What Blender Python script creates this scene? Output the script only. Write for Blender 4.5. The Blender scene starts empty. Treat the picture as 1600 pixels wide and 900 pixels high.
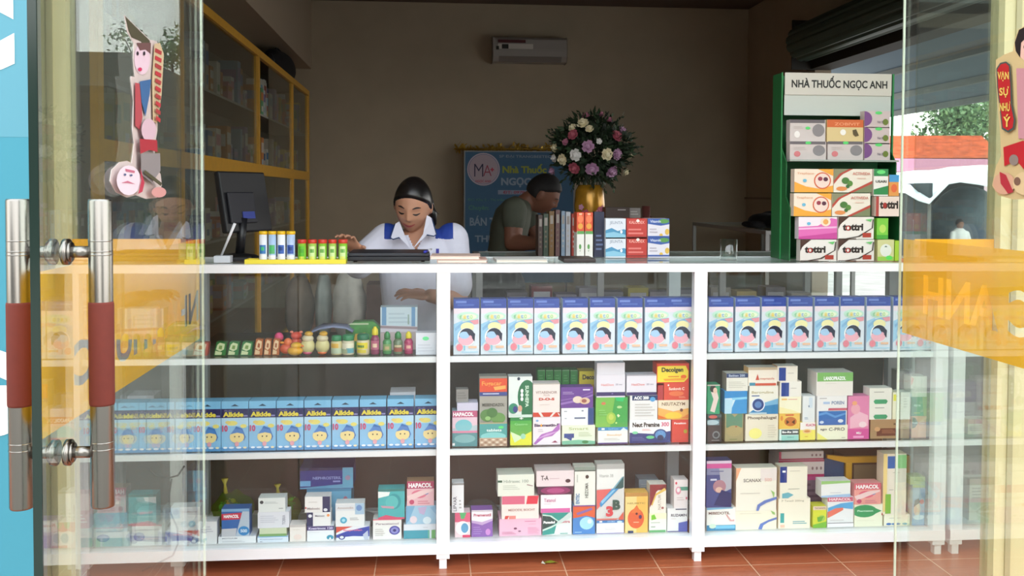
import bpy, bmesh, math, random
from mathutils import Vector, Matrix, Euler
random.seed(7)
S = bpy.context.scene
COL = S.collection

# ------------------------------------------------------------------ camera
F, CX, CY, EYE = 1500.0, 800.0, 350.0, 1.235
_a, _b, _c = math.radians(4.92), math.radians(1.91), math.radians(0.25)
FW = Vector((math.sin(_a)*math.cos(_b), math.cos(_a)*math.cos(_b), -math.sin(_b)))
_r0 = Vector((math.cos(_a), -math.sin(_a), 0)); _u0 = _r0.cross(FW)
RT = _r0*math.cos(_c) + _u0*math.sin(_c); UP = _u0*math.cos(_c) - _r0*math.sin(_c)
cam = bpy.data.objects.new('camera', bpy.data.cameras.new('camera')); COL.objects.link(cam)
cam.matrix_world = Matrix(((RT.x, UP.x, -FW.x, 0), (RT.y, UP.y, -FW.y, 0), (RT.z, UP.z, -FW.z, EYE), (0, 0, 0, 1)))
cam.data.sensor_width = 36; cam.data.lens = F*36/1600; cam.data.shift_y = -(450-CY)/1600
cam.data.clip_start = 0.05; cam.data.clip_end = 400
S.camera = cam

def _ray(x, y): return FW + RT*((x-CX)/F) - UP*((y-CY)/F)
def at(x, y, Y):
    d = _ray(x, y); return Vector((0, 0, EYE)) + d*(Y/d.y)
def atX(x, y, X):
    d = _ray(x, y); return Vector((0, 0, EYE)) + d*(X/d.x)
def atZ(x, y, z):
    d = _ray(x, y); return Vector((0, 0, EYE)) + d*((z-EYE)/d.z)

# ------------------------------------------------------------------ light and exposure
S.view_settings.view_transform = 'Standard'; S.view_settings.look = 'None'
S.view_settings.gamma = 1; S.view_settings.use_curve_mapping = False
S.view_settings.exposure = EXPO = 0.35
S.cycles.transparent_max_bounces = 40
S.cycles.max_bounces = 10; S.cycles.diffuse_bounces = 5; S.cycles.glossy_bounces = 5
S.cycles.use_denoising = True
S.cycles.sample_clamp_indirect = 6
W = bpy.data.worlds.new('sky'); S.world = W; W.use_nodes = True
nt = W.node_tree; bg = nt.nodes['Background']
tc = nt.nodes.new('ShaderNodeTexCoord'); sx = nt.nodes.new('ShaderNodeSeparateXYZ'); rp = nt.nodes.new('ShaderNodeValToRGB')
nt.links.new(tc.outputs['Generated'], sx.inputs[0]); nt.links.new(sx.outputs['Z'], rp.inputs[0]); nt.links.new(rp.outputs[0], bg.inputs[0])
rp.color_ramp.elements[0].position = 0.0; rp.color_ramp.elements[0].color = (1.0, 0.98, 0.93, 1)
rp.color_ramp.elements[1].position = 0.6; rp.color_ramp.elements[1].color = (0.86, 0.93, 1.0, 1)
bg.inputs[1].default_value = SKY = 3.2

# ------------------------------------------------------------------ materials
def lin(c):
    if isinstance(c, str):
        c = c.lstrip('#'); c = ''.join(ch*2 for ch in c) if len(c) == 3 else c; c = [int(c[i:i+2], 16)/255 for i in (0, 2, 4)]
    return [(v/12.92 if v <= .04045 else ((v+.055)/1.055)**2.4) for v in c] + [1]
_mats = {}
def M(col, rough=.5, metal=0.0, noise=0.0, nscale=20, spec=.5, bump=0.0, emit=0.0, alpha=None, sss=0.0):
    key = (col, rough, metal, noise, nscale, spec, bump, emit, alpha, sss)
    if key in _mats: return _mats[key]
    m = bpy.data.materials.new('m_' + str(col).strip('#')); m.use_nodes = True
    n = m.node_tree; p = n.nodes['Principled BSDF']; L = lin(col)
    p.inputs['Base Color'].default_value = L; p.inputs['Roughness'].default_value = rough
    p.inputs['Metallic'].default_value = metal; p.inputs['Specular IOR Level'].default_value = spec
    if sss: p.inputs['Subsurface Weight'].default_value = sss; p.inputs['Subsurface Radius'].default_value = (.01, .004, .002)
    if noise or bump:
        tcn = n.nodes.new('ShaderNodeTexCoord'); nz = n.nodes.new('ShaderNodeTexNoise'); nz.inputs['Scale'].default_value = nscale; nz.inputs['Detail'].default_value = 4
        n.links.new(tcn.outputs['Object'], nz.inputs['Vector'])
        if noise:
            r = n.nodes.new('ShaderNodeValToRGB'); r.color_ramp.elements[0].position = .3; r.color_ramp.elements[1].position = .7
            r.color_ramp.elements[0].color = [max(0, v*(1-noise)) for v in L[:3]] + [1]; r.color_ramp.elements[1].color = [min(1, v*(1+noise)) for v in L[:3]] + [1]
            n.links.new(nz.outputs['Fac'], r.inputs[0]); n.links.new(r.outputs[0], p.inputs['Base Color'])
        if bump:
            b = n.nodes.new('ShaderNodeBump'); b.inputs['Strength'].default_value = bump; b.inputs['Distance'].default_value = .01
            n.links.new(nz.outputs['Fac'], b.inputs['Height']); n.links.new(b.outputs[0], p.inputs['Normal'])
    if emit: p.inputs['Emission Color'].default_value = L; p.inputs['Emission Strength'].default_value = emit
    _mats[key] = m; return m

def glass(name='clear_glass', tint=(.95, .98, .96), gloss=1.0, f0=.04, rough=0.0, haze=0.0):
    key = ('glass', name)
    if key in _mats: return _mats[key]
    m = bpy.data.materials.new(name); m.use_nodes = True; n = m.node_tree; n.nodes.clear()
    out = n.nodes.new('ShaderNodeOutputMaterial'); mx = n.nodes.new('ShaderNodeMixShader'); tr = n.nodes.new('ShaderNodeBsdfTransparent')
    gl = n.nodes.new('ShaderNodeBsdfGlossy'); lw = n.nodes.new('ShaderNodeLayerWeight'); lw.inputs['Blend'].default_value = .5
    pw = n.nodes.new('ShaderNodeMath'); pw.operation = 'POWER'; pw.inputs[1].default_value = 5
    ml = n.nodes.new('ShaderNodeMath'); ml.operation = 'MULTIPLY_ADD'; ml.inputs[1].default_value = (1-f0)*gloss; ml.inputs[2].default_value = f0*gloss
    n.links.new(lw.outputs['Facing'], pw.inputs[0]); n.links.new(pw.outputs[0], ml.inputs[0]); n.links.new(ml.outputs[0], mx.inputs[0])
    tr.inputs[0].default_value = (*tint, 1); gl.inputs[0].default_value = (1, 1, 1, 1); gl.inputs[1].default_value = rough
    n.links.new(tr.outputs[0], mx.inputs[1]); n.links.new(gl.outputs[0], mx.inputs[2])
    if haze:
        df = n.nodes.new('ShaderNodeBsdfDiffuse'); df.inputs[0].default_value = (.8, .8, .75, 1); m2 = n.nodes.new('ShaderNodeMixShader'); m2.inputs[0].default_value = haze
        n.links.new(mx.outputs[0], m2.inputs[1]); n.links.new(df.outputs[0], m2.inputs[2]); n.links.new(m2.outputs[0], out.inputs[0])
    else: n.links.new(mx.outputs[0], out.inputs[0])
    _mats[key] = m; return m

def film(name, col, tcol, ftrans=.3, fdiff=.4):
    key = ('film', name)
    if key in _mats: return _mats[key]
    m = bpy.data.materials.new(name); m.use_nodes = True; n = m.node_tree; n.nodes.clear()
    out = n.nodes.new('ShaderNodeOutputMaterial'); a = n.nodes.new('ShaderNodeMixShader'); b = n.nodes.new('ShaderNodeMixShader')
    tr = n.nodes.new('ShaderNodeBsdfTransparent'); df = n.nodes.new('ShaderNodeBsdfDiffuse'); tl = n.nodes.new('ShaderNodeBsdfTranslucent')
    tr.inputs[0].default_value = lin(tcol); df.inputs[0].default_value = lin(col); tl.inputs[0].default_value = lin(col)
    a.inputs[0].default_value = fdiff; n.links.new(tl.outputs[0], a.inputs[1]); n.links.new(df.outputs[0], a.inputs[2])
    b.inputs[0].default_value = 1-ftrans; n.links.new(tr.outputs[0], b.inputs[1]); n.links.new(a.outputs[0], b.inputs[2]); n.links.new(b.outputs[0], out.inputs[0])
    _mats[key] = m; return m

# ------------------------------------------------------------------ mesh builder
_txt = {}
def text_data(s, bold=.012):
    k = (s, bold)
    if k not in _txt:
        cu = bpy.data.curves.new('t', 'FONT'); cu.body = s; cu.size = 1; cu.offset = bold; cu.resolution_u = 3
        ob = bpy.data.objects.new('t', cu); me = ob.to_mesh()
        vs = [(v.co.x, v.co.y) for v in me.vertices]; fs = [tuple(p.vertices) for p in me.polygons]
        ob.to_mesh_clear(); bpy.data.objects.remove(ob)
        if not vs: vs = [(0, 0), (1, 0), (1, 1)]; fs = []
        x0 = min(v[0] for v in vs); x1 = max(v[0] for v in vs); y0 = min(v[1] for v in vs); y1 = max(v[1] for v in vs)
        _txt[k] = ([((x-x0)/(x1-x0+1e-9), (y-y0)/(y1-y0+1e-9)) for x, y in vs], fs, (x1-x0)/(y1-y0+1e-9))
    return _txt[k]

class MB:
    def __init__(s): s.v = []; s.f = []; s.m = []; s.mats = []; s.sm = []
    def mi(s, mat):
        if mat not in s.mats: s.mats.append(mat)
        return s.mats.index(mat)
    def add(s, vs, fs, mat, smooth=False, xf=None):
        o = len(s.v); i = s.mi(mat)
        s.v += [tuple(xf @ Vector(p)) if xf else tuple(p) for p in vs]
        for f in fs: s.f.append(tuple(o+k for k in f)); s.m.append(i); s.sm.append(smooth)
        return s
    def box(s, x0, x1, y0, y1, z0, z1, mat, xf=None):
        vs = [(x0, y0, z0), (x1, y0, z0), (x1, y1, z0), (x0, y1, z0), (x0, y0, z1), (x1, y0, z1), (x1, y1, z1), (x0, y1, z1)]
        return s.add(vs, [(0, 3, 2, 1), (4, 5, 6, 7), (0, 1, 5, 4), (1, 2, 6, 5), (2, 3, 7, 6), (3, 0, 4, 7)], mat, False, xf)
    def prism(s, pts, h0, h1, mat, axis='z', xf=None):
        """polygon pts extruded; axis z: pts=(x,y); axis y: pts=(x,z); axis x: pts=(y,z)"""
        f = {'z': lambda a, b, h: (a, b, h), 'y': lambda a, b, h: (a, h, b), 'x': lambda a, b, h: (h, a, b)}[axis]
        n = len(pts); vs = [f(a, b, h0) for a, b in pts] + [f(a, b, h1) for a, b in pts]
        fs = [tuple(range(n)), tuple(range(2*n-1, n-1, -1))] + [(i, (i+1) % n, n+(i+1) % n, n+i) for i in range(n)]
        return s.add(vs, fs, mat, False, xf)
    def lathe(s, prof, mat, n=20, c=(0, 0, 0), smooth=True, xf=None, cap=True):
        vs = []; fs = []
        for r, z in prof:
            for k in range(n):
                a = 2*math.pi*k/n; vs.append((c[0]+r*math.cos(a), c[1]+r*math.sin(a), c[2]+z))
        for i in range(len(prof)-1):
            for k in range(n):
                fs.append((i*n+k, i*n+(k+1) % n, (i+1)*n+(k+1) % n, (i+1)*n+k))
        if cap:
            fs.append(tuple(range(n-1, -1, -1))); fs.append(tuple((len(prof)-1)*n+k for k in range(n)))
        return s.add(vs, fs, mat, smooth, xf)
    def tube(s, pts, rad, mat, n=10, smooth=True, xf=None):
        pts = [Vector(p) for p in pts]; rads = rad if isinstance(rad, (list, tuple)) else [rad]*len(pts)
        vs = []; fs = []; prev = None
        for i, p in enumerate(pts):
            d = (pts[min(i+1, len(pts)-1)]-pts[max(i-1, 0)]).normalized()
            a = prev if prev is not None else (Vector((0, 0, 1)) if abs(d.z) < .9 else Vector((1, 0, 0)))
            u = (a - d*a.dot(d)).normalized(); w = d.cross(u); prev = u
            for k in range(n):
                t = 2*math.pi*k/n; vs.append(p + (u*math.cos(t) + w*math.sin(t))*rads[i])
        for i in range(len(pts)-1):
            for k in range(n): fs.append((i*n+k, i*n+(k+1) % n, (i+1)*n+(k+1) % n, (i+1)*n+k))
        fs.append(tuple(range(n-1, -1, -1))); fs.append(tuple((len(pts)-1)*n+k for k in range(n)))
        return s.add(vs, fs, mat, smooth, xf)
    def ball(s, c, r, mat, n=14, m=10, smooth=True, xf=None, fn=None):
        if not isinstance(r, (tuple, list)): r = (r, r, r)
        vs = []; fs = []
        for i in range(m+1):
            th = math.pi*i/m
            for k in range(n):
                a = 2*math.pi*k/n; d = (math.sin(th)*math.cos(a), math.sin(th)*math.sin(a), math.cos(th))
                q = [c[j]+r[j]*d[j] for j in range(3)]
                if fn: q = fn(q, d)
                vs.append(q)
        for i in range(m):
            for k in range(n):
                q = (i*n+k, (i+1)*n+k, (i+1)*n+(k+1) % n, i*n+(k+1) % n)
                fs.append(q)
        return s.add(vs, fs, mat, smooth, xf)
    # --- flat print in the plane y = y (facing -Y); rect given in x/z
    def fpoly(s, pts, y, mat, xf=None):
        return s.add([(a, y, b) for a, b in pts], [tuple(range(len(pts)))], mat, False, xf)
    def ftext(s, txt, x0, x1, z0, z1, y, mat, bold=.012, keep=False, mirror=False, rot=0, xf=None, thick=0):
        vs, fs, asp = text_data(txt, bold)
        if keep:
            w = (z1-z0)*asp
            if w < x1-x0: c = (x0+x1)/2; x0, x1 = c-w/2, c+w/2
            else: h = (x1-x0)/asp; c = (z0+z1)/2; z0, z1 = c-h/2, c+h/2
        P = []
        for u, v in vs:
            if rot == 90: u, v = 1-v, u
            if rot == -90: u, v = v, 1-u
            if mirror: u = 1-u
            P.append((x0+u*(x1-x0), y, z0+v*(z1-z0)))
        return s.add(P, fs, mat, False, xf)
    def design(s, d, x0, x1, z0, z1, y, xf=None):
        """printed pattern on a front face; coordinates run 0..1 from the top left"""
        X = lambda u: x0+min(1, max(0, u))*(x1-x0); Z = lambda v: z1-min(1, max(0, v))*(z1-z0)
        k = 1
        for e in d:
            yy = y - .00035*k; k += 1
            t = e[0]
            if t == 'r': s.fpoly([(X(e[1]), Z(e[4])), (X(e[3]), Z(e[4])), (X(e[3]), Z(e[2])), (X(e[1]), Z(e[2]))], yy, M(e[5], .4), xf)
            elif t == 'e':
                n = 20; s.fpoly([(X(e[1]+e[3]*math.cos(2*math.pi*i/n)), Z(e[2]-e[4]*math.sin(2*math.pi*i/n))) for i in range(n)], yy, M(e[5], .4), xf)
            elif t == 'p': s.fpoly([(X(u), Z(v)) for u, v in e[1]], yy, M(e[2], .4), xf)
            elif t == 't': s.ftext(e[1], X(e[2]), X(e[4]), Z(e[5]), Z(e[3]), yy, M(e[6], .4), .02 if len(e) < 8 else e[7], False, False, e[8] if len(e) > 8 else 0, xf)
            elif t == 'l':   # thin lines of small print
                n = e[5]
                for q in range(n):
                    v = e[2]+(e[4]-e[2])*(q+.2)/n; h = (e[4]-e[2])/n*.42; uu = e[1]+(e[3]-e[1])*(.75+.25*((q*37) % 5)/4)
                    s.fpoly([(X(e[1]), Z(v+h)), (X(uu), Z(v+h)), (X(uu), Z(v)), (X(e[1]), Z(v))], yy, M(e[6], .4), xf)
        return s
    def build(s, name, parent=None, **kw):
        me = bpy.data.meshes.new(name); me.from_pydata(s.v, [], s.f)
        for m in s.mats: me.materials.append(m)
        me.polygons.foreach_set('material_index', s.m); me.polygons.foreach_set('use_smooth', s.sm); me.update()
        o = bpy.data.objects.new(name, me); COL.objects.link(o)
        if parent: o.parent = parent
        return tag(o, **kw)

def tag(o, label=None, cat=None, group=None, kind=None):
    if label: o['label'] = label
    if cat: o['category'] = cat
    if group: o['group'] = group
    if kind: o['kind'] = kind
    return o
def empty(name, loc=(0, 0, 0), rz=0, **kw):
    o = bpy.data.objects.new(name, None); COL.objects.link(o); o.location = loc; o.rotation_euler = (0, 0, rz); o.empty_display_size = .05
    return tag(o, **kw)
def bevel(o, w=.003, seg=2):
    b = o.modifiers.new('b', 'BEVEL'); b.width = w; b.segments = seg; b.limit_method = 'ANGLE'; return o
def copy_tree(o, parent=None):
    c = o.copy(); COL.objects.link(c); c.parent = parent
    for ch in list(o.children): copy_tree(ch, c)
    return c

# ------------------------------------------------------------------ the setting
YF = 2.30          # shop front plane
YC = 3.11          # counter front plane
XL, XR, YB, ZC = -1.55, 3.47, 10.3, 3.24
def st(name, b, **kw): return b.build(name, kind='structure', **kw)

def tile_mat():
    m = bpy.data.materials.new('terracotta_tiles'); m.use_nodes = True; n = m.node_tree; p = n.nodes['Principled BSDF']
    tcn = n.nodes.new('ShaderNodeTexCoord'); mp = n.nodes.new('ShaderNodeMapping'); mp.inputs['Location'].default_value = (0.175, 0.03, 0)
    br = n.nodes.new('ShaderNodeTexBrick'); br.offset = 0; br.inputs['Scale'].default_value = 1; br.inputs['Brick Width'].default_value = .31; br.inputs['Row Height'].default_value = .31
    br.inputs['Mortar Size'].default_value = .0022; br.inputs['Mortar Smooth'].default_value = .3
    br.inputs['Color1'].default_value = lin('#c4714c'); br.inputs['Color2'].default_value = lin('#b86745'); br.inputs['Mortar'].default_value = lin('#e4b898')
    mp2 = n.nodes.new('ShaderNodeMapping'); mp2.inputs['Scale'].default_value = (3, 40, 1)
    nz = n.nodes.new('ShaderNodeTexNoise'); nz.inputs['Scale'].default_value = 2; nz.inputs['Detail'].default_value = 6
    mx = n.nodes.new('ShaderNodeMix'); mx.data_type = 'RGBA'; mx.blend_type = 'MULTIPLY'; mx.inputs['Factor'].default_value = .55
    rr = n.nodes.new('ShaderNodeValToRGB'); rr.color_ramp.elements[0].position = .3; rr.color_ramp.elements[0].color = (.55, .5, .48, 1); rr.color_ramp.elements[1].position = .65; rr.color_ramp.elements[1].color = (1, 1, 1, 1)
    n.links.new(tcn.outputs['Object'], mp.inputs[0]); n.links.new(mp.outputs[0], br.inputs['Vector']); n.links.new(tcn.outputs['Object'], mp2.inputs[0]); n.links.new(mp2.outputs[0], nz.inputs['Vector'])
    n.links.new(nz.outputs['Fac'], rr.inputs[0]); n.links.new(br.outputs['Color'], mx.inputs['A']); n.links.new(rr.outputs[0], mx.inputs['B'])
    n.links.new(mx.outputs['Result'], p.inputs['Base Color']); p.inputs['Roughness'].default_value = .32
    return m
st('floor', MB().box(-3.2, XR+.2, 1.2, YB, -.08, 0, tile_mat()))
st('ground_outside', MB().box(-60, 90, -60, 1.2, -.2, -.1, M('#8b8780', .9, noise=.2, nscale=2)).box(XR+.2, 90, 1.2, 90, -.6, -.5, M('#8b8780', .9, noise=.2, nscale=2)).box(-60, -3.2, 1.2, 90, -.2, -.1, M('#8b8780', .9, noise=.2, nscale=2)))
wallm = M('#b6a993', .85, noise=.05, nscale=3, bump=.05)
st('wall_back', MB().box(XL-.15, XR+.15, YB, YB+.15, -.05, ZC, wallm))
st('wall_left', MB().box(XL-.15, XL, YF, YB, -.05, ZC, wallm))
st('trim_1', MB().box(XL, -1.24, YF+.1, YB, 2.52, ZC, M('#b5a690', .85)))            # concrete beam along the left wall
st('ceiling', MB().box(XL-.15, XR+.15, YF-.1, YB+.15, ZC, ZC+.12, M('#6e6058', .9)))
SO0, SO1, SOZ = 3.2, 8.45, 2.36   # opening in the right wall
rw = MB(); rm = M('#b7a893', .85, noise=.05, nscale=3)
rw.box(XR, XR+.15, SO1, YB, -.05, ZC, rm).box(XR, XR+.15, YF-.1, SO0, -.05, ZC, rm).box(XR, XR+.15, SO0, SO1, SOZ, ZC, rm).box(XR, XR+.15, SO0, SO1, -.05, .25, rm)
st('wall_right', rw)
st('trim_2', MB().box(XR-.02, XR, SO1+.02, YB, 1.17, 1.19, M('#8f8170', .8)))
fm = M('#cfc6ae', .8, noise=.04)
st('wall_front', MB().box(-60, -1.7, YF-.05, YF+.12, -.1, 3.6, fm).box(-1.7, -.90, YF-.05, YF+.12, 2.45, 3.6, fm).box(-.9, 1.46, YF-.05, YF+.12, 2.45, 3.6, fm).box(1.46, XR+.15, YF-.05, YF+.12, 2.45, 3.6, fm).box(2.35, XR+.15, YF-.05, YF+.12, -.1, 2.45, fm))

# porch roof beyond the side opening
pc = M('#6c7478', .6); b = MB()
b.add([(XR+.15, 3.0, 2.74), (6.0, 3.0, 2.30), (6.0, 16, 2.30), (XR+.15, 16, 2.74), (XR+.15, 3.0, 2.78), (6.0, 3.0, 2.34), (6.0, 16, 2.34), (XR+.15, 16, 2.78)],
      [(0, 1, 2, 3), (7, 6, 5, 4), (0, 4, 5, 1), (1, 5, 6, 2), (2, 6, 7, 3), (3, 7, 4, 0)], film('grey_awning_sheet', '#7f8b93', '#8899a0', .0, .6))
for X in (4.1, 4.75, 5.4, 5.95):
    z = 2.74-(X-XR-.15)*.44/2.38
    b.box(X, X+.05, 3.0, 16, z-.075, z-.01, M('#58605f', .5))
st('porch_roof', b)

# ------------------------------------------------------------------ shop front: sidelights, frames, doors
G_DOOR = glass('door_glass', (.93, .97, .95), 1.0, .045, 0, .012)
G_CASE = glass('case_glass', (.97, .985, .98), .8, .035)
G_SHELF = glass('shelf_glass', (.90, .95, .93), .6, .03)
G_SIDE = glass('side_glass', (.93, .96, .93), 1.0, .13)
YEL = film('yellow_vinyl', '#f4b828', '#f0b440', .2, .86)
cream = M('#cdbf92', .35, noise=.04, nscale=2)
BZ0, BZ1 = .888, 1.122
def letters_band(txt, W_, H_, tx0, tx1, tz0, tz1, bold=.03):
    """vinyl sheet W x H with the letters cut out; returns verts (u,v) and faces"""
    from mathutils.geometry import delaunay_2d_cdt
    vs, fs, _ = text_data(txt, bold)
    V = [Vector((tx0+u*(tx1-tx0), tz0+v*(tz1-tz0))) for u, v in vs]
    cnt = {}
    for f in fs:
        for i in range(len(f)):
            a, b = f[i], f[(i+1) % len(f)]; k = (min(a, b), max(a, b)); cnt[k] = cnt.get(k, 0)+1
    E = [k for k, c in cnt.items() if c == 1]
    n = len(V); V2 = V + [Vector((0, 0)), Vector((W_, 0)), Vector((W_, H_)), Vector((0, H_))]
    E += [(n, n+1), (n+1, n+2), (n+2, n+3), (n+3, n)]
    ov, oe, of, _1, _2, _3 = delaunay_2d_cdt(V2, E, [], 0, 1e-6)
    tris = []
    for f in fs:
        for i in range(1, len(f)-1): tris.append((V[f[0]], V[f[i]], V[f[i+1]]))
    def inside(p):
        for a, b, c in tris:
            if min(a.x, b.x, c.x) > p.x or max(a.x, b.x, c.x) < p.x: continue
            d1 = (b-a).cross(p-a); d2 = (c-b).cross(p-b); d3 = (a-c).cross(p-c)
            if (d1 >= 0 and d2 >= 0 and d3 >= 0) or (d1 <= 0 and d2 <= 0 and d3 <= 0): return True
        return False
    out = []
    for f in of:
        c = sum((ov[i] for i in f), Vector((0, 0)))/len(f)
        if not inside(c): out.append(tuple(f))
    return [(v.x, v.y) for v in ov], out

DTOP = 2.30
def side_light(name, x0, x1):
    o = st(name, MB().box(x0, x1, YF-.005, YF+.005, .02, 2.45, G_SIDE))
    MB().box(x0, x1, YF-.0062, YF-.0054, BZ0, BZ1, YEL).build('vinyl_band', o)
side_light('window_1', -.822, -.578)
side_light('window_2', 1.205, 1.412)
for i, (x0, x1) in enumerate(((-.893, -.823), (1.413, 1.50))):
    b = MB().box(x0, x1, YF-.03, YF+.03, -.05, 2.45, cream).box(x0+.028, x0+.042, YF-.034, YF+.034, -.05, 2.45, M('#a69a74', .4))
    st('trim_%d' % (4+i), b)
st('trim_6', MB().box(-.893, 1.50, YF-.03, YF+.03, 2.42, 2.46, cream))
# wall piece between the sign and the frame, and the fixed glazing beyond the right frame
st('window_3', MB().box(1.50, 2.35, YF-.005, YF+.005, 0, 2.45, G_DOOR))

steel = M('#8e8a84', .27, 1.0); grip = M('#64251a', .85, noise=.06, nscale=60)
def door(name, X, Yh, Yn, txt, tx0, tx1, tz0, tz1, left):
    T = .006
    root = empty(name, (X, Yh, 0), kind='structure')
    MB().box(-T, T, Yn-Yh, 0, .012, DTOP, G_DOOR).build('glass_pane', root)
    MB().box(-T, T, Yn-Yh-.0035, Yn-Yh-.0005, .012, DTOP, M('#1f2e28' if left else '#cfd8cc', .15)).build('edge_strip', root)
    MB().box(-.0025, .0025, .0005, .004, .012, DTOP, M('#d4d6c4', .3)).build('edge_strip', root)
    vs, fs = letters_band(txt, Yh-Yn, BZ1-BZ0, tx0, tx1, tz0, tz1)
    side = -1 if left else 1
    # outer face of the pane; text reads from outside
    P = [(side*(T+.0008), -u, BZ0+v) for u, v in vs] if left else [(side*(T+.0008), -(Yh-Yn)+u, BZ0+v) for u, v in vs]
    MB().add(P, fs, YEL).build('lettered_vinyl_band', root, label='yellow vinyl band with the shop name cut out')
    # pull handles, one bar on each face, joined through the pane
    hy = (Yn+.085)-Yh
    h = empty('pull_handle', (0, hy, 0)); h.parent = root; tag(h, 'steel pull handle bars with red wrapped grips')
    zt, zb = 1.222, .775
    for s_ in (-1, 1):
        x = s_*.057; b = MB()
        b.lathe([(0.0155, 0), (.0165, .003), (.0165, zt-zb-.003), (.0155, zt-zb)], steel, 24, (x, 0, zb))
        for z in (zb+.085, zb+.095, zt-.06, zt-.075, zt-.08): b.lathe([(.0165, -.001), (.0171, 0), (.0165, .001)], M('#8f8b85', .2, 1), 24, (x, 0, z), cap=False)
        bar = b.build('steel_bar', h)
        MB().lathe([(.0168, 0), (.0176, .003), (.0176, .147), (.0168, .15)], grip, 24, (x, 0, .924)).build('grip_sleeve', h, label='red wrapped grip sleeve')
        for z in (.855, 1.146):
            b = MB().tube([(s_*.007, 0, z), (s_*.043, 0, z)], .0085, steel, 16)
            b.tube([(s_*.0062, 0, z), (s_*.013, 0, z)], .019, steel, 20).tube([(s_*.013, 0, z), (s_*.017, 0, z)], .0145, steel, 20)
            b.build('standoff', h)
    return root
door('door_1', -.51-.02, YF, 1.345, 'NHÀ THUỐC', .012, .80, .045, .155, True)
door('door_2', 1.172, YF, 1.40, 'NGỌC ANH', .05, .80, .035, .16, False)

# ------------------------------------------------------------------ shop sign left of the shop front
b = MB(); xr = at(56, 400, YF-.12).x
b.box(-2.2, xr, YF-.12, YF-.10, .0, 2.6, M('#3a8a9e', .6)); b.box(-2.2, xr, YF-.1205, YF-.12, 1.35, 2.6, M('#5492a4', .6))
b.box(-2.22, xr+.008, YF-.125, YF-.098, -.02, 0, M('#9a9a98', .4, .6)); b.box(xr, xr+.008, YF-.125, YF-.098, 0, 2.6, M('#9a9a98', .4, .6)).box(-2.22, xr+.008, YF-.125, YF-.098, 2.6, 2.62, M('#9a9a98', .4, .6))
sg = b.build('sign_board', label='sky blue shop sign board with big white letters beside the shop front', cat='sign')
wl = M('#f4f6ee', .5)
def big(tx, px1, py0, py1, wf):
    p1 = at(px1, py0, YF-.122); p0 = at(px1, py1, YF-.122); h = p1.z-p0.z
    MB().ftext(tx, p1.x-h*wf, p1.x, p0.z, p1.z, YF-.1215, wl, .075).build('lettering', sg, label='white letter on the sign')
big('C', 21, -31, 114, .84); big('G', 28, 543, 684, .9)

# ------------------------------------------------------------------ the display counters
white = M('#f1f2f4', .3); bars = M('#e8eaec', .35)
ZR = lambda y: at(800, y, YC).z
Z1, Z2, Z0 = ZR(557.5), ZR(703), ZR(847)     # top, middle, bottom shelf surfaces
ZTOP = 1.0; DEP = .375
def counter(name, xs, label):
    root = empty(name, (xs[0], YC, 0), label=label, cat='counter'); xo = xs[0]; L = xs[-1]-xs[0]
    P = lambda b, n, **k: b.build(n, root, **k)
    for i, x in enumerate(xs):
        for y0 in (0, DEP-.035):
            hw = .0215; b = MB()
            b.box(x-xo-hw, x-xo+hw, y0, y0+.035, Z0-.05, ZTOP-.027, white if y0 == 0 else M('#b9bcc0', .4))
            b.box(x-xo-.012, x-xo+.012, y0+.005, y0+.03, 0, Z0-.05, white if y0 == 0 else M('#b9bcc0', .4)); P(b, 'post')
    for nm, z0, z1, y in (('top_rail', ZTOP-.027, ZTOP, 0), ('bottom_rail', Z0-.034, Z0+.001, 0), ('top_rail', ZTOP-.027, ZTOP, DEP-.035), ('bottom_rail', Z0-.034, Z0+.001, DEP-.035)):
        P(MB().box(-.0215, L+.0215, y-.002, y+.037, z0, z1, white), nm)
    for nm in ('left', 'right'):
        x = -.02 if nm == 'left' else L-.015
        P(MB().box(x, x+.035, .037, DEP-.036, ZTOP-.027, ZTOP, white), 'side_rail')
        P(MB().box(x, x+.035, .037, DEP-.036, Z0-.034, Z0+.001, white), 'side_rail')
    P(MB().box(-.0215, L+.0215, .0375, DEP-.0355, ZTOP-.008, ZTOP-.001, G_SHELF), 'glass_top')
    for i in range(len(xs)-1):
        x0, x1 = xs[i]-xo+.022, xs[i+1]-xo-.022
        P(MB().box(x0, x1, .012, .016, Z0+.002, ZTOP-.028, G_CASE), 'front_glass')
        for z in (Z1, Z2):
            P(MB().box(x0, x1, .0175, .030, z-.019, z-.0005, bars), 'shelf_rail')
            P(MB().box(x0, x1, .0305, DEP-.036, z-.007, z-.0005, G_SHELF), 'shelf')
        P(MB().box(x0, x1, .0375, DEP-.0355, Z0-.012, Z0-.0005, M('#dfe0e0', .5)), 'shelf')
        P(MB().box(x0, x1, DEP+.002, DEP+.012, Z0-.03, Z1-.022, bk), 'back_panel')
    return root
bk = M('#54473d', .75, noise=.2, nscale=5)
XP = (-1.50, -.80, .046, .898, 1.738)
counter('display_counter', XP, 'long white framed glass display counter facing the entrance')
counter('display_counter', (1.80, 2.62, 3.42), 'white framed display counter standing on past the right door')
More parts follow.
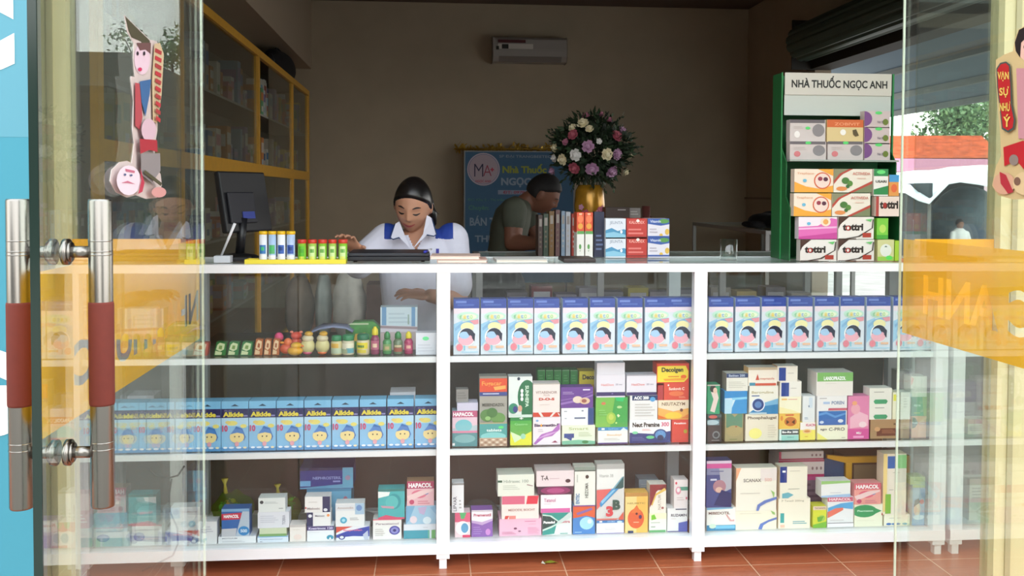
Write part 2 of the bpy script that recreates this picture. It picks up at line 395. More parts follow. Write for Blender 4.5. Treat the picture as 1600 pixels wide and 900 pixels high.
# second counter deeper in the shop, and the side case by the right wall
def case(name, x0, x1, y0, y1, zt, label, fr, n=2):
    root = empty(name, (x0, y0, 0), label=label, cat='cabinet'); w, d = x1-x0, y1-y0; P = lambda b, n_: b.build(n_, root)
    for X in [w*i/n for i in range(n+1)]:
        X = min(max(X, .015), w-.015)
        for Yy in (0, d-.03): P(MB().box(X-.015, X+.015, Yy, Yy+.03, 0, zt-.031, fr), 'post')
    P(MB().box(0, w, 0, .03, zt-.03, zt, fr).box(0, w, d-.03, d, zt-.03, zt, fr).box(0, .03, .03, d-.03, zt-.03, zt, fr).box(w-.03, w, .03, d-.03, zt-.03, zt, fr), 'top_rail')
    P(MB().box(.0305, w-.0305, .031, d-.031, zt-.01, zt-.002, G_SHELF), 'glass_top')
    P(MB().box(.031, w-.031, .01, .015, .13, zt-.031, G_CASE), 'front_glass')
    P(MB().box(.0, w, .031, d-.031, .08, .12, fr), 'base_panel')
    for z in (zt-.28, zt-.55): P(MB().box(.001, w-.001, .031, d-.031, z-.01, z, G_SHELF).box(.031, w-.031, .018, .0305, z-.018, z, fr), 'shelf')
    return root
alu = M('#a5a7a6', .4); gold = M('#e3ac3a', .4, noise=.05)
case('display_cabinet', .22, 2.0, 4.5, 4.92, .93, 'grey framed glass cabinet behind the front counter under the flower vase', alu, 3)
case('display_cabinet', 2.62, 3.35, 7.3, 9.4, .94, 'grey glass cabinet by the right wall with a black jacket on it', alu, 1)

# ------------------------------------------------------------------ medicine boxes
SHELF_Z = {'t': Z1, 'm': Z2, 'b': Z0}
SH_NAME = {'t': 'top shelf', 'm': 'middle shelf', 'b': 'bottom shelf'}
BAY = {'L': 'left bay', 'C': 'centre bay', 'R': 'right bay', 'W': 'far left bay', 'S': 'side counter'}
built = {}
def carton(key, x0, y0, x1, y1, col, des, label, Y=3.165, d=.05, name='medicine_box', cat='box', group=None, base=None, flat=None, over=None, side=None, top=None, yaw=0):
    """front face spans the picture rows/columns x0..x1, y0..y1 at depth Y; key = bay + shelf"""
    xm, ym = (x0+x1)/2, (y0+y1)/2
    a = at(x0, ym, Y).x+.0006; c = at(x1, ym, Y).x-.0006
    zt = at(xm, y0, Y).z; zb = at(xm, y1, Y).z
    if base is None:
        fl = SHELF_Z[key[1]]; best = fl
        if abs(zb-fl) > .016:
            cand = [t for (A, B, Y0, Y1, zz, t) in built.get(key, []) if A < (a+c)/2 < B and Y0-.01 < Y+.03 < Y1+.01 and abs(t-zb) < .022]
            best = min(cand, key=lambda t: abs(t-zb)) if cand else fl
        base = best+.0003
    lst = built.setdefault(key, [])
    if key[0] in 'LCRW' and key[1] in 'tmb' and len(key) == 2:
        bl = {'L': (-.777, .0235), 'C': (.0685, .8755), 'R': (.9205, 1.7155), 'W': (-1.477, -.8225)}[key[0]]; a, c = max(a, bl[0]), min(c, bl[1])
    # keep clear of neighbours already placed
    for (A, B, Y0, Y1, z0_, z1_) in lst:
        if Y < Y1 and Y+d > Y0 and base < z1_-.001 and zt > z0_+.001:
            if a < B < a+(c-a)*.35: a = B+.0006
            elif c > A > c-(c-a)*.35: c = A-.0006
    lst.append((a, c, Y, Y+d, base, zt))
    w, h = c-a, zt-base
    b = MB(); mb = M(col, .45); ms = M(side, .45) if side else mb; mt = M(top, .45) if top else mb
    e = .0006
    vs = [(-w/2, 0, 0), (w/2, 0, 0), (w/2, d, 0), (-w/2, d, 0), (-w/2, 0, h), (w/2, 0, h), (w/2, d, h), (-w/2, d, h)]
    b.add(vs, [(0, 1, 5, 4), (2, 3, 7, 6)], mb); b.add(vs, [(1, 2, 6, 5), (3, 0, 4, 7)], ms); b.add(vs, [(0, 3, 2, 1), (4, 5, 6, 7)], mt)
    # end flap seam on the sides
    b.add([(w/2+.0002, d*.5-.0004, .002), (w/2+.0002, d*.5+.0004, .002), (w/2+.0002, d*.5+.0004, h-.002), (w/2+.0002, d*.5-.0004, h-.002)], [(0, 1, 2, 3)], M('#8c8c88', .6))
    hid = (y1-y0) / max(1e-6, (y1-y0) * ((h)/(zt-zb)))   # printed area covers only the part that shows
    zlo = h-(zt-zb) if h > (zt-zb) else 0
    b.design(des, -w/2, w/2, zlo, h, 0)
    o = b.build(name, label=(label if over else label+', '+SH_NAME[key[1]]+', '+BAY[key[0]]) , cat=cat, group=group)
    o.location = ((a+c)/2, Y, base)
    if yaw: o.rotation_euler.z = yaw
    return o

def ORD(i, n):
    if i == 0: return 'leftmost'
    if i == n-1: return 'rightmost'
    return ['', 'second', 'third', 'fourth', 'fifth', 'sixth', 'seventh', 'eighth', 'ninth', 'tenth', 'eleventh', 'twelfth', 'thirteenth', 'fourteenth'][i]
def copy_to(proto, loc, label):
    o = copy_tree(proto); o.location = loc; o['label'] = label; return o

# -- blue-topped cartons on the top shelf (centre and right bays)
def face_design():
    d = [('r', 0, 0, 1, .165, '#2b479f'), ('r', .08, .03, .5, .07, '#6b84cc'), ('r', .15, .09, .8, .12, '#4a66b6'),
         ('r', 0, .165, 1, 1, '#dfe6ef'), ('r', 0, .165, 1, .26, '#eddde8'), ('p', [(0, .45), (.35, .38), (.30, .7), (0, .86)], '#9fcdea'),
         ('e', .55, .31, .42, .085, '#c5e8d6'), ('e', .6, .315, .3, .05, '#eef6d8'), ('p', [(.05, .52), (.3, .42), (.62, .38), (.95, .36), (.95, .44), (.6, .43), (.35, .47), (.07, .57)], '#86b6dd'), ('p', [(.62, .385), (.97, .365), (.97, .44), (.8, .455)], '#e79aa4'),
         ('e', .53, .5, .26, .085, '#f5ecb0'), ('e', .5, .68, .355, .165, '#ffffff'), ('e', .52, .67, .31, .15, '#1c2440'), ('e', .48, .73, .3, .10, '#f3b3c2'), ('e', .42, .645, .2, .065, '#a9cdee'),
         ('p', [(.5, .58), (.72, .56), (.62, .66)], '#1c2440'), ('p', [(.7, .56), (.84, .62), (.82, .76), (.72, .7)], '#1c2440'),
         ('e', .23, .865, .125, .065, '#e88492'), ('r', .40, .83, .45, .92, '#7cc3d8'), ('r', .58, .84, .9, .88, '#eec0a0'), ('r', .3, .94, .95, .955, '#a9d4ea')]
    for (u, t, c) in ((.27, 'f', '#8fcf9f'), (.42, 'i', '#e8d27a'), (.55, 't', '#8fb7e0'), (.68, 'o', '#b5dd9c')): d.append(('t', t, u-.05, .28, u+.06, .35, c))
    return d
FD = face_design()
xsC = [708.5, 751, 793, 834, 878.5, 921, 964, 1006.5, 1048.5]
proto = None
for bay, xs, n in (('C', xsC, 9), ('R', [1106, 1147.5, 1188.5, 1230, 1271, 1311, 1352, 1393.5, 1432], 9)):
    for i, x in enumerate(xs):
        lab = '%s blue-topped carton with a round smiling child face, top shelf, %s' % (ORD(i, n), BAY[bay])
        Yp = 3.16 + (i % 3)*.002
        if proto is None:
            proto = carton('Ct', x, 467.5, x+40.5, 556, '#dfe6ef', FD, lab, Y=Yp, d=.055, group='blue-topped children cartons on the top shelf', over=True, name='milk_carton', top='#2b479f', side='#c7d6e6')
            w0 = .0425
        else:
            xx = (at(x, 510, Yp).x+at(x+40.5, 510, Yp).x)/2
            if bay == 'C' and i == 8: xx -= .009
            if bay == 'R' and i == 8: xx -= .012
            copy_to(proto, (xx, Yp, Z1+.0003), lab)

# -- light blue hanging cartons on the middle shelf (left bays)
AD = [('r', 0, 0, 1, .15, '#7fbfe6'), ('p', [(.35, .10), (.5, .055), (.65, .10)], '#27405c'), ('r', 0, .15, 1, .335, '#27245c'), ('t', 'Thuốc', .1, .17, .4, .205, '#8f8cc0', .0), ('t', 'Alkide', .06, .215, .82, .315, '#e8d64a', .05), ('r', .83, .28, .97, .31, '#8f8cc0'),
      ('r', 0, .335, 1, 1, '#8cc4ea'), ('r', 0, .335, 1, .5, '#b9dcf2'), ('e', .4, .44, .2, .05, '#ecdf7c'), ('e', .82, .5, .12, .04, '#ecdf7c'), ('t', '10', .03, .48, .24, .61, '#d04a74', .05), ('e', .25, .42, .1, .03, '#e8d27a'),
      ('p', [(.42, .62), (.55, .5), (.78, .55), (.9, .72), (.84, .8), (.7, .65)], '#3d73b8'), ('e', .58, .72, .27, .12, '#f0dc9a'), ('p', [(.34, .66), (.5, .55), (.76, .57), (.84, .66), (.6, .63)], '#4a86cc'), ('e', .5, .71, .025, .015, '#2a2a3a'), ('e', .66, .71, .025, .015, '#2a2a3a'), ('e', .58, .86, .08, .05, '#e8a9b4'),
      ('r', 0, .93, 1, 1, '#5f9fd6'), ('e', .15, .93, .08, .02, '#f4f8ff'), ('e', .38, .93, .1, .02, '#e8eef8'), ('e', .65, .93, .1, .02, '#f4f8ff'), ('e', .88, .93, .07, .02, '#f6e6c0')]
xsA = [389 + 43.1*k for k in range(-7, 7)]
proto = None; n = len(xsA)
for i, x in enumerate(xsA):
    lab = '%s light blue carton with dark band and cartoon face, left middle shelf' % ORD(i, n)
    y1 = 718.5 - (x-190)*.0165; y0 = y1-84
    if proto is None:
        proto = carton('Lm', 389, 626.5, 431.6, 711, '#8cc4ea', AD, lab, Y=3.165, d=.06, group='light blue hanging cartons on the middle shelf', over=True, name='hanging_carton', top='#7fbfe6', side='#5b95c8')
        proto.location.x = (at(x, 670, 3.165).x+at(x+42.6, 670, 3.165).x)/2
    else: copy_to(proto, ((at(x, 670, 3.165).x+at(x+42.6, 670, 3.165).x)/2, 3.165, Z2+.0003), lab)
carton('Lm', 609, 613, 649, 630, '#e6e4ee', [('r', .05, .5, .6, .6, '#c8c6d4')], 'small white box lying behind the light blue cartons', Y=3.27, d=.09)

T = lambda s, u0, v0, u1, v1, c, b=.02, r=0: ('t', s, u0, v0, u1, v1, c, b, r)
R_ = lambda u0, v0, u1, v1, c: ('r', u0, v0, u1, v1, c)
E_ = lambda cu, cv, ru, rv, c: ('e', cu, cv, ru, rv, c)
P_ = lambda pts, c: ('p', pts, c)
L_ = lambda u0, v0, u1, v1, n, c: ('l', u0, v0, u1, v1, n, c)
def HAPA(body='#eec0c8', top='#b84a6c', pic='#e27f96'):
    return [R_(0, 0, 1, .3, top), T('HAPACOL', .06, .07, .92, .26, '#ffffff', .04), R_(0, .3, 1, 1, body), E_(.45, .52, .28, .17, pic), E_(.7, .47, .1, .08, '#7890c0'), P_([(0, .6), (.5, .38), (.95, .32), (.95, .4), (.1, .8)], '#f4d4d4'), E_(.18, .84, .09, .1, '#cc5678'), L_(.4, .78, .9, .95, 2, '#d88a98')]
FRONT = [
 # ---- centre bay, middle shelf
 ('Cm', 706.5, 642, 746, 704, '#b7c9d2', [R_(0, 0, 1, .18, '#c25a80'), T('HAPACOL', .03, .04, .85, .15, '#ffffff', .04), P_([(0, .18), (1, .18), (1, .4), (0, .5)], '#eac8d6'), E_(.45, .42, .34, .18, '#7cc2cc'), R_(0, .56, 1, .62, '#dc86a4'), R_(0, .62, 1, 1, '#4e8f95'), E_(.5, .78, .42, .12, '#79aeb2'), R_(.0, .9, .1, .97, '#f0f0f0')], 'pink topped teal box with a drinking glass picture', {}),
 ('Cm', 714, 629.5, 747, 642, '#cfcbe0', [], 'small pale lilac box on the pink and teal box', {'d': .06}),
 ('Cm', 712.5, 608.5, 732, 629.5, '#8d8985', [L_(.1, .2, .9, .8, 3, '#7b7773')], 'grey upright box on the pale lilac box', {'d': .04, 'Y': 3.175}),
 ('Cm', 749, 588, 792.5, 704, '#a9a59c', [R_(0, 0, 1, .03, '#8f8b80'), R_(0, .03, 1, .225, '#e2502c'), T('Fugacar', .08, .07, .8, .15, '#f6a24a', .02), P_([(.5, .15), (.95, .13), (.95, .18), (.55, .2)], '#f0b05a'), R_(0, .225, 1, .28, '#3a4a8e'), L_(.12, .235, .9, .27, 1, '#cfd4ea'), T('MEBENDAZOL', .1, .385, .9, .43, '#54544c', .02), E_(.28, .56, .26, .09, '#5d8a4c'), E_(.68, .6, .26, .08, '#6d9a55'), E_(.45, .52, .2, .07, '#4d7a40'), E_(.3, .6, .1, .03, '#96c27a'), R_(0, .66, 1, .70, '#b5a887'), R_(0, .68, 1, .88, '#3fa2a0'), E_(.5, .86, .46, .06, '#7fcccc'), T('tablets', .25, .75, .8, .79, '#eaffff', .02), E_(.78, .73, .1, .02, '#4be07a'), R_(0, .88, 1, 1, '#c9ab93')] + [E_(.08+.14*(k % 7), .905+.035*(k//7), .055, .012, '#ead8c4' if k % 2 else '#a8846c') for k in range(21)], 'tall grey box with orange top band and green leaf picture', {}),
 ('Cm', 797, 652, 831, 703, '#63b24a', [R_(0, 0, 1, .12, '#2e8a48'), R_(0, .12, 1, .5, '#56b04a'), P_([(0, .55), (.5, .7), (1, .5), (1, 1), (0, 1)], '#e5e23a'), P_([(0, .5), (.6, .72), (.2, .9)], '#d6f0c0'), E_(.6, .68, .12, .1, '#9ad4b4'), T('Gastro', .2, .2, .8, .28, '#8fd88a', .02), T('+', .42, .0, .6, .07, '#ffffff', .05)], 'small green and yellow box below the white and green box', {}),
 ('Cm', 794.5, 588.5, 832, 652, '#e8eeec', [E_(.78, .5, .4, .42, '#1f7046'), R_(.55, .8, 1, 1, '#1f7046'), T('SUNHEPA', .7, .22, .85, .75, '#d8f0dc', .03, -90), T('•••', .5, .3, .62, .6, '#ffffff', .05, -90), E_(.42, .05, .06, .04, '#2a3b50'), E_(.2, .78, .2, .13, '#2f8a6a'), E_(.28, .8, .1, .08, '#3a3c86'), E_(.48, .78, .09, .08, '#e0a890'), R_(0, .93, 1, 1, '#d4e4dc')], 'white box with large dark green oval', {}),
 ('Cm', 832.5, 651.5, 876, 702, '#f0e7ee', [T('Bisomastin-F', .05, .24, .95, .35, '#3a2a52', .05), E_(.3, .3, .03, .05, '#f0a020'), E_(.15, .13, .05, .04, '#8ab0dc'), P_([(.02, .95), (.3, .62), (.7, .5), (.97, .22), (.97, .45), (.7, .68), (.4, .74), (.1, .98)], '#b06cc0'), P_([(.1, .8), (.5, .6), (.95, .5), (.6, .66)], '#d4a4dc'), L_(.18, .42, .4, .55, 2, '#c8c0cc'), P_([(.68, .92), (.8, .84), (.9, .92)], '#a04868')], 'white box with sweeping purple ribbon', {}),
 ('Cm', 832.5, 599, 875, 651, '#f0e4e0', [R_(0, 0, 1, .03, '#b9b0a8'), T('VITARENOIR', .1, .23, .9, .31, '#b49a94', .02), T('PLUS', .4, .33, .62, .38, '#c8aaa4', .01), T('D-O-S', .22, .43, .8, .51, '#c8422e', .05), L_(.25, .62, .75, .66, 1, '#dccac4'), R_(0, .87, 1, 1, '#d2432e'), P_([(.2, .87), (.3, .87), (.4, 1), (.3, 1)], '#f0e4e0'), P_([(.75, .87), (.85, .87), (.7, 1), (.62, 1)], '#f0e4e0'), P_([(.9, .87), (1, .93), (1, 1)], '#f0e4e0')], 'pinkish white box with red print and red foot band', {}),
 ('Cm', 878, 664.5, 930, 701.5, '#e6ecd8', [T('Smart', .2, .1, .8, .25, '#b8c88c', .02), R_(.06, .43, .36, .66, '#28488e'), P_([(.12, .66), (.3, .66), (.28, .82)], '#28488e'), P_([(0, .82), (.5, .76), (1, .84), (1, 1), (0, 1)], '#7cc0a0'), E_(.7, .88, .1, .08, '#3f8a52'), L_(.5, .35, .9, .6, 3, '#c4d0ae')], 'pale green box with dark blue patch', {}),
 ('Cm', 877, 637.5, 928, 664, '#f0f1f5', [R_(.82, 0, 1, 1, '#2b4684'), L_(.08, .15, .2, .25, 1, '#8890a0'), R_(.4, .55, .74, .63, '#5a6488'), R_(.1, .57, .16, .63, '#b8bcc8'), R_(.62, .12, .68, .2, '#8890a0')], 'white box with dark blue right edge', {}),
 ('Cm', 876, 605, 927, 637.5, '#6d3f96', [P_([(0, .75), (.5, .6), (1, .35), (1, .42), (.5, .7), (0, .85)], '#9a74be'), P_([(0, .6), (.6, .45), (1, .2), (1, .25), (.5, .52), (0, .66)], '#8a60b0'), E_(.52, .6, .15, .17, '#e9d4c4'), E_(.74, .66, .16, .16, '#e4c2a4'), E_(.72, .66, .08, .09, '#a05c50'), R_(.68, .09, .9, .15, '#f4e8ff'), L_(.06, .2, .45, .35, 2, '#b79ad2')], 'purple box with two pale tablets', {}),
 ('Cm', 934, 667.5, 981, 696.5, '#f2f0ec', [R_(0, 0, 1, .2, '#2f8fc6'), R_(.12, .05, .22, .15, '#ffffff'), P_([(.75, .2), (.85, .03), (1, .2)], '#d8ecf6'), T('kydroxa', .35, .05, .68, .16, '#7cc4e8', .02), T('Biosubtyl', .3, .4, .78, .55, '#eec49a', .02), L_(.2, .65, .8, .8, 2, '#d4ccc4'), R_(0, .93, 1, 1, '#6a5296')], 'white box with light blue header and purple foot line', {}),
 ('Cm', 983.5, 655.5, 1048, 697, '#f2f2f6', [P_([(0, .55), (.6, .62), (1, .5), (1, 1), (0, 1)], '#26397e'), T('Neut Premine', .07, .12, .73, .32, '#20201c', .04), T('300', .77, .12, .96, .3, '#d8527a', .02), E_(.75, .68, .17, .27, '#20407c'), E_(.75, .66, .13, .2, '#5a94cc'), E_(.75, .78, .08, .12, '#18305c'), E_(.13, .55, .07, .06, '#7fd8a8'), E_(.5, .75, .1, .07, '#62c88c'), L_(.05, .72, .4, .9, 3, '#5a68a8'), L_(.3, .38, .55, .48, 2, '#e8b0b0')], 'white and navy box with a blue globe', {}),
 ('Cm', 1049, 655.5, 1083, 697, '#de4a3e', [T('Panalton', .15, .12, .85, .2, '#ffffff', .03), E_(.82, .52, .11, .09, '#b8a838'), R_(0, 0, .06, 1, '#c53c34')], 'plain red box with a gold dot', {}),
 ('Cm', 930.5, 621, 981, 667, '#43a84c', [P_([(0, 0), (.6, 0), (.45, 1), (0, 1)], '#7cbd50'), P_([(.6, 0), (.9, 0), (.85, .15), (.65, .12)], '#2ec46c'), E_(.24, .2, .07, .05, '#d88058'), E_(.74, .33, .08, .045, '#b8e098'), E_(.48, .7, .15, .2, '#a4cc4c'), E_(.48, .66, .08, .1, '#c8d860'), P_([(.66, .6), (.7, .56), (.76, .62), (.7, .68)], '#e4f4c0'), E_(.64, .86, .03, .03, '#c8f08c'), L_(.1, .4, .35, .62, 3, '#8fce70')], 'green box of two shades with yellow fruit', {'group': None}),
 ('Cm', 984, 618, 1027.5, 655.5, '#eeecec', [R_(.08, 0, 1, .2, '#24386c'), T('ACC 200', .14, .03, .68, .16, '#ffffff', .05), E_(.82, .16, .1, .1, '#5aa4dc'), L_(.18, .32, .9, .9, 5, '#cfcbc8')], 'white box with navy header band', {}),
 ('Cm', 1028, 625, 1083, 653.5, '#f3b45c', [P_([(0, 0), (1, 0), (1, .45), (.5, .62), (0, .4)], '#f2e2c8'), T('NEUTAZYM', .12, .12, .88, .3, '#8c6c4c', .02), E_(.5, .86, .28, .2, '#f8d048'), P_([(0, .8), (.3, 1), (0, 1)], '#e87028'), E_(.76, .55, .05, .09, '#7c4c3c'), P_([(.75, 1), (1, .75), (1, 1)], '#e88848')], 'orange and cream box', {}),
 ('Cm', 932, 585.5, 977, 618.5, '#e9e4ee', [T('HaziDom', .16, .42, .6, .53, '#e48c8c', .02), T('20 mg', .66, .42, .9, .53, '#9a90a4', .02), R_(0, .82, 1, 1, '#3a2a66'), R_(.52, .87, .58, .92, '#7a6aa8')], 'left white box with pale red print and purple foot', {}),
 ('Cm', 979, 585.5, 1026, 617.5, '#e9e4ee', [R_(0, 0, 1, .05, '#a8a4ae'), T('HaziDom', .16, .42, .6, .53, '#e48c8c', .02), T('20 mg', .66, .42, .9, .53, '#9a90a4', .02), R_(0, .85, 1, 1, '#3a2a66')], 'right white box with pale red print and purple foot', {}),
 ('Cm', 932.5, 567, 976.5, 585.5, '#e4e2ec', [], 'blank white box topmost of its stack', {}),
 ('Cm', 1037, 598.5, 1080, 625, '#de4c38', [T('Sunkovit C', .2, .25, .82, .42, '#ffe8d8', .03), E_(.18, .12, .03, .05, '#ffffff'), E_(.5, .62, .3, .15, '#ee7848'), L_(.6, .78, .9, .9, 2, '#f4a484')], 'orange red box with white print', {}),
 ('Cm', 1026.5, 602, 1036.5, 625, '#b8383c', [], 'narrow red box edge with shade painted into its colour', {'d': .05}),  # left piece of the orange red box, its shadow put into the colour
 ('Cm', 1019, 568, 1080, 598.5, '#e2452c', [P_([(.02, .15), (.1, .12), (.9, .12), (.98, .4), (.97, .75), (.85, .95), (.02, .95)], '#f4dc3c'), T('Decolgen', .15, .2, .82, .5, '#2c2410', .04), L_(.35, .62, .8, .74, 1, '#e48424'), E_(.83, .68, .09, .1, '#e8641c'), P_([(.2, .78), (.9, .74), (.85, .86), (.25, .88)], '#f2a42c')], 'bright yellow box with red border', {'d': .06}),
 # ---- centre bay, bottom shelf
 ('Cb', 710.5, 801, 735, 848, '#f0d4da', [R_(0, 0, 1, .38, '#dc6080'), P_([(.3, 0), (.75, 0), (.6, .25), (.4, .25)], '#5ab474'), E_(.5, .62, .46, .28, '#f6f2f4'), E_(.64, .62, .24, .2, '#5a9cc4'), R_(.5, .9, 1, 1, '#d83c68')], 'pink and white box with a blue round motif', {}),
 ('Cb', 706, 755, 725, 801, '#ececf0', [T('LIPVAR', .1, .45, .4, .95, '#6a6a74', .02, 90), L_(.6, .55, .8, .9, 3, '#aaa'), R_(0, 0, 1, .06, '#8e9090')], 'upright white box on the pink and white box', {}),
 ('Cb', 736.5, 797, 770, 846, '#8f62b2', [P_([(0, 0), (1, 0), (1, .32), (.5, .45), (0, .38)], '#f4eef6'), T('Premenstil', .1, .13, .92, .24, '#b83c5c', .03), P_([(0, .38), (.5, .45), (1, .32), (1, .4), (.5, .56), (0, .46)], '#c8a8d4'), E_(.78, .82, .12, .12, '#cf8cd0'), L_(.08, .6, .5, .92, 4, '#a884c8'), R_(0, 0, 1, .05, '#cfc8d0')], 'white and purple box with red print', {}),
 ('Cb', 780, 810.5, 846, 847.5, '#f0bcd2', [L_(.6, .12, .96, .22, 1, '#dc84a8'), L_(.7, .3, .92, .36, 1, '#e4a0bc'), L_(.06, .74, .4, .92, 3, '#c884a4'), E_(.38, .56, .04, .06, '#7c4c68'), E_(.48, .72, .035, .05, '#9c7088'), L_(.68, .5, .95, .9, 5, '#e4a4c0')], 'wide pale pink box', {'d': .09}),
 ('Cb', 783.5, 775, 842, 810.5, '#f2e6e0', [R_(.01, 0, .62, .36, '#de6a88'), P_([(.7, 0), (1, 0), (.96, .36), (.66, .36)], '#e2384c'), T('MEDODIL BOCHT', .18, .56, .9, .66, '#b88c84', .02), P_([(.1, .86), (.2, .86), (.16, 1), (.08, 1)], '#dc5048'), R_(.2, .86, .38, 1, '#ec9088')], 'white box with pink and red top band', {'d': .085}),
 ('Cb', 777.5, 741.5, 835, 775, '#e8ece0', [R_(0, .26, .12, .36, '#2f5a46'), T('Hidrasec 100', .16, .24, .84, .38, '#a8b4a8', .02), L_(.14, .48, .6, .72, 3, '#ccd2c6'), P_([(.8, .45), (.96, .52), (.96, .56), (.8, .5)], '#a88c8c')], 'greenish white box topmost of its stack', {'d': .08}),
 ('Cb', 847.5, 801, 893.5, 845.5, '#e6ece8', [P_([(.0, 0), (.95, 0), (.5, .42), (.4, .95), (0, 1)], '#2f9a90'), P_([(0, .1), (.25, .15), (.52, .42), (.3, .58), (0, .74)], '#1e4442'), P_([(0, .06), (.3, .12), (.58, .4), (.54, .42), (.25, .16), (0, .12)], '#cfe8dc'), P_([(0, .74), (.3, .6), (.56, .44), (.6, .46), (.3, .68), (0, .82)], '#cfe8dc'), T('Panadol', .03, .36, .42, .48, '#ffffff', .05), T('extra', .62, .36, .94, .46, '#c85068', .02), P_([(.5, .44), (.9, .0), (1, 0), (1, .2), (.6, .48)], '#cfe0dc'), L_(.6, .9, .95, .97, 1, '#4c9a90')], 'teal and white box with crossing dark stripes', {'d': .09}),
 ('Cb', 845, 773, 893, 801, '#f5eef2', [R_(0, .76, .96, 1, '#dc6cac'), T('Tatanol', .1, .2, .48, .4, '#c478a0', .02), L_(.1, .48, .4, .54, 1, '#dcc0d0')], 'white box with pink foot band', {'d': .085}),
 ('Cb', 840, 760, 896, 773, '#4c2440', [E_(.5, .5, .42, .48, '#8e2c64'), E_(.5, .5, .25, .3, '#b44c84')], 'flat dark plum box', {'d': .08}),
 ('Cb', 838, 735.5, 897, 760, '#ecdde0', [T('T-A', .12, .3, .32, .6, '#54484c', .03), E_(.84, .66, .07, .12, '#503038'), L_(.35, .45, .7, .55, 1, '#d4b8c0')], 'pinkish white box over the flat plum box', {'d': .08}),
 ('Cb', 895, 789.5, 930, 843, '#4f9ed0', [R_(0, 0, 1, 1, '#4888cc'), P_([(0, 0), (1, 0), (1, .44), (.6, .36), (0, .44)], '#e2643c'), P_([(.15, .26), (.85, .08), (.88, .16), (.2, .34)], '#8c6ca8'), E_(.62, .62, .32, .22, '#a8dcea'), E_(.75, .56, .1, .08, '#e0f6f0'), L_(.08, .9, .5, .96, 1, '#a8d0ec'), R_(0, 0, 1, .03, '#6c4c9c')], 'box with orange top and blue watery foot', {}),
 ('Cb', 897.5, 729.5, 930.5, 788.5, '#eceee6', [R_(0, 0, 1, .09, '#8a9a90'), R_(0, .09, 1, .115, '#33463e'), T('HEZOMA', .5, .42, .66, .82, '#6c7068', .02, 90), E_(.6, .26, .08, .05, '#3c2c24'), T('ENTEC', .06, .7, .24, .97, '#4c84b8', .03, 90), R_(.1, .2, .16, .4, '#c8ccc4')], 'tall white box with vertical print', {}),
 ('Cb', 932, 812.5, 975, 842, '#f4f4f8', [R_(0, 0, 1, .22, '#4484c4'), T('KOLOMAX', .4, .05, .68, .17, '#a8d0f0', .02), R_(.1, .05, .2, .16, '#ffffff'), E_(.84, .14, .1, .08, '#c8e4f8'), L_(.3, .5, .75, .75, 3, '#dcd4d4'), R_(0, .95, 1, 1, '#8c7cb8')], 'white box with blue header strip', {}),
 ('Cb', 932, 725, 975.5, 812, '#dcdcda', [R_(0, 0, 1, .09, '#b8bab8'), R_(0, .09, 1, .44, '#eceeec'), T('Vitamin 3B', .08, .18, .6, .235, '#b0b4b0', .02), P_([(.6, .46), (.98, .22), (.98, .42), (.92, .44)], '#2c5c5c'), P_([(.55, .46), (.9, .24), (.98, .22), (.65, .44)], '#7cb0c0'), P_([(0, .46), (.65, .44), (0, .82)], '#e26c68'), P_([(.1, .7), (.55, .44), (.8, .44), (.15, .77)], '#3c94cc'), P_([(.15, .66), (.6, .46), (.68, .46), (.2, .71)], '#8cc8e8'), T('3', .34, .75, .6, .94, '#d84850', .06), T('B', .58, .64, .86, .82, '#30584c', .06), P_([(.8, .97), (.98, .85), (.98, 1), (.8, 1)], '#d8604c'), P_([(0, .97), (.8, .97), (.7, 1), (0, 1)], '#d87c70')], 'tall pale box with red and blue diagonal and large 3B', {}),
 ('Cb', 976.5, 770, 1012.5, 842, '#f2c060', [R_(0, 0, 1, .09, '#c08c48'), R_(0, .09, .5, 1, '#f4d890'), T('NEUBETIC', .1, .24, .88, .28, '#a08040', .01), E_(.47, .64, .36, .25, '#e4643a'), P_([(.25, .5), (.5, .3), (.7, .5)], '#e8783c'), E_(.5, .52, .05, .03, '#5c2c34'), E_(.66, .6, .07, .05, '#5c2c5c'), R_(.36, .72, .6, .74, '#f8c8a0'), R_(.12, .94, .36, 1, '#2c4470')], 'yellow orange box with a round red drop figure', {}),
 ('Cb', 1014, 802, 1041.5, 841, '#eef2e6', [P_([(.0, .0), (1, 0), (1, .3), (0, .3)], '#f4f4cc'), P_([(.12, .1), (.3, .05), (.42, .3), (.12, .36)], '#7cc83c'), L_(.1, .45, .8, .55, 1, '#b4bcac'), R_(.1, .68, .35, .74, '#aab4aa'), R_(0, .88, .95, 1, '#6cb078')], 'small white box with light green leaf logo', {}),
 ('Cb', 1015, 757, 1041, 801.5, '#f2ebe0', [R_(0, 0, 1, .2, '#7c2c30'), P_([(0, 0), (.9, 0), (.4, .25), (.1, .7), (0, .8)], '#8c3438'), P_([(.9, .12), (1, .2), (.4, .38), (.15, .75), (.1, .7), (.35, .32)], '#e4c060'), T('NATUR', .5, .35, .68, .88, '#b8aca0', .01, 90), E_(.78, .82, .08, .04, '#b06c68')], 'box with maroon corner and gold arc', {}),
 ('Cb', 1042.5, 794, 1083, 841, '#f0f0f0', [T('RUZAMIN', .18, .24, .96, .36, '#50505c', .03), R_(.4, .02, .95, .07, '#5c5c70'), L_(.18, .42, .5, .48, 1, '#d8d0cc'), P_([(.55, .62), (1, .55), (1, 1), (.55, 1)], '#5a64b4'), R_(0, .96, .55, 1, '#6c6c9c')], 'white box with violet blue corner', {}),
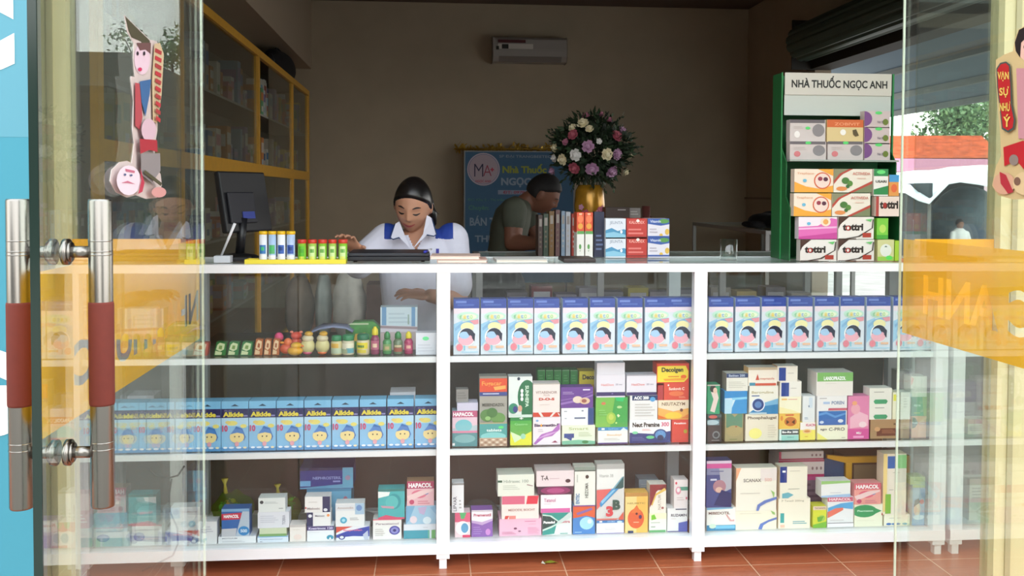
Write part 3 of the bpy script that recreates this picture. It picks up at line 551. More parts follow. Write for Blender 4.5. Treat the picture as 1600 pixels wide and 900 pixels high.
 ('Cb', 1053, 749.5, 1083, 793.5, '#f0e8e8', [E_(.15, .12, .07, .05, '#d84c60'), R_(.3, .25, 1, .38, '#56a088'), E_(.3, .38, .2, .14, '#e49cb0'), E_(.3, .36, .12, .08, '#f4eef0'), L_(.2, .6, .8, .75, 2, '#dccccc'), E_(.9, .65, .06, .05, '#d87088')], 'white box with green strip and pink heart', {}),
 # ---- right bay, middle shelf
 ('Rm', 1104.5, 647, 1127.5, 697, '#3e3c3e', [R_(.0, .02, 1, .12, '#4c6060'), E_(.4, .1, .3, .06, '#d06058'), R_(0, .2, .85, .4, '#6c8c98'), E_(.35, .3, .45, .09, '#b4ccd4'), E_(.62, .75, .26, .14, '#7c8488'), E_(.62, .75, .17, .09, '#3c4044'), R_(.3, .93, .85, .96, '#8c8c8c')], 'dark grey box with round emblem', {}),
 ('Rm', 1104.5, 601, 1125, 647, '#3aa072', [P_([(.3, .25), (.75, .2), (.9, .45), (.6, .95), (.25, .9), (.5, .5)], '#ecd8d0'), E_(.45, .14, .24, .12, '#22201e'), E_(.62, .2, .16, .1, '#ecc8b4'), R_(0, 0, 1, .04, '#c8b8b0')], 'green box with a pale figure on it', {}),
 ('Rm', 1132.5, 646.5, 1161.5, 696.5, '#a89b70', [R_(.06, .0, .95, .5, '#5f8c72'), P_([(.35, 0), (.7, 0), (.52, .12)], '#a89b70'), E_(.5, .62, .44, .2, '#b0a070'), L_(.25, .9, .8, .95, 1, '#6c7c4c'), E_(.6, .46, .05, .03, '#a06048')], 'olive and green upright box', {}),
 ('Rm', 1132, 611, 1167.5, 646, '#3a94d4', [P_([(0, 0), (1, 0), (1, .3), (.5, .34), (.3, .8), (0, 1)], '#cfe6f4'), P_([(.0, .0), (1, .0), (1, .26), (0, .32)], '#2f8cd0'), P_([(.3, .3), (1, .26), (1, .36), (.35, .4)], '#8cd0f0'), P_([(0, .35), (.35, .4), (.3, 1), (0, 1)], '#b8dcf0')], 'sky blue gradient box', {}),
 ('Rm', 1135, 583.5, 1169, 611, '#e9e5da', [R_(0, 0, 1, .24, '#2c3c6c'), T('Batiten 200', .1, .05, .85, .19, '#b8c4dc', .03), L_(.1, .45, .9, .85, 4, '#d0ccc0')], 'white box with navy top band and angled top', {'side': '#b8aea0'}),
 ('Rm', 1164.5, 647, 1216, 696.5, '#eae0cc', [T('Phosphalugel', .06, .08, .94, .22, '#7c6c5c', .03), E_(.3, .72, .2, .2, '#f2e88c'), L_(.68, .4, .95, .9, 6, '#d8ccb8')], 'cream box with a pale yellow spot', {}),
 ('Rm', 1170.5, 603, 1216, 647, '#f0ece0', [T('Beroguline', .08, .18, .84, .3, '#b8ac80', .02), R_(.08, .33, .35, .37, '#5c70a0'), P_([(.4, .65), (1, .45), (1, 1), (0, 1), (0, .95)], '#3a86bc'), P_([(.5, .6), (1, .45), (1, .65), (.5, .72)], '#7cb4d8'), E_(.3, .66, .24, .25, '#e8ecf4'), E_(.3, .66, .2, .21, '#2c4484'), E_(.3, .66, .12, .12, '#5c84c0'), R_(0, .94, .6, 1, '#b8d0dc')], 'white box with navy circle and blue wave', {}),
 ('Rm', 1169, 574, 1214.5, 603, '#f2e8da', [R_(0, 0, 1, .14, '#c8b498'), P_([(.25, .68), (.32, .35), (.38, .68)], '#d0503c'), T('meprazole', .4, .54, .9, .7, '#d89080', .02), R_(.04, .82, .24, .98, '#4a94b0'), R_(.24, .85, .96, .98, '#d4604c')], 'white box with red and blue foot strip', {'side': '#f0c080'}),
 ('Rm', 1217.5, 670.5, 1248, 696.5, '#dff0ea', [R_(.1, .05, 1, .5, '#3c4c50'), T('Bo-Rx 300', .14, .16, .96, .36, '#f4f4f4', .06), R_(.1, .55, 1, 1, '#9ed6cc'), T('300mg', .4, .66, .75, .8, '#5c9c94', .02)], 'small box with dark print band and mint foot', {}),
 ('Rm', 1217, 646, 1250, 670.5, '#f0c45c', [E_(.55, .52, .3, .3, '#c87434'), P_([(.35, .4), (.5, .55), (.35, .7)], '#503018'), P_([(.75, .4), (.6, .55), (.75, .7)], '#503018'), R_(.3, .06, .7, .14, '#dc5c38'), E_(.12, .3, .06, .16, '#e4904c')], 'amber box with a brown butterfly shape', {}),
 ('Rm', 1217.5, 620, 1252, 646, '#f8f2d4', [R_(.1, .1, .35, .2, '#f0c070'), L_(.4, .12, .95, .2, 1, '#e08880'), P_([(0, .6), (.6, .8), (1, 1), (0, 1)], '#f6eab0')], 'cream box with faint red print', {}),
 ('Rm', 1218.5, 596, 1252.5, 620, '#f0ebe2', [R_(.06, .08, .42, .97, '#274494'), L_(.5, .4, .85, .5, 1, '#c0b8b0')], 'white box with navy square, lower of two', {}),
 ('Rm', 1213, 572, 1246.5, 596, '#f0e8dc', [R_(.08, .1, .42, .95, '#274494'), L_(.52, .42, .9, .52, 1, '#c0b8b0')], 'white box with navy square, upper of two', {'side': '#f0bc90'}),
 ('Rm', 1250, 660, 1274, 696, '#f4e468', [R_(0, 0, 1, .42, '#f6f0ec'), T('KLACIN', .38, .08, 1, .22, '#c83c70', .03), E_(.45, .5, .3, .13, '#f0cc90'), E_(.45, .5, .2, .06, '#d8904c'), R_(.3, .78, .5, .82, '#dca850')], 'small yellow box with white top and magenta print', {}),
 ('Rm', 1254, 619, 1273.5, 660, '#e8eaec', [R_(.5, .05, .8, .45, '#d4e0ec'), L_(.15, .8, .5, .9, 2, '#8ca0b8'), R_(.45, .35, .55, .42, '#7c8ca4')], 'upright pale grey white box', {}),
 ('Rm', 1276.5, 664, 1324.5, 696, '#f4f0d8', [T('ago', .1, .25, .32, .4, '#5c5c5c', .03), T('C-PRO', .38, .18, .9, .4, '#3c3c44', .01), P_([(0, .5), (.35, 1), (0, 1)], '#f4ec80'), R_(.8, .84, .92, .9, '#c8c0b0')], 'cream box with black capital print', {}),
 ('Rm', 1276.5, 618.5, 1323.5, 664, '#f2eeee', [L_(.08, .06, .4, .12, 1, '#b0a8a8'), T('POREN', .48, .18, .9, .3, '#8090b0', .03), R_(.2, .2, .42, .28, '#b4c8e8'), P_([(.38, .42), (1, .42), (1, .5), (.36, .5)], '#cc5c70'), R_(.05, .52, .96, 1, '#2f6cb8'), P_([(.05, .6), (.3, .54), (.6, .68), (.95, .58), (.95, .64), (.6, .76), (.3, .62), (.05, .68)], '#5c98d8'), E_(.15, .9, .07, .05, '#c8dcf0'), E_(.78, .86, .09, .06, '#dce8f4')], 'white box with blue lower panel and red strip', {}),
 ('Rm', 1275.5, 582, 1333, 618.5, '#f0e8e2', [R_(.02, 0, 1, .38, '#7cb860'), T('LANSOPRAZOL', .2, .17, .8, .33, '#ffffff', .04), L_(.25, .45, .65, .5, 1, '#dcd4cc')], 'wide white box with light green header', {'d': .08}),
 ('Rm', 1324.5, 619, 1358, 694, '#e484b0', [P_([(.1, .5), (.5, .35), (.95, .45), (.95, .7), (.1, .75)], '#f2b8cc'), E_(.35, .3, .22, .12, '#f0a8b8'), E_(.7, .66, .18, .07, '#f8dce4'), R_(0, .76, 1, 1, '#d8569c'), E_(.3, .16, .12, .05, '#f4a878'), T('MELI', .4, .83, .62, .88, '#fff', .02), R_(.25, .92, .75, .97, '#f0a0cc')], 'tall pink box', {}),
 ('Rm', 1359.5, 655.5, 1405, 692.5, '#a98760', [R_(.22, .46, .98, .86, '#6c3420'), E_(.24, .5, .1, .12, '#d0a070'), L_(.4, .52, .9, .74, 3, '#a06848'), R_(.8, .2, .95, .28, '#6c4c30')], 'tan box with dark brown label', {'side': '#6c2c30'}),
 ('Rm', 1355, 606.5, 1393.5, 655.5, '#eeeae0', [L_(.2, .1, .8, .16, 1, '#a8a49c'), P_([(.18, .42), (.25, .36), (.75, .36), (.82, .42), (.75, .5), (.25, .5)], '#3c9c68'), L_(.25, .6, .8, .66, 1, '#a8a49c'), P_([(.18, .9), (.25, .84), (.75, .84), (.82, .9), (.75, .98), (.25, .98)], '#3c9c68')], 'white box with two green pill shapes', {}),
 ('Rm', 1394.5, 613, 1405.5, 655, '#e9e6c8', [R_(.1, .08, .9, .32, '#e4e04c')], 'thin white box with yellow patch', {}),
 ('Rm', 1406.5, 655.5, 1421, 692.5, '#b49a78', [L_(.2, .3, .8, .6, 3, '#a08460')], 'narrow tan box', {}),
 ('Rm', 1407, 613, 1422.5, 655, '#dfe4d8', [L_(.3, .2, .7, .6, 4, '#c0c8bc')], 'narrow pale upright box', {}),
 ('Rm', 1424, 650, 1468, 693, '#e0a284', [P_([(.03, .04), (.25, .08), (.44, .3), (.25, .52), (.03, .56)], '#2c4c4c'), T('Panadol', .04, .26, .4, .34, '#c8dcd8', .04), L_(.55, .2, .95, .4, 2, '#ecc4b4'), P_([(.44, .3), (1, .0), (1, .12), (.5, .34)], '#e8b8a0')], 'peach box with dark pointed oval', {}),
 ('Rm', 1424, 620, 1469, 650, '#4c9a74', [R_(0, 0, .3, 1, '#3c8078'), T('Atorvas', .14, .36, .6, .5, '#c0e0d0', .03), P_([(.7, 0), (1, 0), (1, 1), (.8, 1)], '#8cac68'), L_(.15, .8, .7, .88, 1, '#c8d068')], 'green box with pale print', {}),
 ('Rm', 1421, 588, 1468, 620, '#dfe2d4', [P_([(0, 0), (.2, .1), (.08, .4), (0, .4)], '#e8b0a0'), L_(.15, .5, .85, .56, 1, '#a8b0a0')], 'grey white box topmost of the right stack', {}),
 # ---- right bay, bottom shelf
 ('Rb', 1104, 793, 1149.5, 837, '#f4f2ec', [P_([(0, 0), (.9, 0), (.9, .05), (0, .1)], '#7cb4d4'), T('MIBEDOTIL', .06, .18, .8, .3, '#8c6c64', .03), R_(0, .76, 1, 1, '#3c8cb8'), R_(.3, .78, .98, .92, '#7cc4e4'), E_(.2, .8, .12, .1, '#d8ecd8'), P_([(.65, .3), (.7, .3), (.85, .55), (.95, .52), (.95, .6), (.8, .6)], '#e8b0b0')], 'white box with blue foot band and red arc', {}),
 ('Rb', 1103.5, 720, 1143, 792.5, '#44508c', [R_(0, 0, 1, .06, '#dccce0'), R_(0, .06, 1, .16, '#d4589c'), R_(0, .16, 1, .3, '#8088ac'), P_([(.5, .16), (1, .16), (1, .6), (.6, .7)], '#b0b0bc'), E_(.52, .55, .26, .14, '#b0808c'), E_(.5, .62, .14, .06, '#e0b8a8'), P_([(.6, .62), (1, .7), (1, 1), (.3, .95)], '#2c3468'), L_(.15, .2, .85, .25, 1, '#5c6490'), R_(.15, .38, .4, .42, '#d0d4e8')], 'tall navy box with magenta top strip', {}),
 ('Rb', 1149, 798, 1213.5, 837, '#f4ecd8', [L_(.1, .1, .8, .2, 1, '#e4dcc8'), P_([(.55, .98), (.6, .7), (.8, .5), (1, .36), (1, .48), (.8, .62), (.68, .78), (.64, 1)], '#6c84c8'), P_([(.85, 0), (.95, .1), (.96, .24), (.9, .2)], '#9cc878')], 'lower cream box with blue curved ribbon', {'side': '#f0d8a8'}),
 ('Rb', 1147.5, 731, 1213.5, 798, '#f4eee0', [P_([(0, 0), (.12, 0), (.0, .3)], '#f4b088'), R_(.6, .02, 1, .3, '#ece0dc'), T('SCANAX', .18, .25, .62, .33, '#8c8880', .03), T('500', .7, .24, .88, .32, '#f0c4b8', .02), L_(.1, .57, .75, .62, 1, '#d8d0c4'), P_([(.5, 1), (.53, .86), (.7, .76), (1, .68), (1, .74), (.75, .82), (.6, .9), (.56, 1)], '#6c84c8'), P_([(.85, .52), (.95, .58), (.93, .72), (.9, .62)], '#9cc878')], 'large cream box with blue ribbon over the lower one', {'side': '#f0c8a0'}),
 ('Rb', 1216, 779, 1266, 834, '#f8efdc', [T('P Tanatil 200mg', .1, .04, .8, .12, '#b0a890', .01), R_(.06, .48, .18, .8, '#46aaa8'), R_(.06, .86, .2, .96, '#f4c8b0'), L_(.45, .74, .95, .86, 2, '#6ca8b8')], 'cream box with small turquoise bar', {}),
 ('Rb', 1218.5, 729, 1261.5, 779, '#f4eedc', [R_(.0, .0, .25, .5, '#27418e'), R_(.08, .12, .2, .18, '#ffffff'), L_(.35, .12, .85, .16, 1, '#c8c4b4'), L_(.3, .68, .85, .72, 1, '#b0b0a4'), P_([(.08, .84), (.3, .8), (.5, .88), (.3, .98), (.08, .98)], '#6cb4c4')], 'cream box with navy corner', {}),
 ('Rb', 1270, 791, 1291.5, 834, '#dcdc40', [R_(0, 0, 1, .17, '#e8d0b8'), T('TATANOL', .1, .05, .95, .13, '#8c6c5c', .02), P_([(0, .85), (1, .7), (1, 1), (0, 1)], '#7cb83c'), E_(.65, .55, .25, .14, '#a8cc5c'), P_([(.3, .5), (.8, .45), (.6, .7), (.35, .72)], '#6cac3c')], 'narrow yellow green box', {}),
 ('Rb', 1292.5, 777, 1333.5, 834, '#f0eef0', [R_(0, 0, .98, .14, '#d8607c'), T('HAPACOL', .06, .02, .9, .11, '#fbe4ea', .04), P_([(.02, .34), (.5, .2), (.98, .16), (.98, .4), (.6, .36), (.02, .5)], '#5cace0'), P_([(.0, .48), (.3, .36), (.6, .34), (.6, .42), (.2, .6), (0, .68)], '#f07c68'), L_(.1, .74, .8, .78, 1, '#c8c0c0'), R_(0, .84, 1, .86, '#7c6c74'), R_(0, .86, 1, .98, '#f8f4f8')], 'white box with red header and blue swoosh', {}),
 ('Rb', 1334.5, 788, 1379, 834, '#f2eed8', [E_(.36, .3, .44, .28, '#379a60'), P_([(.7, .15), (.97, .3), (.7, .45)], '#379a60'), T('Pharmaton', .1, .24, .66, .33, '#c0e8cc', .03), L_(.1, .7, .9, .74, 1, '#e0dcc8'), R_(.96, .4, 1, .5, '#c0504c')], 'cream box with green oval', {}),
 ('Rb', 1334.5, 755, 1376.5, 788, '#f2a4a4', HAPA('#f2a49c', '#dc6878', '#e86c84'), 'salmon pink box', {}),
 ('Rb', 1283, 751.5, 1329, 777, '#f2f2f2', [P_([(0, 0), (1, 0), (1, .12), (0, .2)], '#9ccc7c'), P_([(0, .9), (.5, .84), (1, .8), (1, 1), (0, 1)], '#a8c8ec'), L_(.3, .68, .8, .76, 1, '#c8c8d4')], 'white box with thin green top edge', {'yaw': .0}),
 ('Rb', 1381, 804, 1421.5, 834, '#f4eeda', [L_(.2, .25, .8, .38, 1, '#c8c8bc'), E_(.18, .82, .1, .1, '#2f6cb4'), E_(.46, .82, .18, .1, '#3c7cb8'), E_(.8, .82, .1, .09, '#5ca8c0')], 'cream box with blue dots', {}),
 ('Rb', 1378, 709, 1416, 804, '#f4e8d0', [R_(.0, 0, .16, .95, '#f4d890'), R_(.18, .04, .5, .24, '#2a64b0'), R_(.52, .02, 1, .24, '#8cd48c'), R_(.2, .24, 1, 1, '#f0e6d8'), R_(.1, .66, .34, .98, '#84bc48'), L_(.4, .3, .8, .32, 1, '#c0b8a8'), L_(.25, .58, .5, .6, 1, '#a8a098')], 'very tall cream box with blue square and green corner', {}),
 ('Rb', 1425, 757, 1468, 831, '#9cb8d4', [R_(.0, .8, 1, 1, '#5c98c4'), E_(.38, .6, .28, .17, '#e4c4ac'), P_([(.1, .55), (.2, .38), (.5, .34), (.62, .44), (.3, .5)], '#3c4048'), E_(.75, .42, .18, .06, '#e0706c'), E_(.5, .8, .45, .06, '#cfe0ec'), R_(0, 0, 1, .07, '#a8c070'), P_([(.6, .1), (1, .1), (1, .35), (.7, .3)], '#5c94c8')], 'pale blue carton with a child face picture', {}),
 ('Rb', 1422, 745, 1463, 757, '#b4c47c', [L_(.2, .3, .7, .6, 1, '#94a85c')], 'flat lime green box on the pale blue carton', {}),
 # ---- left bay, bottom shelf
 ('Lb', 341, 838, 400, 860, '#ebedf1', [T('MOTILIUM', .1, .2, .5, .36, '#6c7484', .02), L_(.1, .6, .8, .85, 2, '#c0c4cc')], 'long white box lying flat', {'d': .08}),
 ('Lb', 346, 795, 390, 838, '#2c68b0', [R_(0, 0, 1, .1, '#7cacd4'), P_([(0, .18), (.7, .14), (.82, .24), (.72, .38), (0, .4)], '#cc3450'), T('HAPACOL', .08, .21, .62, .33, '#ffffff', .05), P_([(.75, .1), (1, .1), (1, 1), (.5, 1)], '#b8c8d8'), P_([(0, .72), (.55, .7), (.5, 1), (0, 1)], '#c8ccd4'), E_(.8, .8, .2, .17, '#2f88c8'), T('500', .68, .74, .92, .86, '#cfe4f4', .04)], 'blue box with red ribbon and round badge', {}),
 ('Lb', 402, 838, 450.5, 859, '#dfe8f4', [R_(0, 0, 1, .14, '#7cb4dc'), T('Concertcor', .08, .35, .84, .56, '#9cacc8', .03), R_(.08, .8, .16, .86, '#6c7484')], 'flat pale blue box', {}),
 ('Lb', 405, 825, 448, 838, '#cfd8b8', [R_(0, .7, 1, 1, '#7ca868')], 'thin greenish box between white boxes', {}),
 ('Lb', 402.5, 800, 452, 825, '#e4e6ee', [L_(.08, .2, .65, .7, 4, '#ccd0dc'), T('TOBRA', .78, .2, .88, .8, '#8c90a0', .01, 90)], 'wide white box with vertical print', {}),
 ('Lb', 403.5, 778, 446, 800, '#e6eae8', [E_(.12, .3, .07, .12, '#3c4448'), L_(.22, .26, .8, .42, 2, '#b8c0c0'), R_(.76, .72, .92, .78, '#a0a8a8')], 'white box topmost of the stack near the candy bags', {}),
 ('Lb', 452.5, 820, 478, 857, '#eee6e0', [R_(0, 0, 1, .14, '#ccc4c0'), L_(.2, .26, .8, .32, 1, '#dcd0c4'), E_(.5, .72, .26, .16, '#f0dcd4')], 'cream upright box', {}),
 ('Lb', 479.5, 822, 522, 856, '#eef0f4', [R_(0, 0, 1, .28, '#3c3474'), T('Kvatrimox 120', .06, .06, .96, .22, '#d4d0ec', .04), L_(.06, .38, .6, .42, 1, '#c8ccd4'), E_(.86, .76, .13, .16, '#2f98b4'), P_([(.8, .9), (.86, .72), (.92, .9)], '#f0f4f4')], 'white box with purple header and teal drop', {}),
 ('Lb', 479, 800.5, 517, 822, '#efefef', [R_(0, 0, .26, 1, '#22305c'), E_(.14, .25, .08, .12, '#e8ecf4'), T('Meloxic', .35, .18, .75, .32, '#7c7c88', .02), E_(.9, .22, .06, .1, '#f0a060')], 'white box with navy left edge', {}),
 ('Lb', 476, 776, 516, 800.5, '#f0eeec', [R_(.7, 0, 1, 1, '#1f2e5a'), E_(.82, .85, .08, .1, '#e8ecf4'), T('Meloxic', .1, .68, .6, .82, '#a09090', .02), L_(.15, .3, .6, .4, 1, '#d0ccc8'), E_(.04, .7, .03, .06, '#d04040')], 'white box with navy right edge', {}),
 ('Lb', 525, 822.5, 577.5, 855, '#eceef4', [P_([(0, .6), (.3, .35), (1, 0), (1, .75), (.5, .7), (0, .8)], '#2c48a8'), P_([(0, 0), (.5, 0), (.2, .22), (0, .45)], '#dc5440'), T('Ibuprofen', .22, .2, .78, .36, '#e47ca0', .03), E_(.17, .76, .1, .17, '#2c3c88'), E_(.17, .76, .06, .1, '#e8ecf4'), P_([(.8, .6), (.95, .3), (.98, .98), (.85, .95)], '#c0c8dc')], 'blue and white box with red corner', {}),
 ('Lb', 524, 786.5, 569.5, 822.5, '#eef0f0', [R_(0, .04, .72, .32, '#e0e4e8'), T('Amoxicilin', .06, .14, .62, .24, '#b8a8a4', .02), R_(.68, .0, 1, .48, '#a8c8e0'), E_(.82, .2, .1, .13, '#6c94c8'), E_(.28, .72, .12, .14, '#4cb0d0'), E_(.28, .72, .06, .07, '#a8e0f0'), L_(.5, .6, .85, .74, 2, '#b8b8b8')], 'white box with light blue disc', {}),
 ('Lb', 582.5, 811, 627.5, 853.5, '#efece8', [R_(0, 0, 1, .05, '#e06c80'), T('Paracetamol', .1, .18, .9, .28, '#a89ca4', .03), E_(.76, .56, .19, .22, '#44449c'), E_(.76, .56, .14, .16, '#8c8ccc'), E_(.76, .56, .06, .07, '#2c2c74'), L_(.08, .45, .42, .85, 4, '#d0ccc8')], 'white box with violet rosette', {}),
 ('Lb', 590.5, 764, 632.5, 811, '#46b4b8', [R_(0, 0, 1, .08, '#2f7c78'), P_([(0, .08), (.45, .1), (.4, .22), (0, .3)], '#eef6f4'), E_(.6, .42, .26, .26, '#2f9ca4'), E_(.52, .44, .24, .22, '#58c0c0'), P_([(.1, .55), (.6, .58), (.6, .66), (.15, .62)], '#c8a0b0'), P_([(0, .95), (.3, .86), (.7, .94), (1, .95), (1, 1), (0, 1)], '#dc5878')], 'turquoise box on the violet rosette box', {}),
 ('Lb', 630.5, 819, 683, 852, '#e2e6ee', [R_(0, .42, .75, 1, '#3f9cae'), R_(.75, .42, .8, 1, '#6cb49c'), R_(.86, .42, .98, 1, '#74b468'), L_(.6, .2, .8, .26, 1, '#b0b4bc')], 'wide white box with teal and green foot', {}),
 ('Lb', 634, 790, 683, 819, '#a4cce4', [P_([(0, 0), (.3, 0), (.1, .8), (0, 1)], '#78b0d4'), E_(.25, .75, .12, .2, '#ecdce4'), E_(.7, .8, .14, .2, '#dcecf4'), P_([(.4, .1), (.7, .05), (.6, .5), (.45, .4)], '#c4b4d8'), P_([(.8, .1), (1, .0), (1, .5)], '#8cbcdc')], 'light blue patterned box', {}),
 ('Lb', 635.5, 752, 678.5, 790, '#eec0c8', HAPA(), 'pink box topmost of the stack beside the left post', {'top': '#b08c6c'}),
 # ---- far left bay, bottom shelf (seen through the door)
 ('Wb', 146, 824, 200, 873, '#e6e2d4', [R_(0, 0, 1, .05, '#d88080'), T('Paracetamol', .1, .17, .85, .25, '#a09890', .03), E_(.28, .55, .19, .2, '#4c4c98'), E_(.28, .55, .13, .14, '#8c88c0')], 'cream box with violet rosette seen through the door', {}),
 ('Wb', 203, 836, 262, 870, '#e4e4e8', [P_([(0, .0), (1, .2), (1, .7), (0, .5)], '#2f4488'), E_(.1, .6, .09, .2, '#5c6c98'), T('Ibuprofen', .3, .25, .8, .42, '#d87c98', .03)], 'blue and white box seen through the door', {}),
 ('Wb', 212, 818, 258, 836, '#e2e2da', [L_(.1, .3, .8, .6, 2, '#b8b8b0')], 'white box over the blue and white one', {}),
 ('Wb', 214, 797, 258, 818, '#a4bccc', [R_(0, .4, 1, 1, '#e0e4e4'), L_(.1, .55, .7, .75, 2, '#a8b4b8')], 'pale blue topped box, upper of that stack', {}),
 ('Wb', 265, 812, 298, 868, '#e4d8cc', [R_(0, 0, 1, .45, '#e2e2dc'), P_([(.2, .5), (1, .45), (1, .6), (.2, .62)], '#d8a8a0'), E_(.1, .8, .08, .1, '#2c3868')], 'cream and pink upright box behind the door', {}),
 ('Wb', 270, 783, 311, 812, '#dfe2d8', [L_(.1, .3, .85, .75, 3, '#98a09c')], 'white box with grey lines, upper of the door stack', {}),
 ('Wb', 146, 784, 187, 824, '#5ca098', [R_(0, 0, 1, .1, '#dff0ea'), E_(.5, .5, .3, .3, '#3c8c88')], 'teal box above the violet rosette box', {}),
 ('Wb', 101, 826, 144, 873, '#d8d4c0', [R_(0, .5, 1, 1, '#4c9484'), L_(.1, .1, .8, .4, 3, '#b0b0a0')], 'cream and green box close to the frame post', {}),
 ('Wb', 104, 772, 140, 824, '#d8786c', [R_(0, 0, 1, .5, '#e8b0a0'), L_(.1, .6, .9, .9, 3, '#f0d0c8')], 'salmon box close to the frame post', {}),
 ('Lb', 310, 815, 339, 863, '#e8e8ea', [L_(.15, .2, .8, .5, 3, '#c4c4cc')], 'plain white upright box at the left post', {}),
 # ---- left bay, top shelf
 ('Lt', 649.5, 520, 683.5, 559.5, '#e3e5ee', [E_(.48, .26, .16, .09, '#6ee89a'), L_(.1, .5, .9, .9, 3, '#d4d6e0')], 'square white box with green sticker', {}),
 # ---- side counter
 ('Sm', 1512, 655, 1545, 695, '#c8c0a8', [R_(0, 0, 1, .3, '#b07870'), L_(.1, .4, .8, .8, 3, '#a09880')], 'beige box with dull red top', {'Y': 3.2}),
 ('Sm', 1548, 640, 1592, 695, '#b0a898', [R_(0, .3, .7, .7, '#98504c'), E_(.6, .75, .3, .2, '#5c6c7c')], 'grey box with red panel', {'Y': 3.2}),
 ('Sb', 1514, 748, 1556, 834, '#c2c0ae', [L_(.1, .2, .8, .5, 4, '#9c9c90')], 'pale box with grey print', {'Y': 3.2}),
 ('Sb', 1560, 770, 1598, 834, '#cfcab2', [R_(0, 0, 1, .2, '#7c8c8c')], 'pale box with grey green top', {'Y': 3.2}),
 ('St', 1550, 500, 1590, 552, '#c8c4b4', [R_(0, 0, 1, .3, '#a85c50')], 'pale box with brick red top', {'Y': 3.2}),
]
for k, x0, y0, x1, y1, col, des, lab, kw in FRONT:
    carton(k, x0, y0, x1, y1, col, des, lab, **kw)
# second row, behind
BACK = [
 ('Cm', 905, 580, 930, 606, '#e8d030', [T('Deco', .2, .2, .95, .5, '#2c2410', .04), R_(0, .8, 1, 1, '#d8a020')], 'yellow box half hidden behind the purple box', {}),
 ('Cb', 998, 749, 1029, 770, '#8c99a4', [L_(.1, .3, .8, .6, 2, '#a8b4bc')], 'grey blue box standing back behind the orange drop box', {}),
 ('Lb', 479, 764, 549, 800, '#6fb4d8', [E_(.87, .45, .05, .12, '#c07c94'), R_(0, 0, 1, .1, '#4c90b8')], 'long light blue box under the dark blue one', {'d': .12}),
 ('Lb', 468.5, 731, 552, 763, '#232f86', [R_(0, 0, .8, .12, '#0f1a4c'), R_(.8, 0, 1, 1, '#64accf'), E_(.9, .5, .05, .12, '#a08cac'), R_(.0, .62, .2, .88, '#6cacdc'), T('NEPHROSTERIL', .24, .42, .78, .56, '#8c98d8', .03), R_(.62, .62, .76, .7, '#8c98d8'), P_([(0, .95), (.8, .8), (.8, 1), (0, 1)], '#64a4cc')], 'long dark blue box resting on the light blue one', {'d': .12}),
 ('Rb', 1218, 745, 1287, 790, '#8c7086', [L_(.1, .2, .9, .8, 3, '#6c5068'), R_(0, 0, 1, .12, '#c04888')], 'mauve box at the bottom of the pink banded stack', {'d': .1}),
 ('Rb', 1216, 719, 1288, 745, '#d8c4c4', [R_(0, 0, .1, 1, '#c8506c'), R_(0, 0, 1, .1, '#a83858'), R_(0, .85, 1, 1, '#c02c6c'), T('• • •', .72, .4, .95, .6, '#8c6c70', .03)], 'grey pink box with crimson edge, middle of its stack', {'d': .1}),
 ('Rb', 1217, 705.5, 1287, 718.5, '#cfc0c0', [R_(0, 0, .05, 1, '#c8506c'), R_(0, .82, 1, 1, '#a83858'), T('• • •', .72, .3, .95, .6, '#8c6c70', .03)], 'grey pink box with crimson edge, top of its stack', {'d': .1}),
 ('Rm', 1405, 580, 1421, 612, '#9a9a94', [], 'grey box in the shadow behind the pale boxes', {}),
 ('Wm', 560, 600, 561, 601, '#000000', [], 'x', {}),
]
for k, x0, y0, x1, y1, col, des, lab, kw in BACK:
    if lab == 'x': continue
    kw = dict(kw); kw.setdefault('Y', 3.275); kw.setdefault('d', .06)
    carton(k, x0, y0, x1, y1, col, des, lab, **kw)
for i in range(5):
    carton('Cm', 840+12.7*i, 578, 852+12.7*i, 602, '#2f8a3c', [R_(0, .0, 1, .06, '#7cb07c'), L_(.2, .3, .8, .8, 3, '#5aa862')], '%s of five narrow green boxes standing behind the purple box' % ['leftmost', 'second from left', 'middle', 'fourth from left', 'rightmost'][i], Y=3.29, d=.05, group='narrow green boxes', over=True)

# ------------------------------------------------------------------ things on the counter
def lay(px0, px1, Y, fn): pass
ZT = ZTOP+.0005
yel = M('#e8d23a', .5)
t = at(388, 408, 3.2).x; u = at(543, 408, 3.2).x
b = MB().box(t, u, 3.135, 3.20, ZT, ZT+.004, yel).box(t, u, 3.135, 3.138, ZT+.004, ZT+.014, yel).box(t, u, 3.197, 3.2, ZT+.004, ZT+.014, yel).box(t, t+.003, 3.138, 3.197, ZT+.004, ZT+.014, yel).box(u-.003, u, 3.138, 3.197, ZT+.004, ZT+.014, yel)
b.build('display_tray', label='flat yellow card tray holding effervescent tubes on the counter', cat='tray')
def tube_pack(px0, px1, py0, cap, body, lab, i, grp, accents):
    Y = 3.168; a = at(px0, 390, Y).x; c = at(px1, 390, Y).x; r = (c-a)/2; zt = at(px0, py0, Y).z; z0 = ZT+.0045; h = zt-z0; hc = .011 if cap == '#e4b81c' else .013
    root = empty('effervescent_tube', ((a+c)/2, Y, z0), label=lab, cat='tube', group=grp)
    b = MB().lathe([(r*.93, 0), (r*.95, .002), (r*.95, h-hc)], M(body, .35), 20)
    for (v0, v1, colr, w) in accents:
        n = 8; vs = []; 
        for q in range(n+1):
            an = -math.pi/2 + w*(q/n-.5)*2
            for v in (v0, v1): vs.append((r*.965*math.cos(an), r*.965*math.sin(an), (h-hc)*v))
        b.add(vs, [(2*q, 2*q+2, 2*q+3, 2*q+1) for q in range(n)], M(colr, .4))
    b.build('tube_body', root)
    MB().lathe([(r*.96, h-hc), (r*1.02, h-hc+.001), (r*1.02, h-.001), (r*.9, h)], M(cap, .4), 20).build('cap', root)
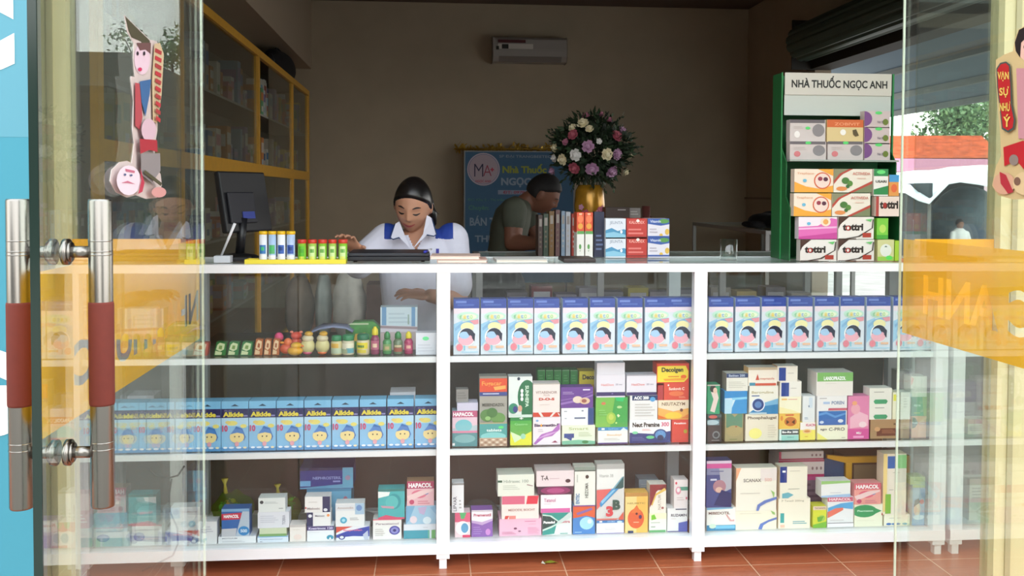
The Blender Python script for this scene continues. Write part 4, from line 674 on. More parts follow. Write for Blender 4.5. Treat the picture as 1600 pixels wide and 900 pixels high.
for i, (x0, x1, bd, ac) in enumerate(((404.5, 418, '#e4e6ea', '#3a78b8'), (419, 432, '#a8c4e4', '#58b070'), (433, 446.5, '#eceef0', '#3a62b4'), (447.5, 461.5, '#b4c8e8', '#3c5cb0'))):
    tube_pack(x0, x1, 361, '#e4b81c', bd, '%s tall tube with yellow cap on the yellow tray' % ['leftmost', 'second', 'third', 'fourth'][i] if i else 'leftmost tall tube with yellow cap on the yellow tray', i, 'tall yellow-capped tubes', [(.3, .62, ac, .8), (.1, .25, '#f4f4f4', 1.1), (.42, .55, '#48c070' if i < 2 else '#20407c', .45)])
for i, (x0, x1) in enumerate(((465, 479), (481, 495), (497, 511), (513, 526), (528.5, 543))):
    tube_pack(x0, x1, 374, '#c83a28', '#86c23c' if i % 2 == 0 else '#a4cc5c', '%s of the short green tubes with red caps on the yellow tray' % ['leftmost', 'second', 'middle', 'fourth', 'rightmost'][i], i, 'short red-capped green tubes', [(.15, .85, '#cfe4a0' if i else '#5cb82c', .7), (.1, .3, '#e8e858', .6), (.5, .7, '#4c9c30', .5)])
# closed black laptop
a = at(546, 405, 3.3).x; c = at(672, 405, 3.3).x; root = empty('laptop', (a, 3.2, ZT), label='closed black laptop lying on the counter before the woman', cat='laptop')
bevel(MB().box(0, c-a, 0, .22, .004, .018, M('#1b1c22', .5)).build('base', root)); bevel(MB().box(.002, c-a-.002, .002, .222, .0185, .03, M('#24262e', .45)).build('lid', root))
for q in (.02, c-a-.03): MB().box(q, q+.012, .01, .2, 0, .004, M('#101010', .8)).build('foot', root)
def book(px0, px1, Y0, Y1, z0, h, colr, lab, yaw=0, nm='notebook', page='#efe6d8', cat='notebook'):
    a = at(px0, 405, Y0).x; c = at(px1, 405, Y0).x; w = c-a; root = empty(nm, ((a+c)/2, (Y0+Y1)/2, z0), yaw, label=lab, cat=cat); d = Y1-Y0
    MB().box(-w/2, w/2, -d/2, d/2, 0, .0015, M(colr, .6)).box(-w/2, w/2, -d/2, d/2, h-.0015, h, M(colr, .6)).box(-w/2, -w/2+.002, -d/2, d/2, .0015, h-.0015, M(colr, .6)).build('cover', root)
    MB().box(-w/2+.0025, w/2-.004, -d/2+.003, d/2-.003, .0016, h-.0016, M(page, .8)).build('pages', root)
book(683, 762, 3.16, 3.30, ZT, .011, '#dbb3a6', 'pinkish notebook lying at the bottom of the two beside the laptop', .0)
book(674, 752, 3.165, 3.305, ZT+.0115, .011, '#e3c4b6', 'pinkish notebook lying askew on another beside the laptop', -.05)
book(775, 856, 3.17, 3.30, ZT, .010, '#e9e6e0', 'open white notebook on the counter in front of the man', .03)
# blue pen standing
x = at(668, 392, 3.26).x
root = empty('pen', (x, 3.175, ZT+.0305), label='blue capped pen lying across the laptop edge', cat='pen')
MB().tube([(-.01, 0, .005), (.0, .05, .005)], .0045, M('#2a2f9a', .4), 10).build('cap', root); MB().tube([(0, .0505, .005), (.012, .14, .005)], .0038, M('#e4e4ea', .4), 10).build('barrel', root)
# dark tablet
a = at(878, 405, 3.2).x; c = at(928, 405, 3.2).x
bevel(MB().box(a, c, 3.16, 3.30, ZT, ZT+.014, M('#3a3130', .5)).build('calculator', label='flat dark brown calculator on the counter below the orange and white cartons', cat='calculator'))
# drinking glass
x = at(1138, 400, 3.27).x; r = .030; root = empty('drinking_glass', (x, 3.27, ZT), label='clear drinking glass part filled with water on the counter', cat='glass')
gm = glass('tumbler_glass', (.92, .95, .94), 1.6, .06)
MB().lathe([(r*.92, 0), (r*.96, .002), (r, .073), (r*.93, .073), (r*.88, .012), (0.001, .010)], gm, 28).build('tumbler', root)
MB().lathe([(r*.86, .0125), (r*.88, .032)], glass('water', (.85, .9, .88), 1.2, .05), 28).build('water', root)
# white stylus in a pen cup
x = at(352, 410, 3.22).x; root = empty('pen_cup', (x, 3.2, ZT), label='small pale pen cup at the left end of the counter top', cat='cup')
MB().box(-.03, .022, -.012, .03, 0, .022, M('#dfe3ea', .4)).build('cup_body', root)
p0 = at(345, 405, 3.20); p1 = at(367, 349, 3.20)
MB().tube([tuple(Vector(p0)+Vector((0, .01, .012))), tuple(p1)], [.0035, .005], M('#e2e2e6', .35), 12).build('stylus', label='white stylus standing slanted in the pale pen cup', cat='pen')
a = at(356, 410, 3.25).x; c = at(387, 410, 3.25).x
bevel(MB().box(a, c, 3.24, 3.32, ZT, ZT+.014, M('#191a20', .45)).build('card_reader', label='small flat black device between the pen cup and yellow tray', cat='device'))
# monitor turned away
root = empty('monitor', (at(385, 330, 3.42).x, 3.40, ZT), label='black computer monitor turned away at the left end of the counter', cat='monitor')
blk = M('#16161a', .4); mm = Matrix.Rotation(math.radians(62), 4, 'Z')
bevel(MB().box(-.10, .15, -.012, .012, .07, .285, blk, Matrix.Translation((0, .02, .02)) @ mm @ Matrix.Rotation(math.radians(-10), 4, 'X')).build('screen_housing', root), .006)
bevel(MB().box(-.08, .06, -.022, -.0125, .10, .21, M('#202028', .5), Matrix.Translation((0, .02, .02)) @ mm @ Matrix.Rotation(math.radians(-10), 4, 'X')).build('rear_cover', root), .004)
MB().box(-.02, .045, -.0245, -.0225, .115, .14, M('#2a3a8c', .5), Matrix.Translation((0, .02, .02)) @ mm @ Matrix.Rotation(math.radians(-10), 4, 'X')).build('label_plate', root, label='blue sticker on the back')
MB().tube([(-.02, .0, .0125), (-.01, .01, .14)], .016, blk, 12).build('neck', root)
MB().lathe([(.075, 0), (.078, .004), (.06, .012), (.02, .018)], blk, 24, (-.025, 0, 0)).build('stand', root)

# cartons at the back of the counter
def top_box(x0, y0, x1, y1, col, des, lab, Y, d, base, grp=None, **k):
    o = carton('top', x0, y0, x1, y1, col, des, lab, Y=Y, d=d, base=base, over=True, group=grp, **k); return o
YB2 = 3.40
zz = ZT
WAVE = [T('JEUNTA', .2, .14, .85, .34, '#9aa4b4', .02), P_([(0, .62), (.3, .5), (.6, .66), (.9, .56), (1, .6), (1, 1), (0, 1)], '#4a94bc'), P_([(0, .78), (.4, .7), (1, .86), (1, 1), (0, 1)], '#8cc4dc'), E_(.78, .7, .06, .09, '#f4f8fc')]
REDD = [T('KALODEX', .12, .12, .88, .28, '#f0b0a4', .02), E_(.55, .12, .08, .08, '#f8e8e0'), L_(.08, .5, .92, .9, 2, '#e48078'), R_(0, .94, 1, 1, '#8c2420')]
BLUW = [P_([(0, 0), (1, 0), (1, .3), (.6, .38), (0, .28)], '#3a5ca8'), E_(.75, .14, .24, .12, '#5c9c50'), T('Vitamin', .1, .08, .6, .22, '#dce4f4', .02), E_(.9, .7, .1, .16, '#e0b850'), E_(.62, .88, .08, .09, '#e0b850'), L_(.08, .5, .5, .8, 2, '#c0b8c4'), R_(0, .92, 1, 1, '#3a5ca8')]
for (x0, x1, cc, dd, nm) in ((946, 978, '#dfe4ec', WAVE, 'white carton with blue wave'), (979, 1011, '#c43c34', REDD, 'red carton'), (1012, 1046, '#e4e0e8', BLUW, 'white and blue carton')):
    z = ZT
    for k, (ya, yb) in enumerate(((371, 400.5), (341.5, 371))):
        top_box(x0, ya, x1, yb, cc, dd, nm + (', lower of two' if k == 0 else ', upper of two') + ' at the back edge of the counter', YB2, .08, z)
        z += (at(x0, ya, YB2).z-at(x0, yb, YB2).z) + .0006
z = ZT
GRE = [P_([(0, 0), (1, 0), (1, .12), (0, .12)], '#5c9c50'), E_(.45, .62, .16, .1, '#5c9c50'), P_([(.35, .75), (.45, .82), (.6, .7), (.46, .78)], '#3c7c3c'), R_(0, .0, .04, 1, '#c8c0b8')]
ORG = [E_(.5, .35, .36, .22, '#f07c4c'), E_(.5, .74, .34, .16, '#e4a03c'), R_(.3, .05, .7, .12, '#f8c8a0')]
for (x0, x1, s_) in ((901, 913, 'left'), (914, 926.5, 'right')):
    b0 = top_box(x0, 361, x1, 400.5, '#e8e6de', GRE, '%s narrow white carton with green leaf by the dark calculator' % s_, YB2, .07, ZT)
    h = at(x0, 361, YB2).z-at(x0, 400.5, YB2).z
    top_box(x0, 332, x1, 361, '#d8502c', ORG, '%s narrow orange carton on a white carton' % s_, YB2, .07, ZT+h+.0006)
for i, (x0, x1, cc, y0) in enumerate(((893, 900, '#b84438', 334), (884, 891.5, '#cfd4dc', 331), (877, 883, '#9cb4cc', 330), (868, 875, '#7c5c5c', 328), (858, 866, '#8c6c44', 330), (849, 857, '#4c5c4c', 334), (841, 848, '#5c4c48', 336))):
    top_box(x0, y0, x1, 396, cc, [R_(.2, .1, .8, .3, '#b0a8a0'), L_(.3, .4, .7, .9, 4, '#d0ccc4' if i < 3 else '#8c7c6c')], '%s upright carton left of the orange ones' % ['dark red', 'pale grey', 'grey blue', 'plum', 'ochre', 'green grey', 'brown'][i], 4.52, .12, .9306)
top_box(928, 331, 945, 400, '#1d2340', [L_(.2, .5, .9, .9, 4, '#5c6c94')], 'dark navy upright carton between the vase and white cartons', 3.43, .04, ZT)
top_box(946, 324, 984, 345, '#42312c', [L_(.5, .1, .95, .3, 1, '#a8a0a0')], 'dark brown carton behind the white wave cartons', 4.52, .09, .9306)
top_box(983, 325, 1001, 345, '#8c8684', [L_(.1, .2, .9, .6, 2, '#c0bcb8')], 'grey carton behind the red cartons', 4.55, .2, .9306)
x = at(1009.5, 330, 4.6).x; root = empty('mug', (x, 4.6, .9306), label='dark brown mug behind the white and blue cartons', cat='mug')
hh = at(1009, 322, 4.6).z-.9306
MB().lathe([(.018, 0), (.02, hh), (.017, hh), (.015, .01)], M('#5a302c', .4), 20).build('mug_body', root); MB().tube([(.02, 0, hh*.8), (.034, 0, hh*.7), (.034, 0, hh*.4), (.02, 0, hh*.3)], .003, M('#5a302c', .4), 8).build('handle', root)

# vase with the bouquet
VY = 4.70; c = at(921, 345, VY); vz = .9306; vh = at(921, 289, VY).z-vz
root = empty('flower_vase', (c.x, VY, vz), label='round golden vase with a dense bouquet of pink, mauve and white roses', cat='vase')
vm = M('#a87a22', .22, .35, noise=.35, nscale=14)
prof = [(.036, 0), (.05, .02), (.068, vh*.45), (.076, vh*.7), (.070, vh*.92), (.055, vh), (.048, vh), (.06, vh*.9), (.05, vh*.3)]
b = MB().lathe(prof, vm, 32)
for (ax, az, rr, cc) in ((-.85, .62, .028, '#c0607c'), (-1.1, .60, .018, '#d894a0'), (-2.0, .58, .022, '#b85870'), (-2.3, .68, .014, '#cc94b0'), (-1.6, .45, .012, '#4c6c34')):
    R0 = .0765; pz = vh*az
    pts = []
    for q in range(14):
        an = 2*math.pi*q/14; f = 1+.2*math.cos(5*an); da = ax+rr*f*math.cos(an)/R0; zq = pz+rr*f*math.sin(an); rq = .0775 if abs(zq-vh*.7) < .03 else .0745
        pts.append((rq*math.cos(da), rq*math.sin(da), zq))
    b.add(pts, [tuple(range(14))], M(cc, .4))
b.build('vase_body', root)
b = MB(); rnd = random.Random(3); gl_ = [M('#22351f', .6), M('#2c4226', .6), M('#1a2819', .6)]
bc = at(925, 236, VY)-Vector((c.x, VY, vz)); BR = Vector((.200, .17, .185))
def leaf(b, p, n, ln, w, m):
    n = n.normalized(); s_ = n.cross(Vector((rnd.uniform(-1, 1), rnd.uniform(-1, 1), rnd.uniform(-1, 1)))).normalized(); t = (n*.6 + s_.cross(n)*rnd.uniform(-.7, .7) + Vector((0, 0, rnd.uniform(-.4, .3)))).normalized()
    b.add([p, p+t*ln*.4+s_*w, p+t*ln+n*ln*.1, p+t*ln*.4-s_*w, p+t*ln*.5+n*w*.4], [(0, 1, 4), (1, 2, 4), (2, 3, 4), (3, 0, 4)], m)
for i in range(2600):
    d = Vector((rnd.gauss(0, 1), rnd.gauss(0, 1), rnd.gauss(0, 1))).normalized()
    if d.z < -.85: continue
    k = rnd.uniform(.45, .98); p = bc + Vector((d.x*BR.x, d.y*BR.y, d.z*BR.z))*k
    if d.z < -.1: p.x = bc.x+(p.x-bc.x)*(1-.35*abs(d.z))
    leaf(b, p, d, rnd.uniform(.022, .045), rnd.uniform(.006, .013), gl_[i % 3])
for i in range(46):   # sprigs sticking out
    d = Vector((rnd.gauss(0, 1), rnd.gauss(0, .7)-.3, rnd.gauss(.25, .8))).normalized(); p0 = bc+Vector((d.x*BR.x, d.y*BR.y, d.z*BR.z))*.8; p1 = p0+d*rnd.uniform(.04, .08)
    b.tube([p0, p1], .0015, gl_[2], 4)
    for q in range(5): leaf(b, p0.lerp(p1, .3+.17*q), d, .022, .007, gl_[q % 3])
for i in range(14): b.tube([(rnd.uniform(-.03, .03), rnd.uniform(-.03, .03), vh*.6), tuple(bc+Vector((rnd.uniform(-.1, .1), rnd.uniform(-.08, .08), -.06)))], .003, gl_[1], 5)
b.build('foliage', root)
FL = [(911, 194, 'c', 1), (896, 211, 'r', .9), (919, 229, 'm', 1), (900, 242, 'w', 1), (948, 241, 'c', 1), (963, 241, 'm', .95), (880, 249, 'c', .95), (898, 262, 'r', 1), (925, 263, 'm', 1.1), (955, 267, 'm', 1.05), (976, 268, 'c', .8), (962, 213, 'r', 1), (971, 205, 'm', .85), (916, 182, 'p', .7), (938, 180, 'p', .7), (950, 188, 'p', .7), (868, 231, 'c', .75), (867, 247, 'w', .7), (864, 266, 'm', .8), (984, 243, 'c', .55), (921, 202, 'c', .7), (895, 200, 'c', .7), (884, 222, 'p', .6), (936, 221, 'w', .5)]
rc = {'c': '#ded4b4', 'r': '#a85464', 'm': '#b48cac', 'w': '#dcdad8', 'p': '#a86880'}
for (x_, y_, k, s_) in FL:
    p = at(x_, y_, VY)-Vector((c.x, VY, vz)); q = ((p.x-bc.x)/BR.x)**2+((p.z-bc.z)/BR.z)**2; yy = -BR.y*math.sqrt(max(0.02, 1-min(q, .98)))*1.0
    f = (VY+yy)/VY; P = Vector((p.x*f+(c.x*(f-1)), yy, 0)); P.z = (at(x_, y_, VY+yy).z-vz); P.x = at(x_, y_, VY+yy).x-c.x
    b = MB(); R0 = .032*s_; nd = Vector((P.x-bc.x, yy, P.z-bc.z)).normalized(); rot = nd.to_track_quat('Z', 'Y').to_matrix().to_4x4(); xf = Matrix.Translation(P) @ rot
    for L, (n_, rr, zz_, tilt) in enumerate(((5, 1.0, 0, .25), (5, .75, .25, .5), (4, .5, .4, .8))):
        for j in range(n_):
            an = 2*math.pi*(j+.5*L)/n_; pts = []
            for (uu, vv) in ((-.5, 0), (-.62, .6), (-.3, 1), (.3, 1), (.62, .6), (.5, 0)):
                rad = rr*R0*(.15+.85*vv); z_ = R0*(zz_+tilt*vv*vv*.8-.1*L); a2 = an+uu*1.25/(.5+.5*vv)*(1.0)*.9
                pts.append((rad*math.cos(a2), rad*math.sin(a2), z_))
            pts.append((rr*R0*.5*math.cos(an), rr*R0*.5*math.sin(an), R0*(zz_-.12)))
            b.add(pts, [(q_, (q_+1) % 6, 6) for q_ in range(6)], M(rc[k], .7), True, xf)
    b.ball((0, 0, R0*.25), (R0*.5, R0*.5, R0*.55), M(rc[k], .7), 10, 6, True, xf)
    b.build('rose', root)

# ------------------------------------------------------------------ display rack on the right end of the counter
RY = 3.30; gr = M('#1f6a38', .45); gr2 = M('#2f8a4c', .45)
xl, xr_ = at(1225, 250, RY).x, at(1397, 250, RY).x; zt_ = at(1300, 113, RY).z
root = empty('display_rack', (xl, RY, ZT), label='green acrylic medicine rack with white header standing on the counter', cat='rack'); Wd = xr_-xl; Hh = zt_-ZT
zA = at(1300, 250, 3.28).z-ZT; zB = at(1300, 337.5, 3.22).z-ZT
# side panels, stepped
for nm, x in (('side_panel', 0), ('side_panel', Wd-.004)):
    MB().prism([(0, 0), (.12, 0), (.12, Hh), (.035, Hh), (.035, zA+.05), (-.02, zA-.01), (-.02, zA-.13), (-.06, zA-.17), (-.06, .0), (-.0, 0)], x, x+.004, gr, 'x').build(nm, root, label='green side panel')
MB().box(.0045, Wd-.0045, .115, .119, 0, Hh, gr).build('back_panel', root)
MB().box(-.004, .0, .02, .028, 0, Hh, gr2).build('edge_strip', root); MB().box(Wd, Wd+.006, .02, .03, 0, Hh, gr2).build('edge_strip', root)
hz0 = at(1300, 148, RY).z-ZT
hb = MB().box(.006, Wd-.006, .016, .02, hz0, Hh-.001, M('#d9d6cc', .2)); hb.box(.006, Wd-.006, .0205, .022, hz0-.072, hz0, M('#c9cfc8', .3))
hb.ftext('NHÀ THUỐC NGỌC ANH', .03, Wd-.022, hz0+.018, Hh-.011, .0155, M('#23221f', .4), .03); hb.build('header_board', root, label='white header with black capitals')
MB().box(.0045, Wd-.0045, -.045, .0148, zA-.006, zA, M('#a4aca4', .3)).build('shelf', root)
MB().box(.0045, Wd-.0045, .03, .1145, 0.0, .004, gr).build('shelf', root)
def rk(x0, y0, x1, y1, col, des, lab, Y, base): return carton('rack', x0, y0, x1, y1, col, des, lab, Y=Y, d=.035, base=base, over=True)
PK = [R_(0, 0, .98, .16, '#6c6468'), E_(.8, .5, .17, .3, '#8c8688'), E_(.2, .7, .09, .16, '#d87c80'), E_(.5, .08, .08, .08, '#5cd870'), L_(.1, .3, .5, .5, 2, '#c8bcb8')]
PK2 = [R_(0, 0, .98, .16, '#6c6468'), E_(.8, .5, .17, .3, '#8c8688'), E_(.2, .7, .08, .16, '#f4f0ec'), E_(.5, .4, .07, .07, '#5cd870'), L_(.1, .3, .4, .45, 2, '#c8bcb8')]
OY = [R_(0, 0, 1, .36, '#d86830'), T('ZOBIVIT', .2, .14, .9, .28, '#f0a070', .02), E_(.44, .6, .08, .14, '#f8f4ec'), P_([(.7, .5), (.8, .45), (.88, .75), (.78, .8), (.72, .7)], '#5c4c2c')]
PU = [E_(.0, .5, .3, .48, '#7c4a88'), E_(.55, .12, .14, .1, '#5cd870'), E_(.82, .7, .11, .2, '#6c7c2c'), T('Nat B', .5, .62, .72, .78, '#8c8088', .02)]
zR = ZT+zA+.0006
hrow = at(1262, 221, 3.285).z-at(1262, 249, 3.285).z
a0 = [(1234, 221, 1291, 249, '#d3c6c2', PK, 'greyish pink carton lower left', 0), (1293, 221, 1349, 249, '#d3c6c2', PK, 'greyish pink carton lower centre', 0), (1234, 187, 1290, 220, '#d3c9c6', PK2, 'greyish pink carton upper left', 1), (1292, 187, 1349, 220, '#e0c890', OY, 'orange topped cream carton upper centre', 1)]
for x0, y0, x1, y1, cc, dd, lb, lv in a0: rk(x0, y0, x1, y1, cc, dd, lb+' on the top tier of the green rack', 3.285, zR+lv*(hrow+.0006))
hq = at(1370, 223, 3.285).z-at(1370, 248, 3.285).z
for k in range(3): rk(1350.5, 248-25*(k+1)+.5, 1391, 248-25*k, '#d3c2c0', PU, '%s carton with purple half disc, top tier of the green rack' % ['bottom', 'middle', 'top'][k], 3.285, zR+k*(hq+.0006))
BEE = [P_([(0, .0), (1, 0), (1, .25), (.9, .5), (.6, .9), (1, 1), (0, 1)], '#f2e0cc'), P_([(0, .55), (.3, .75), (.65, .85), (1, .7), (1, 1), (0, 1)], '#efa83c'), P_([(.6, 0), (1, 0), (1, .3)], '#efa83c'), E_(.72, .5, .22, .36, '#d8643c'), E_(.72, .5, .19, .31, '#f0d8cc'), E_(.66, .42, .06, .09, '#9c3c4c'), E_(.8, .44, .06, .09, '#5c2c40'), T('Traphaco', .06, .14, .5, .26, '#e8b898', .02), E_(.26, .5, .05, .07, '#6cb8d8')]
LEAF = [P_([(0, 0), (.4, 0), (0, .55)], '#8c8c6c'), P_([(.4, 0), (.5, 0), (.2, .25), (0, .65), (0, .5), (.15, .2)], '#b84838'), P_([(1, .6), (1, 1), (.4, 1)], '#7c8460'), P_([(1, .5), (1, .62), (.5, 1), (.38, 1)], '#b84838'), E_(.3, .5, .1, .14, '#4c7c38'), E_(.42, .62, .07, .12, '#5c8c3c'), E_(.36, .74, .05, .08, '#3c6c30'), E_(.2, .84, .14, .09, '#e49050'), T('ACTIVEDA', .48, .14, .94, .26, '#d08474', .02), L_(.6, .35, .9, .45, 1, '#e8c8b8')]
TOT = [P_([(0, 0), (.25, 0), (0, .45)], '#4c2c20'), P_([(.25, 0), (.3, 0), (.08, .25), (0, .55), (0, .4)], '#4c2c20'), T('tottri', .12, .3, .7, .62, '#2c1c14', .05), E_(.27, .5, .07, .12, '#a82820'), E_(.27, .5, .035, .07, '#ece4dc'), P_([(.96, .1), (.99, .1), (.97, .5), (.6, .9), (.2, 1), (.1, 1), (.55, .86), (.93, .5)], '#4c4038'), R_(.68, .72, .92, .92, '#b03828'), P_([(.75, .12), (.95, .08), (.9, .22)], '#6cc46c'), R_(0, .97, .5, 1, '#4c2c20')]
PINKB = [P_([(0, .45), (.5, .4), (.85, .05), (1, .1), (1, 1), (0, 1)], '#e06cb4'), P_([(0, .5), (1, .42), (1, .5), (0, .58)], '#f0b8dc'), P_([(0, .9), (1, .7), (1, 1), (0, 1)], '#c84898'), E_(.7, .22, .13, .2, '#f4e0c8'), E_(.7, .22, .07, .12, '#e8a85c'), E_(.26, .3, .05, .07, '#6cb8d8')]
zb = ZT+.0045
h3 = at(1280, 375, 3.17).z-at(1280, 408.5, 3.17).z
def trow(x0, x1, yb, yt, lev, cc, dd, lb, Y): 
    return rk(x0, yt, x1, yb, cc, dd, lb, Y, lev)
Lh = lambda x, y0, y1, Y: at(x, y0, Y).z-at(x, y1, Y).z
Yt = 3.215
l0 = ZT+.0003; H1 = Lh(1280, 374.5, 408.5, Yt)
rk(1250, 374.5, 1307, 408.5, '#ece4dc', TOT, 'white carton with brown print, bottom left of the green rack', Yt, l0)
rk(1309, 374.5, 1366, 408.5, '#ece4dc', TOT, 'white carton with brown print, bottom centre of the green rack', Yt, l0)
rk(1371, 374.5, 1397, 408.5, '#d4d094', [E_(.5, .5, .35, .3, '#e8e8dc'), P_([(.4, .35), (.5, .28), (.6, .35)], '#3c5c4c'), R_(0, .8, 1, 1, '#9cc850'), E_(.7, .85, .2, .1, '#5cd860')], 'cream green carton, bottom right of the green rack', Yt, l0)
rk(1398, 376, 1406, 408.5, '#a8cc34', [], 'narrow lime carton at the right end of the green rack', Yt, l0)
l1 = l0+H1+.0006; H2 = Lh(1280, 339, 374.5, Yt)
rk(1247.5, 339, 1308, 374, '#f0e4ea', PINKB, 'white and magenta carton in the second row of the green rack', Yt, l1)
rk(1309.5, 339, 1365.5, 374, '#ece4dc', TOT, 'white carton with brown print on an identical one, green rack', Yt, l1)
rk(1370, 341, 1388, 374, '#7cc840', [E_(.5, .5, .3, .2, '#b8dc60'), R_(0, .8, 1, 1, '#4ca838')], 'small bright green carton in the second row of the green rack', Yt, l1)
l2 = l1+H2+.0006; H3 = Lh(1280, 302, 339, Yt)
rk(1240, 302, 1299, 338.5, '#f2e0cc', BEE, 'orange and cream carton with round picture, third row of the green rack', Yt, l2)
rk(1300, 302, 1360, 338.5, '#ece4d4', LEAF, 'cream carton with green leaves, third row of the green rack', Yt, l2)
rk(1368.5, 307, 1405, 338.5, '#ecd8cc', [R_(0, 0, .12, 1, '#b0443c'), T('tottri', .16, .22, .96, .62, '#2c1c14', .05), E_(.38, .45, .08, .15, '#a82820')], 'cream carton with red left edge and brown print, green rack', Yt, l2)
l3 = l2+H3+.0006
rk(1241, 264, 1302, 301.5, '#f2e0cc', BEE, 'orange and cream carton with round picture, fourth row of the green rack', Yt+.01, l3)
rk(1302.5, 264, 1363, 301.5, '#ece4d4', LEAF, 'cream carton with green leaves, fourth row of the green rack', Yt+.01, l3)
rk(1365, 264, 1388, 304, '#f0ece4', [R_(0, 0, 1, .28, '#2f8a4c'), E_(.5, .12, .3, .08, '#6ce07c'), P_([(0, .8), (1, .65), (1, 1), (0, 1)], '#2f8a4c'), T('USARI', .12, .44, .88, .54, '#4c4c44', .03)], 'white carton with green ends, right side of the green rack', Yt+.01, l2+Lh(1380, 307, 338.5, Yt)+.0006)
rk(1389, 273, 1405, 305.5, '#e49c50', [R_(0, 0, 1, .35, '#4c9cd4'), E_(.5, .65, .3, .2, '#e86c3c')], 'blue and orange carton at the right edge of the green rack', Yt+.01, l2+Lh(1380, 307, 338.5, Yt)+.0006)

# ------------------------------------------------------------------ toys and bottles on the top shelf
ZS = Z1+.0004; TY = 3.19
def foot(px, Y=TY): return at(px, 550, Y).x
def ztop(py, Y=TY, px=500): return at(px, py, Y).z
for i, (xa, xb, cc, c2) in enumerate(((300, 326, '#c4685c', '#e8d4c0'), (334, 354, '#2f7a3c', '#d4dcae'), (355, 374, '#2f7a3c', '#d4dcae'), (375, 395, '#2f7a3c', '#d4dcae'), (397, 411, '#b4602c', '#e8c49a'), (412, 424, '#b4602c', '#e8c49a'), (425, 437, '#b4602c', '#e8c49a'))):
    a, c = foot(xa), foot(xb); h = ztop(529 if i > 3 else 533)-ZS; w = c-a
    b = MB(); sl = .22*w
    b.prism([(-w/2, 0), (w/2-sl*.4, 0), (w/2, h*.96), (-w/2+sl, h)], 0, .03, M(cc, .35), 'y')
    b.fpoly([(-w/2+sl*.8+(w*.0), h*.45), (0, h*.3), (w*.3, h*.45), (w*.38, h*.85), (0, h*.95), (-w*.2, h*.8)], -.0006, M(c2, .35))
    b.fpoly([(-w*.12, h*.5), (w*.12, h*.45), (w*.18, h*.72), (-w*.05, h*.75)], -.001, M('#7c9c50' if i in (1, 2, 3) else '#a4542c', .35))
    b.fpoly([(-w*.42, h*.05), (w*.1, h*.05), (w*.15, h*.24), (-w*.36, h*.36)], -.001, M(c2, .35))
    o = b.build('candy_sachet', label=['pale red sachet behind the door', 'leftmost green sachet', 'middle green sachet', 'rightmost green sachet', 'leftmost orange brown sachet', 'middle orange brown sachet', 'rightmost orange brown sachet'][i]+' leaning on the top shelf of the left bay', cat='sachet'); o.location = ((a+c)/2, TY, ZS)
def toy(name, px, wpx, ytop, parts, lab, Y=TY):
    """parts: (part name, dx, z0..1 centre, rx, ry, rz as share of width/height, colour)"""
    h = ztop(ytop, Y)-ZS; w = wpx/1500*Y; root = empty(name, (foot(px, Y), Y, ZS), label=lab, cat='toy' if 'bottle' not in name else 'bottle')
    for nm, dx, zc, rx, rz, cc in parts:
        zc_ = max(zc*h, rz*h) ; MB().ball((dx*w, 0, zc_), (rx*w, min(rx*w, .02), rz*h), M(cc, .4), 16, 12).build(nm, root)
    return root
toy('toy_whistle', 436, 14, 519, [('body', .1, .25, .45, .26, '#8c8a80'), ('head', 0, .78, .5, .23, '#d84878')], 'pink topped grey toy whistle on the top shelf', 3.23)
toy('toy_duck', 447, 20, 528, [('body', 0, .32, .48, .33, '#e0603c'), ('head', .15, .75, .32, .26, '#e8743c'), ('beak', -.28, .72, .2, .08, '#e8a03c')], 'orange red toy duck at the left of the toys', 3.21)
toy('toy_bear', 463, 22, 517, [('body', 0, .36, .42, .37, '#d4583c'), ('head', 0, .78, .40, .19, '#dc503c'), ('ear', -.32, .95, .14, .07, '#e4846c'), ('ear', .32, .95, .14, .07, '#e4846c')], 'red toy bear behind the yellow chick', 3.24)
toy('toy_chick', 461, 24, 535, [('body', 0, .34, .5, .36, '#e0a428'), ('head', .08, .78, .36, .26, '#e4ac30'), ('beak', .42, .74, .16, .08, '#e07428')], 'yellow rubber chick among the toys', 3.175)
for px, lab, c3 in ((481, 'left cream toy bear bottle with yellow cap', '#cc5c80'), (504, 'right cream toy bear bottle with yellow cap and orange feet', '#e87c48')):
    toy('bear_bottle', px, 24, 518, [('body', 0, .38, .46, .34, '#cfc48c'), ('head', 0, .70, .38, .18, '#d0c4a4'), ('cap', .06, .90, .28, .12, '#cc9c34'), ('foot', -.02, .07, .3, .1, c3)], lab)
def bottle(px, wpx, ytop, body, capc, lab, band, Y=TY, yc=None, shape='jar'):
    h = ztop(ytop, Y)-ZS; w = wpx/1500*Y/2; root = empty('medicine_bottle' if shape != 'jar' else 'candy_jar', (foot(px, Y), Y, ZS), label=lab, cat='bottle' if shape != 'jar' else 'jar'); hc = h*.28
    if shape == 'jar':
        MB().lathe([(w*.88, 0), (w*.95, .003), (w*.95, h*.66), (w*.78, h-hc)], M(body, .4), 22).build('jar_body', root)
        MB().lathe([(w*.86, h-hc), (w*.9, h-hc+.002), (w*.88, h-.003), (w*.7, h)], M(capc, .4), 22).build('lid', root)
        R0 = w*.965
    else:
        MB().lathe([(w*.85, 0), (w*.92, .004), (w*.88, h*.35), (w*.92, h*.55), (w*.5, h*.7)], M(body, .25), 22).build('bottle_body', root)
        MB().lathe([(w*.62, h*.70), (w*.66, h*.72), (w*.62, h*.9), (w*.35, h*.96), (w*.3, h)], M(capc, .4), 18).build('cap', root)
        R0 = w*.945
    b = MB()
    for (v0, v1, cc, wd, off) in band:
        n = 8; vs = []
        for q in range(n+1):
            an = -math.pi/2 + off + wd*(q/n-.5)*2
            for v in (v0, v1): vs.append((R0*math.cos(an), R0*math.sin(an), h*v))
        b.add(vs, [(2*q, 2*q+2, 2*q+3, 2*q+1) for q in range(n)], M(cc, .4), True)
    b.build('label_sheet', root)
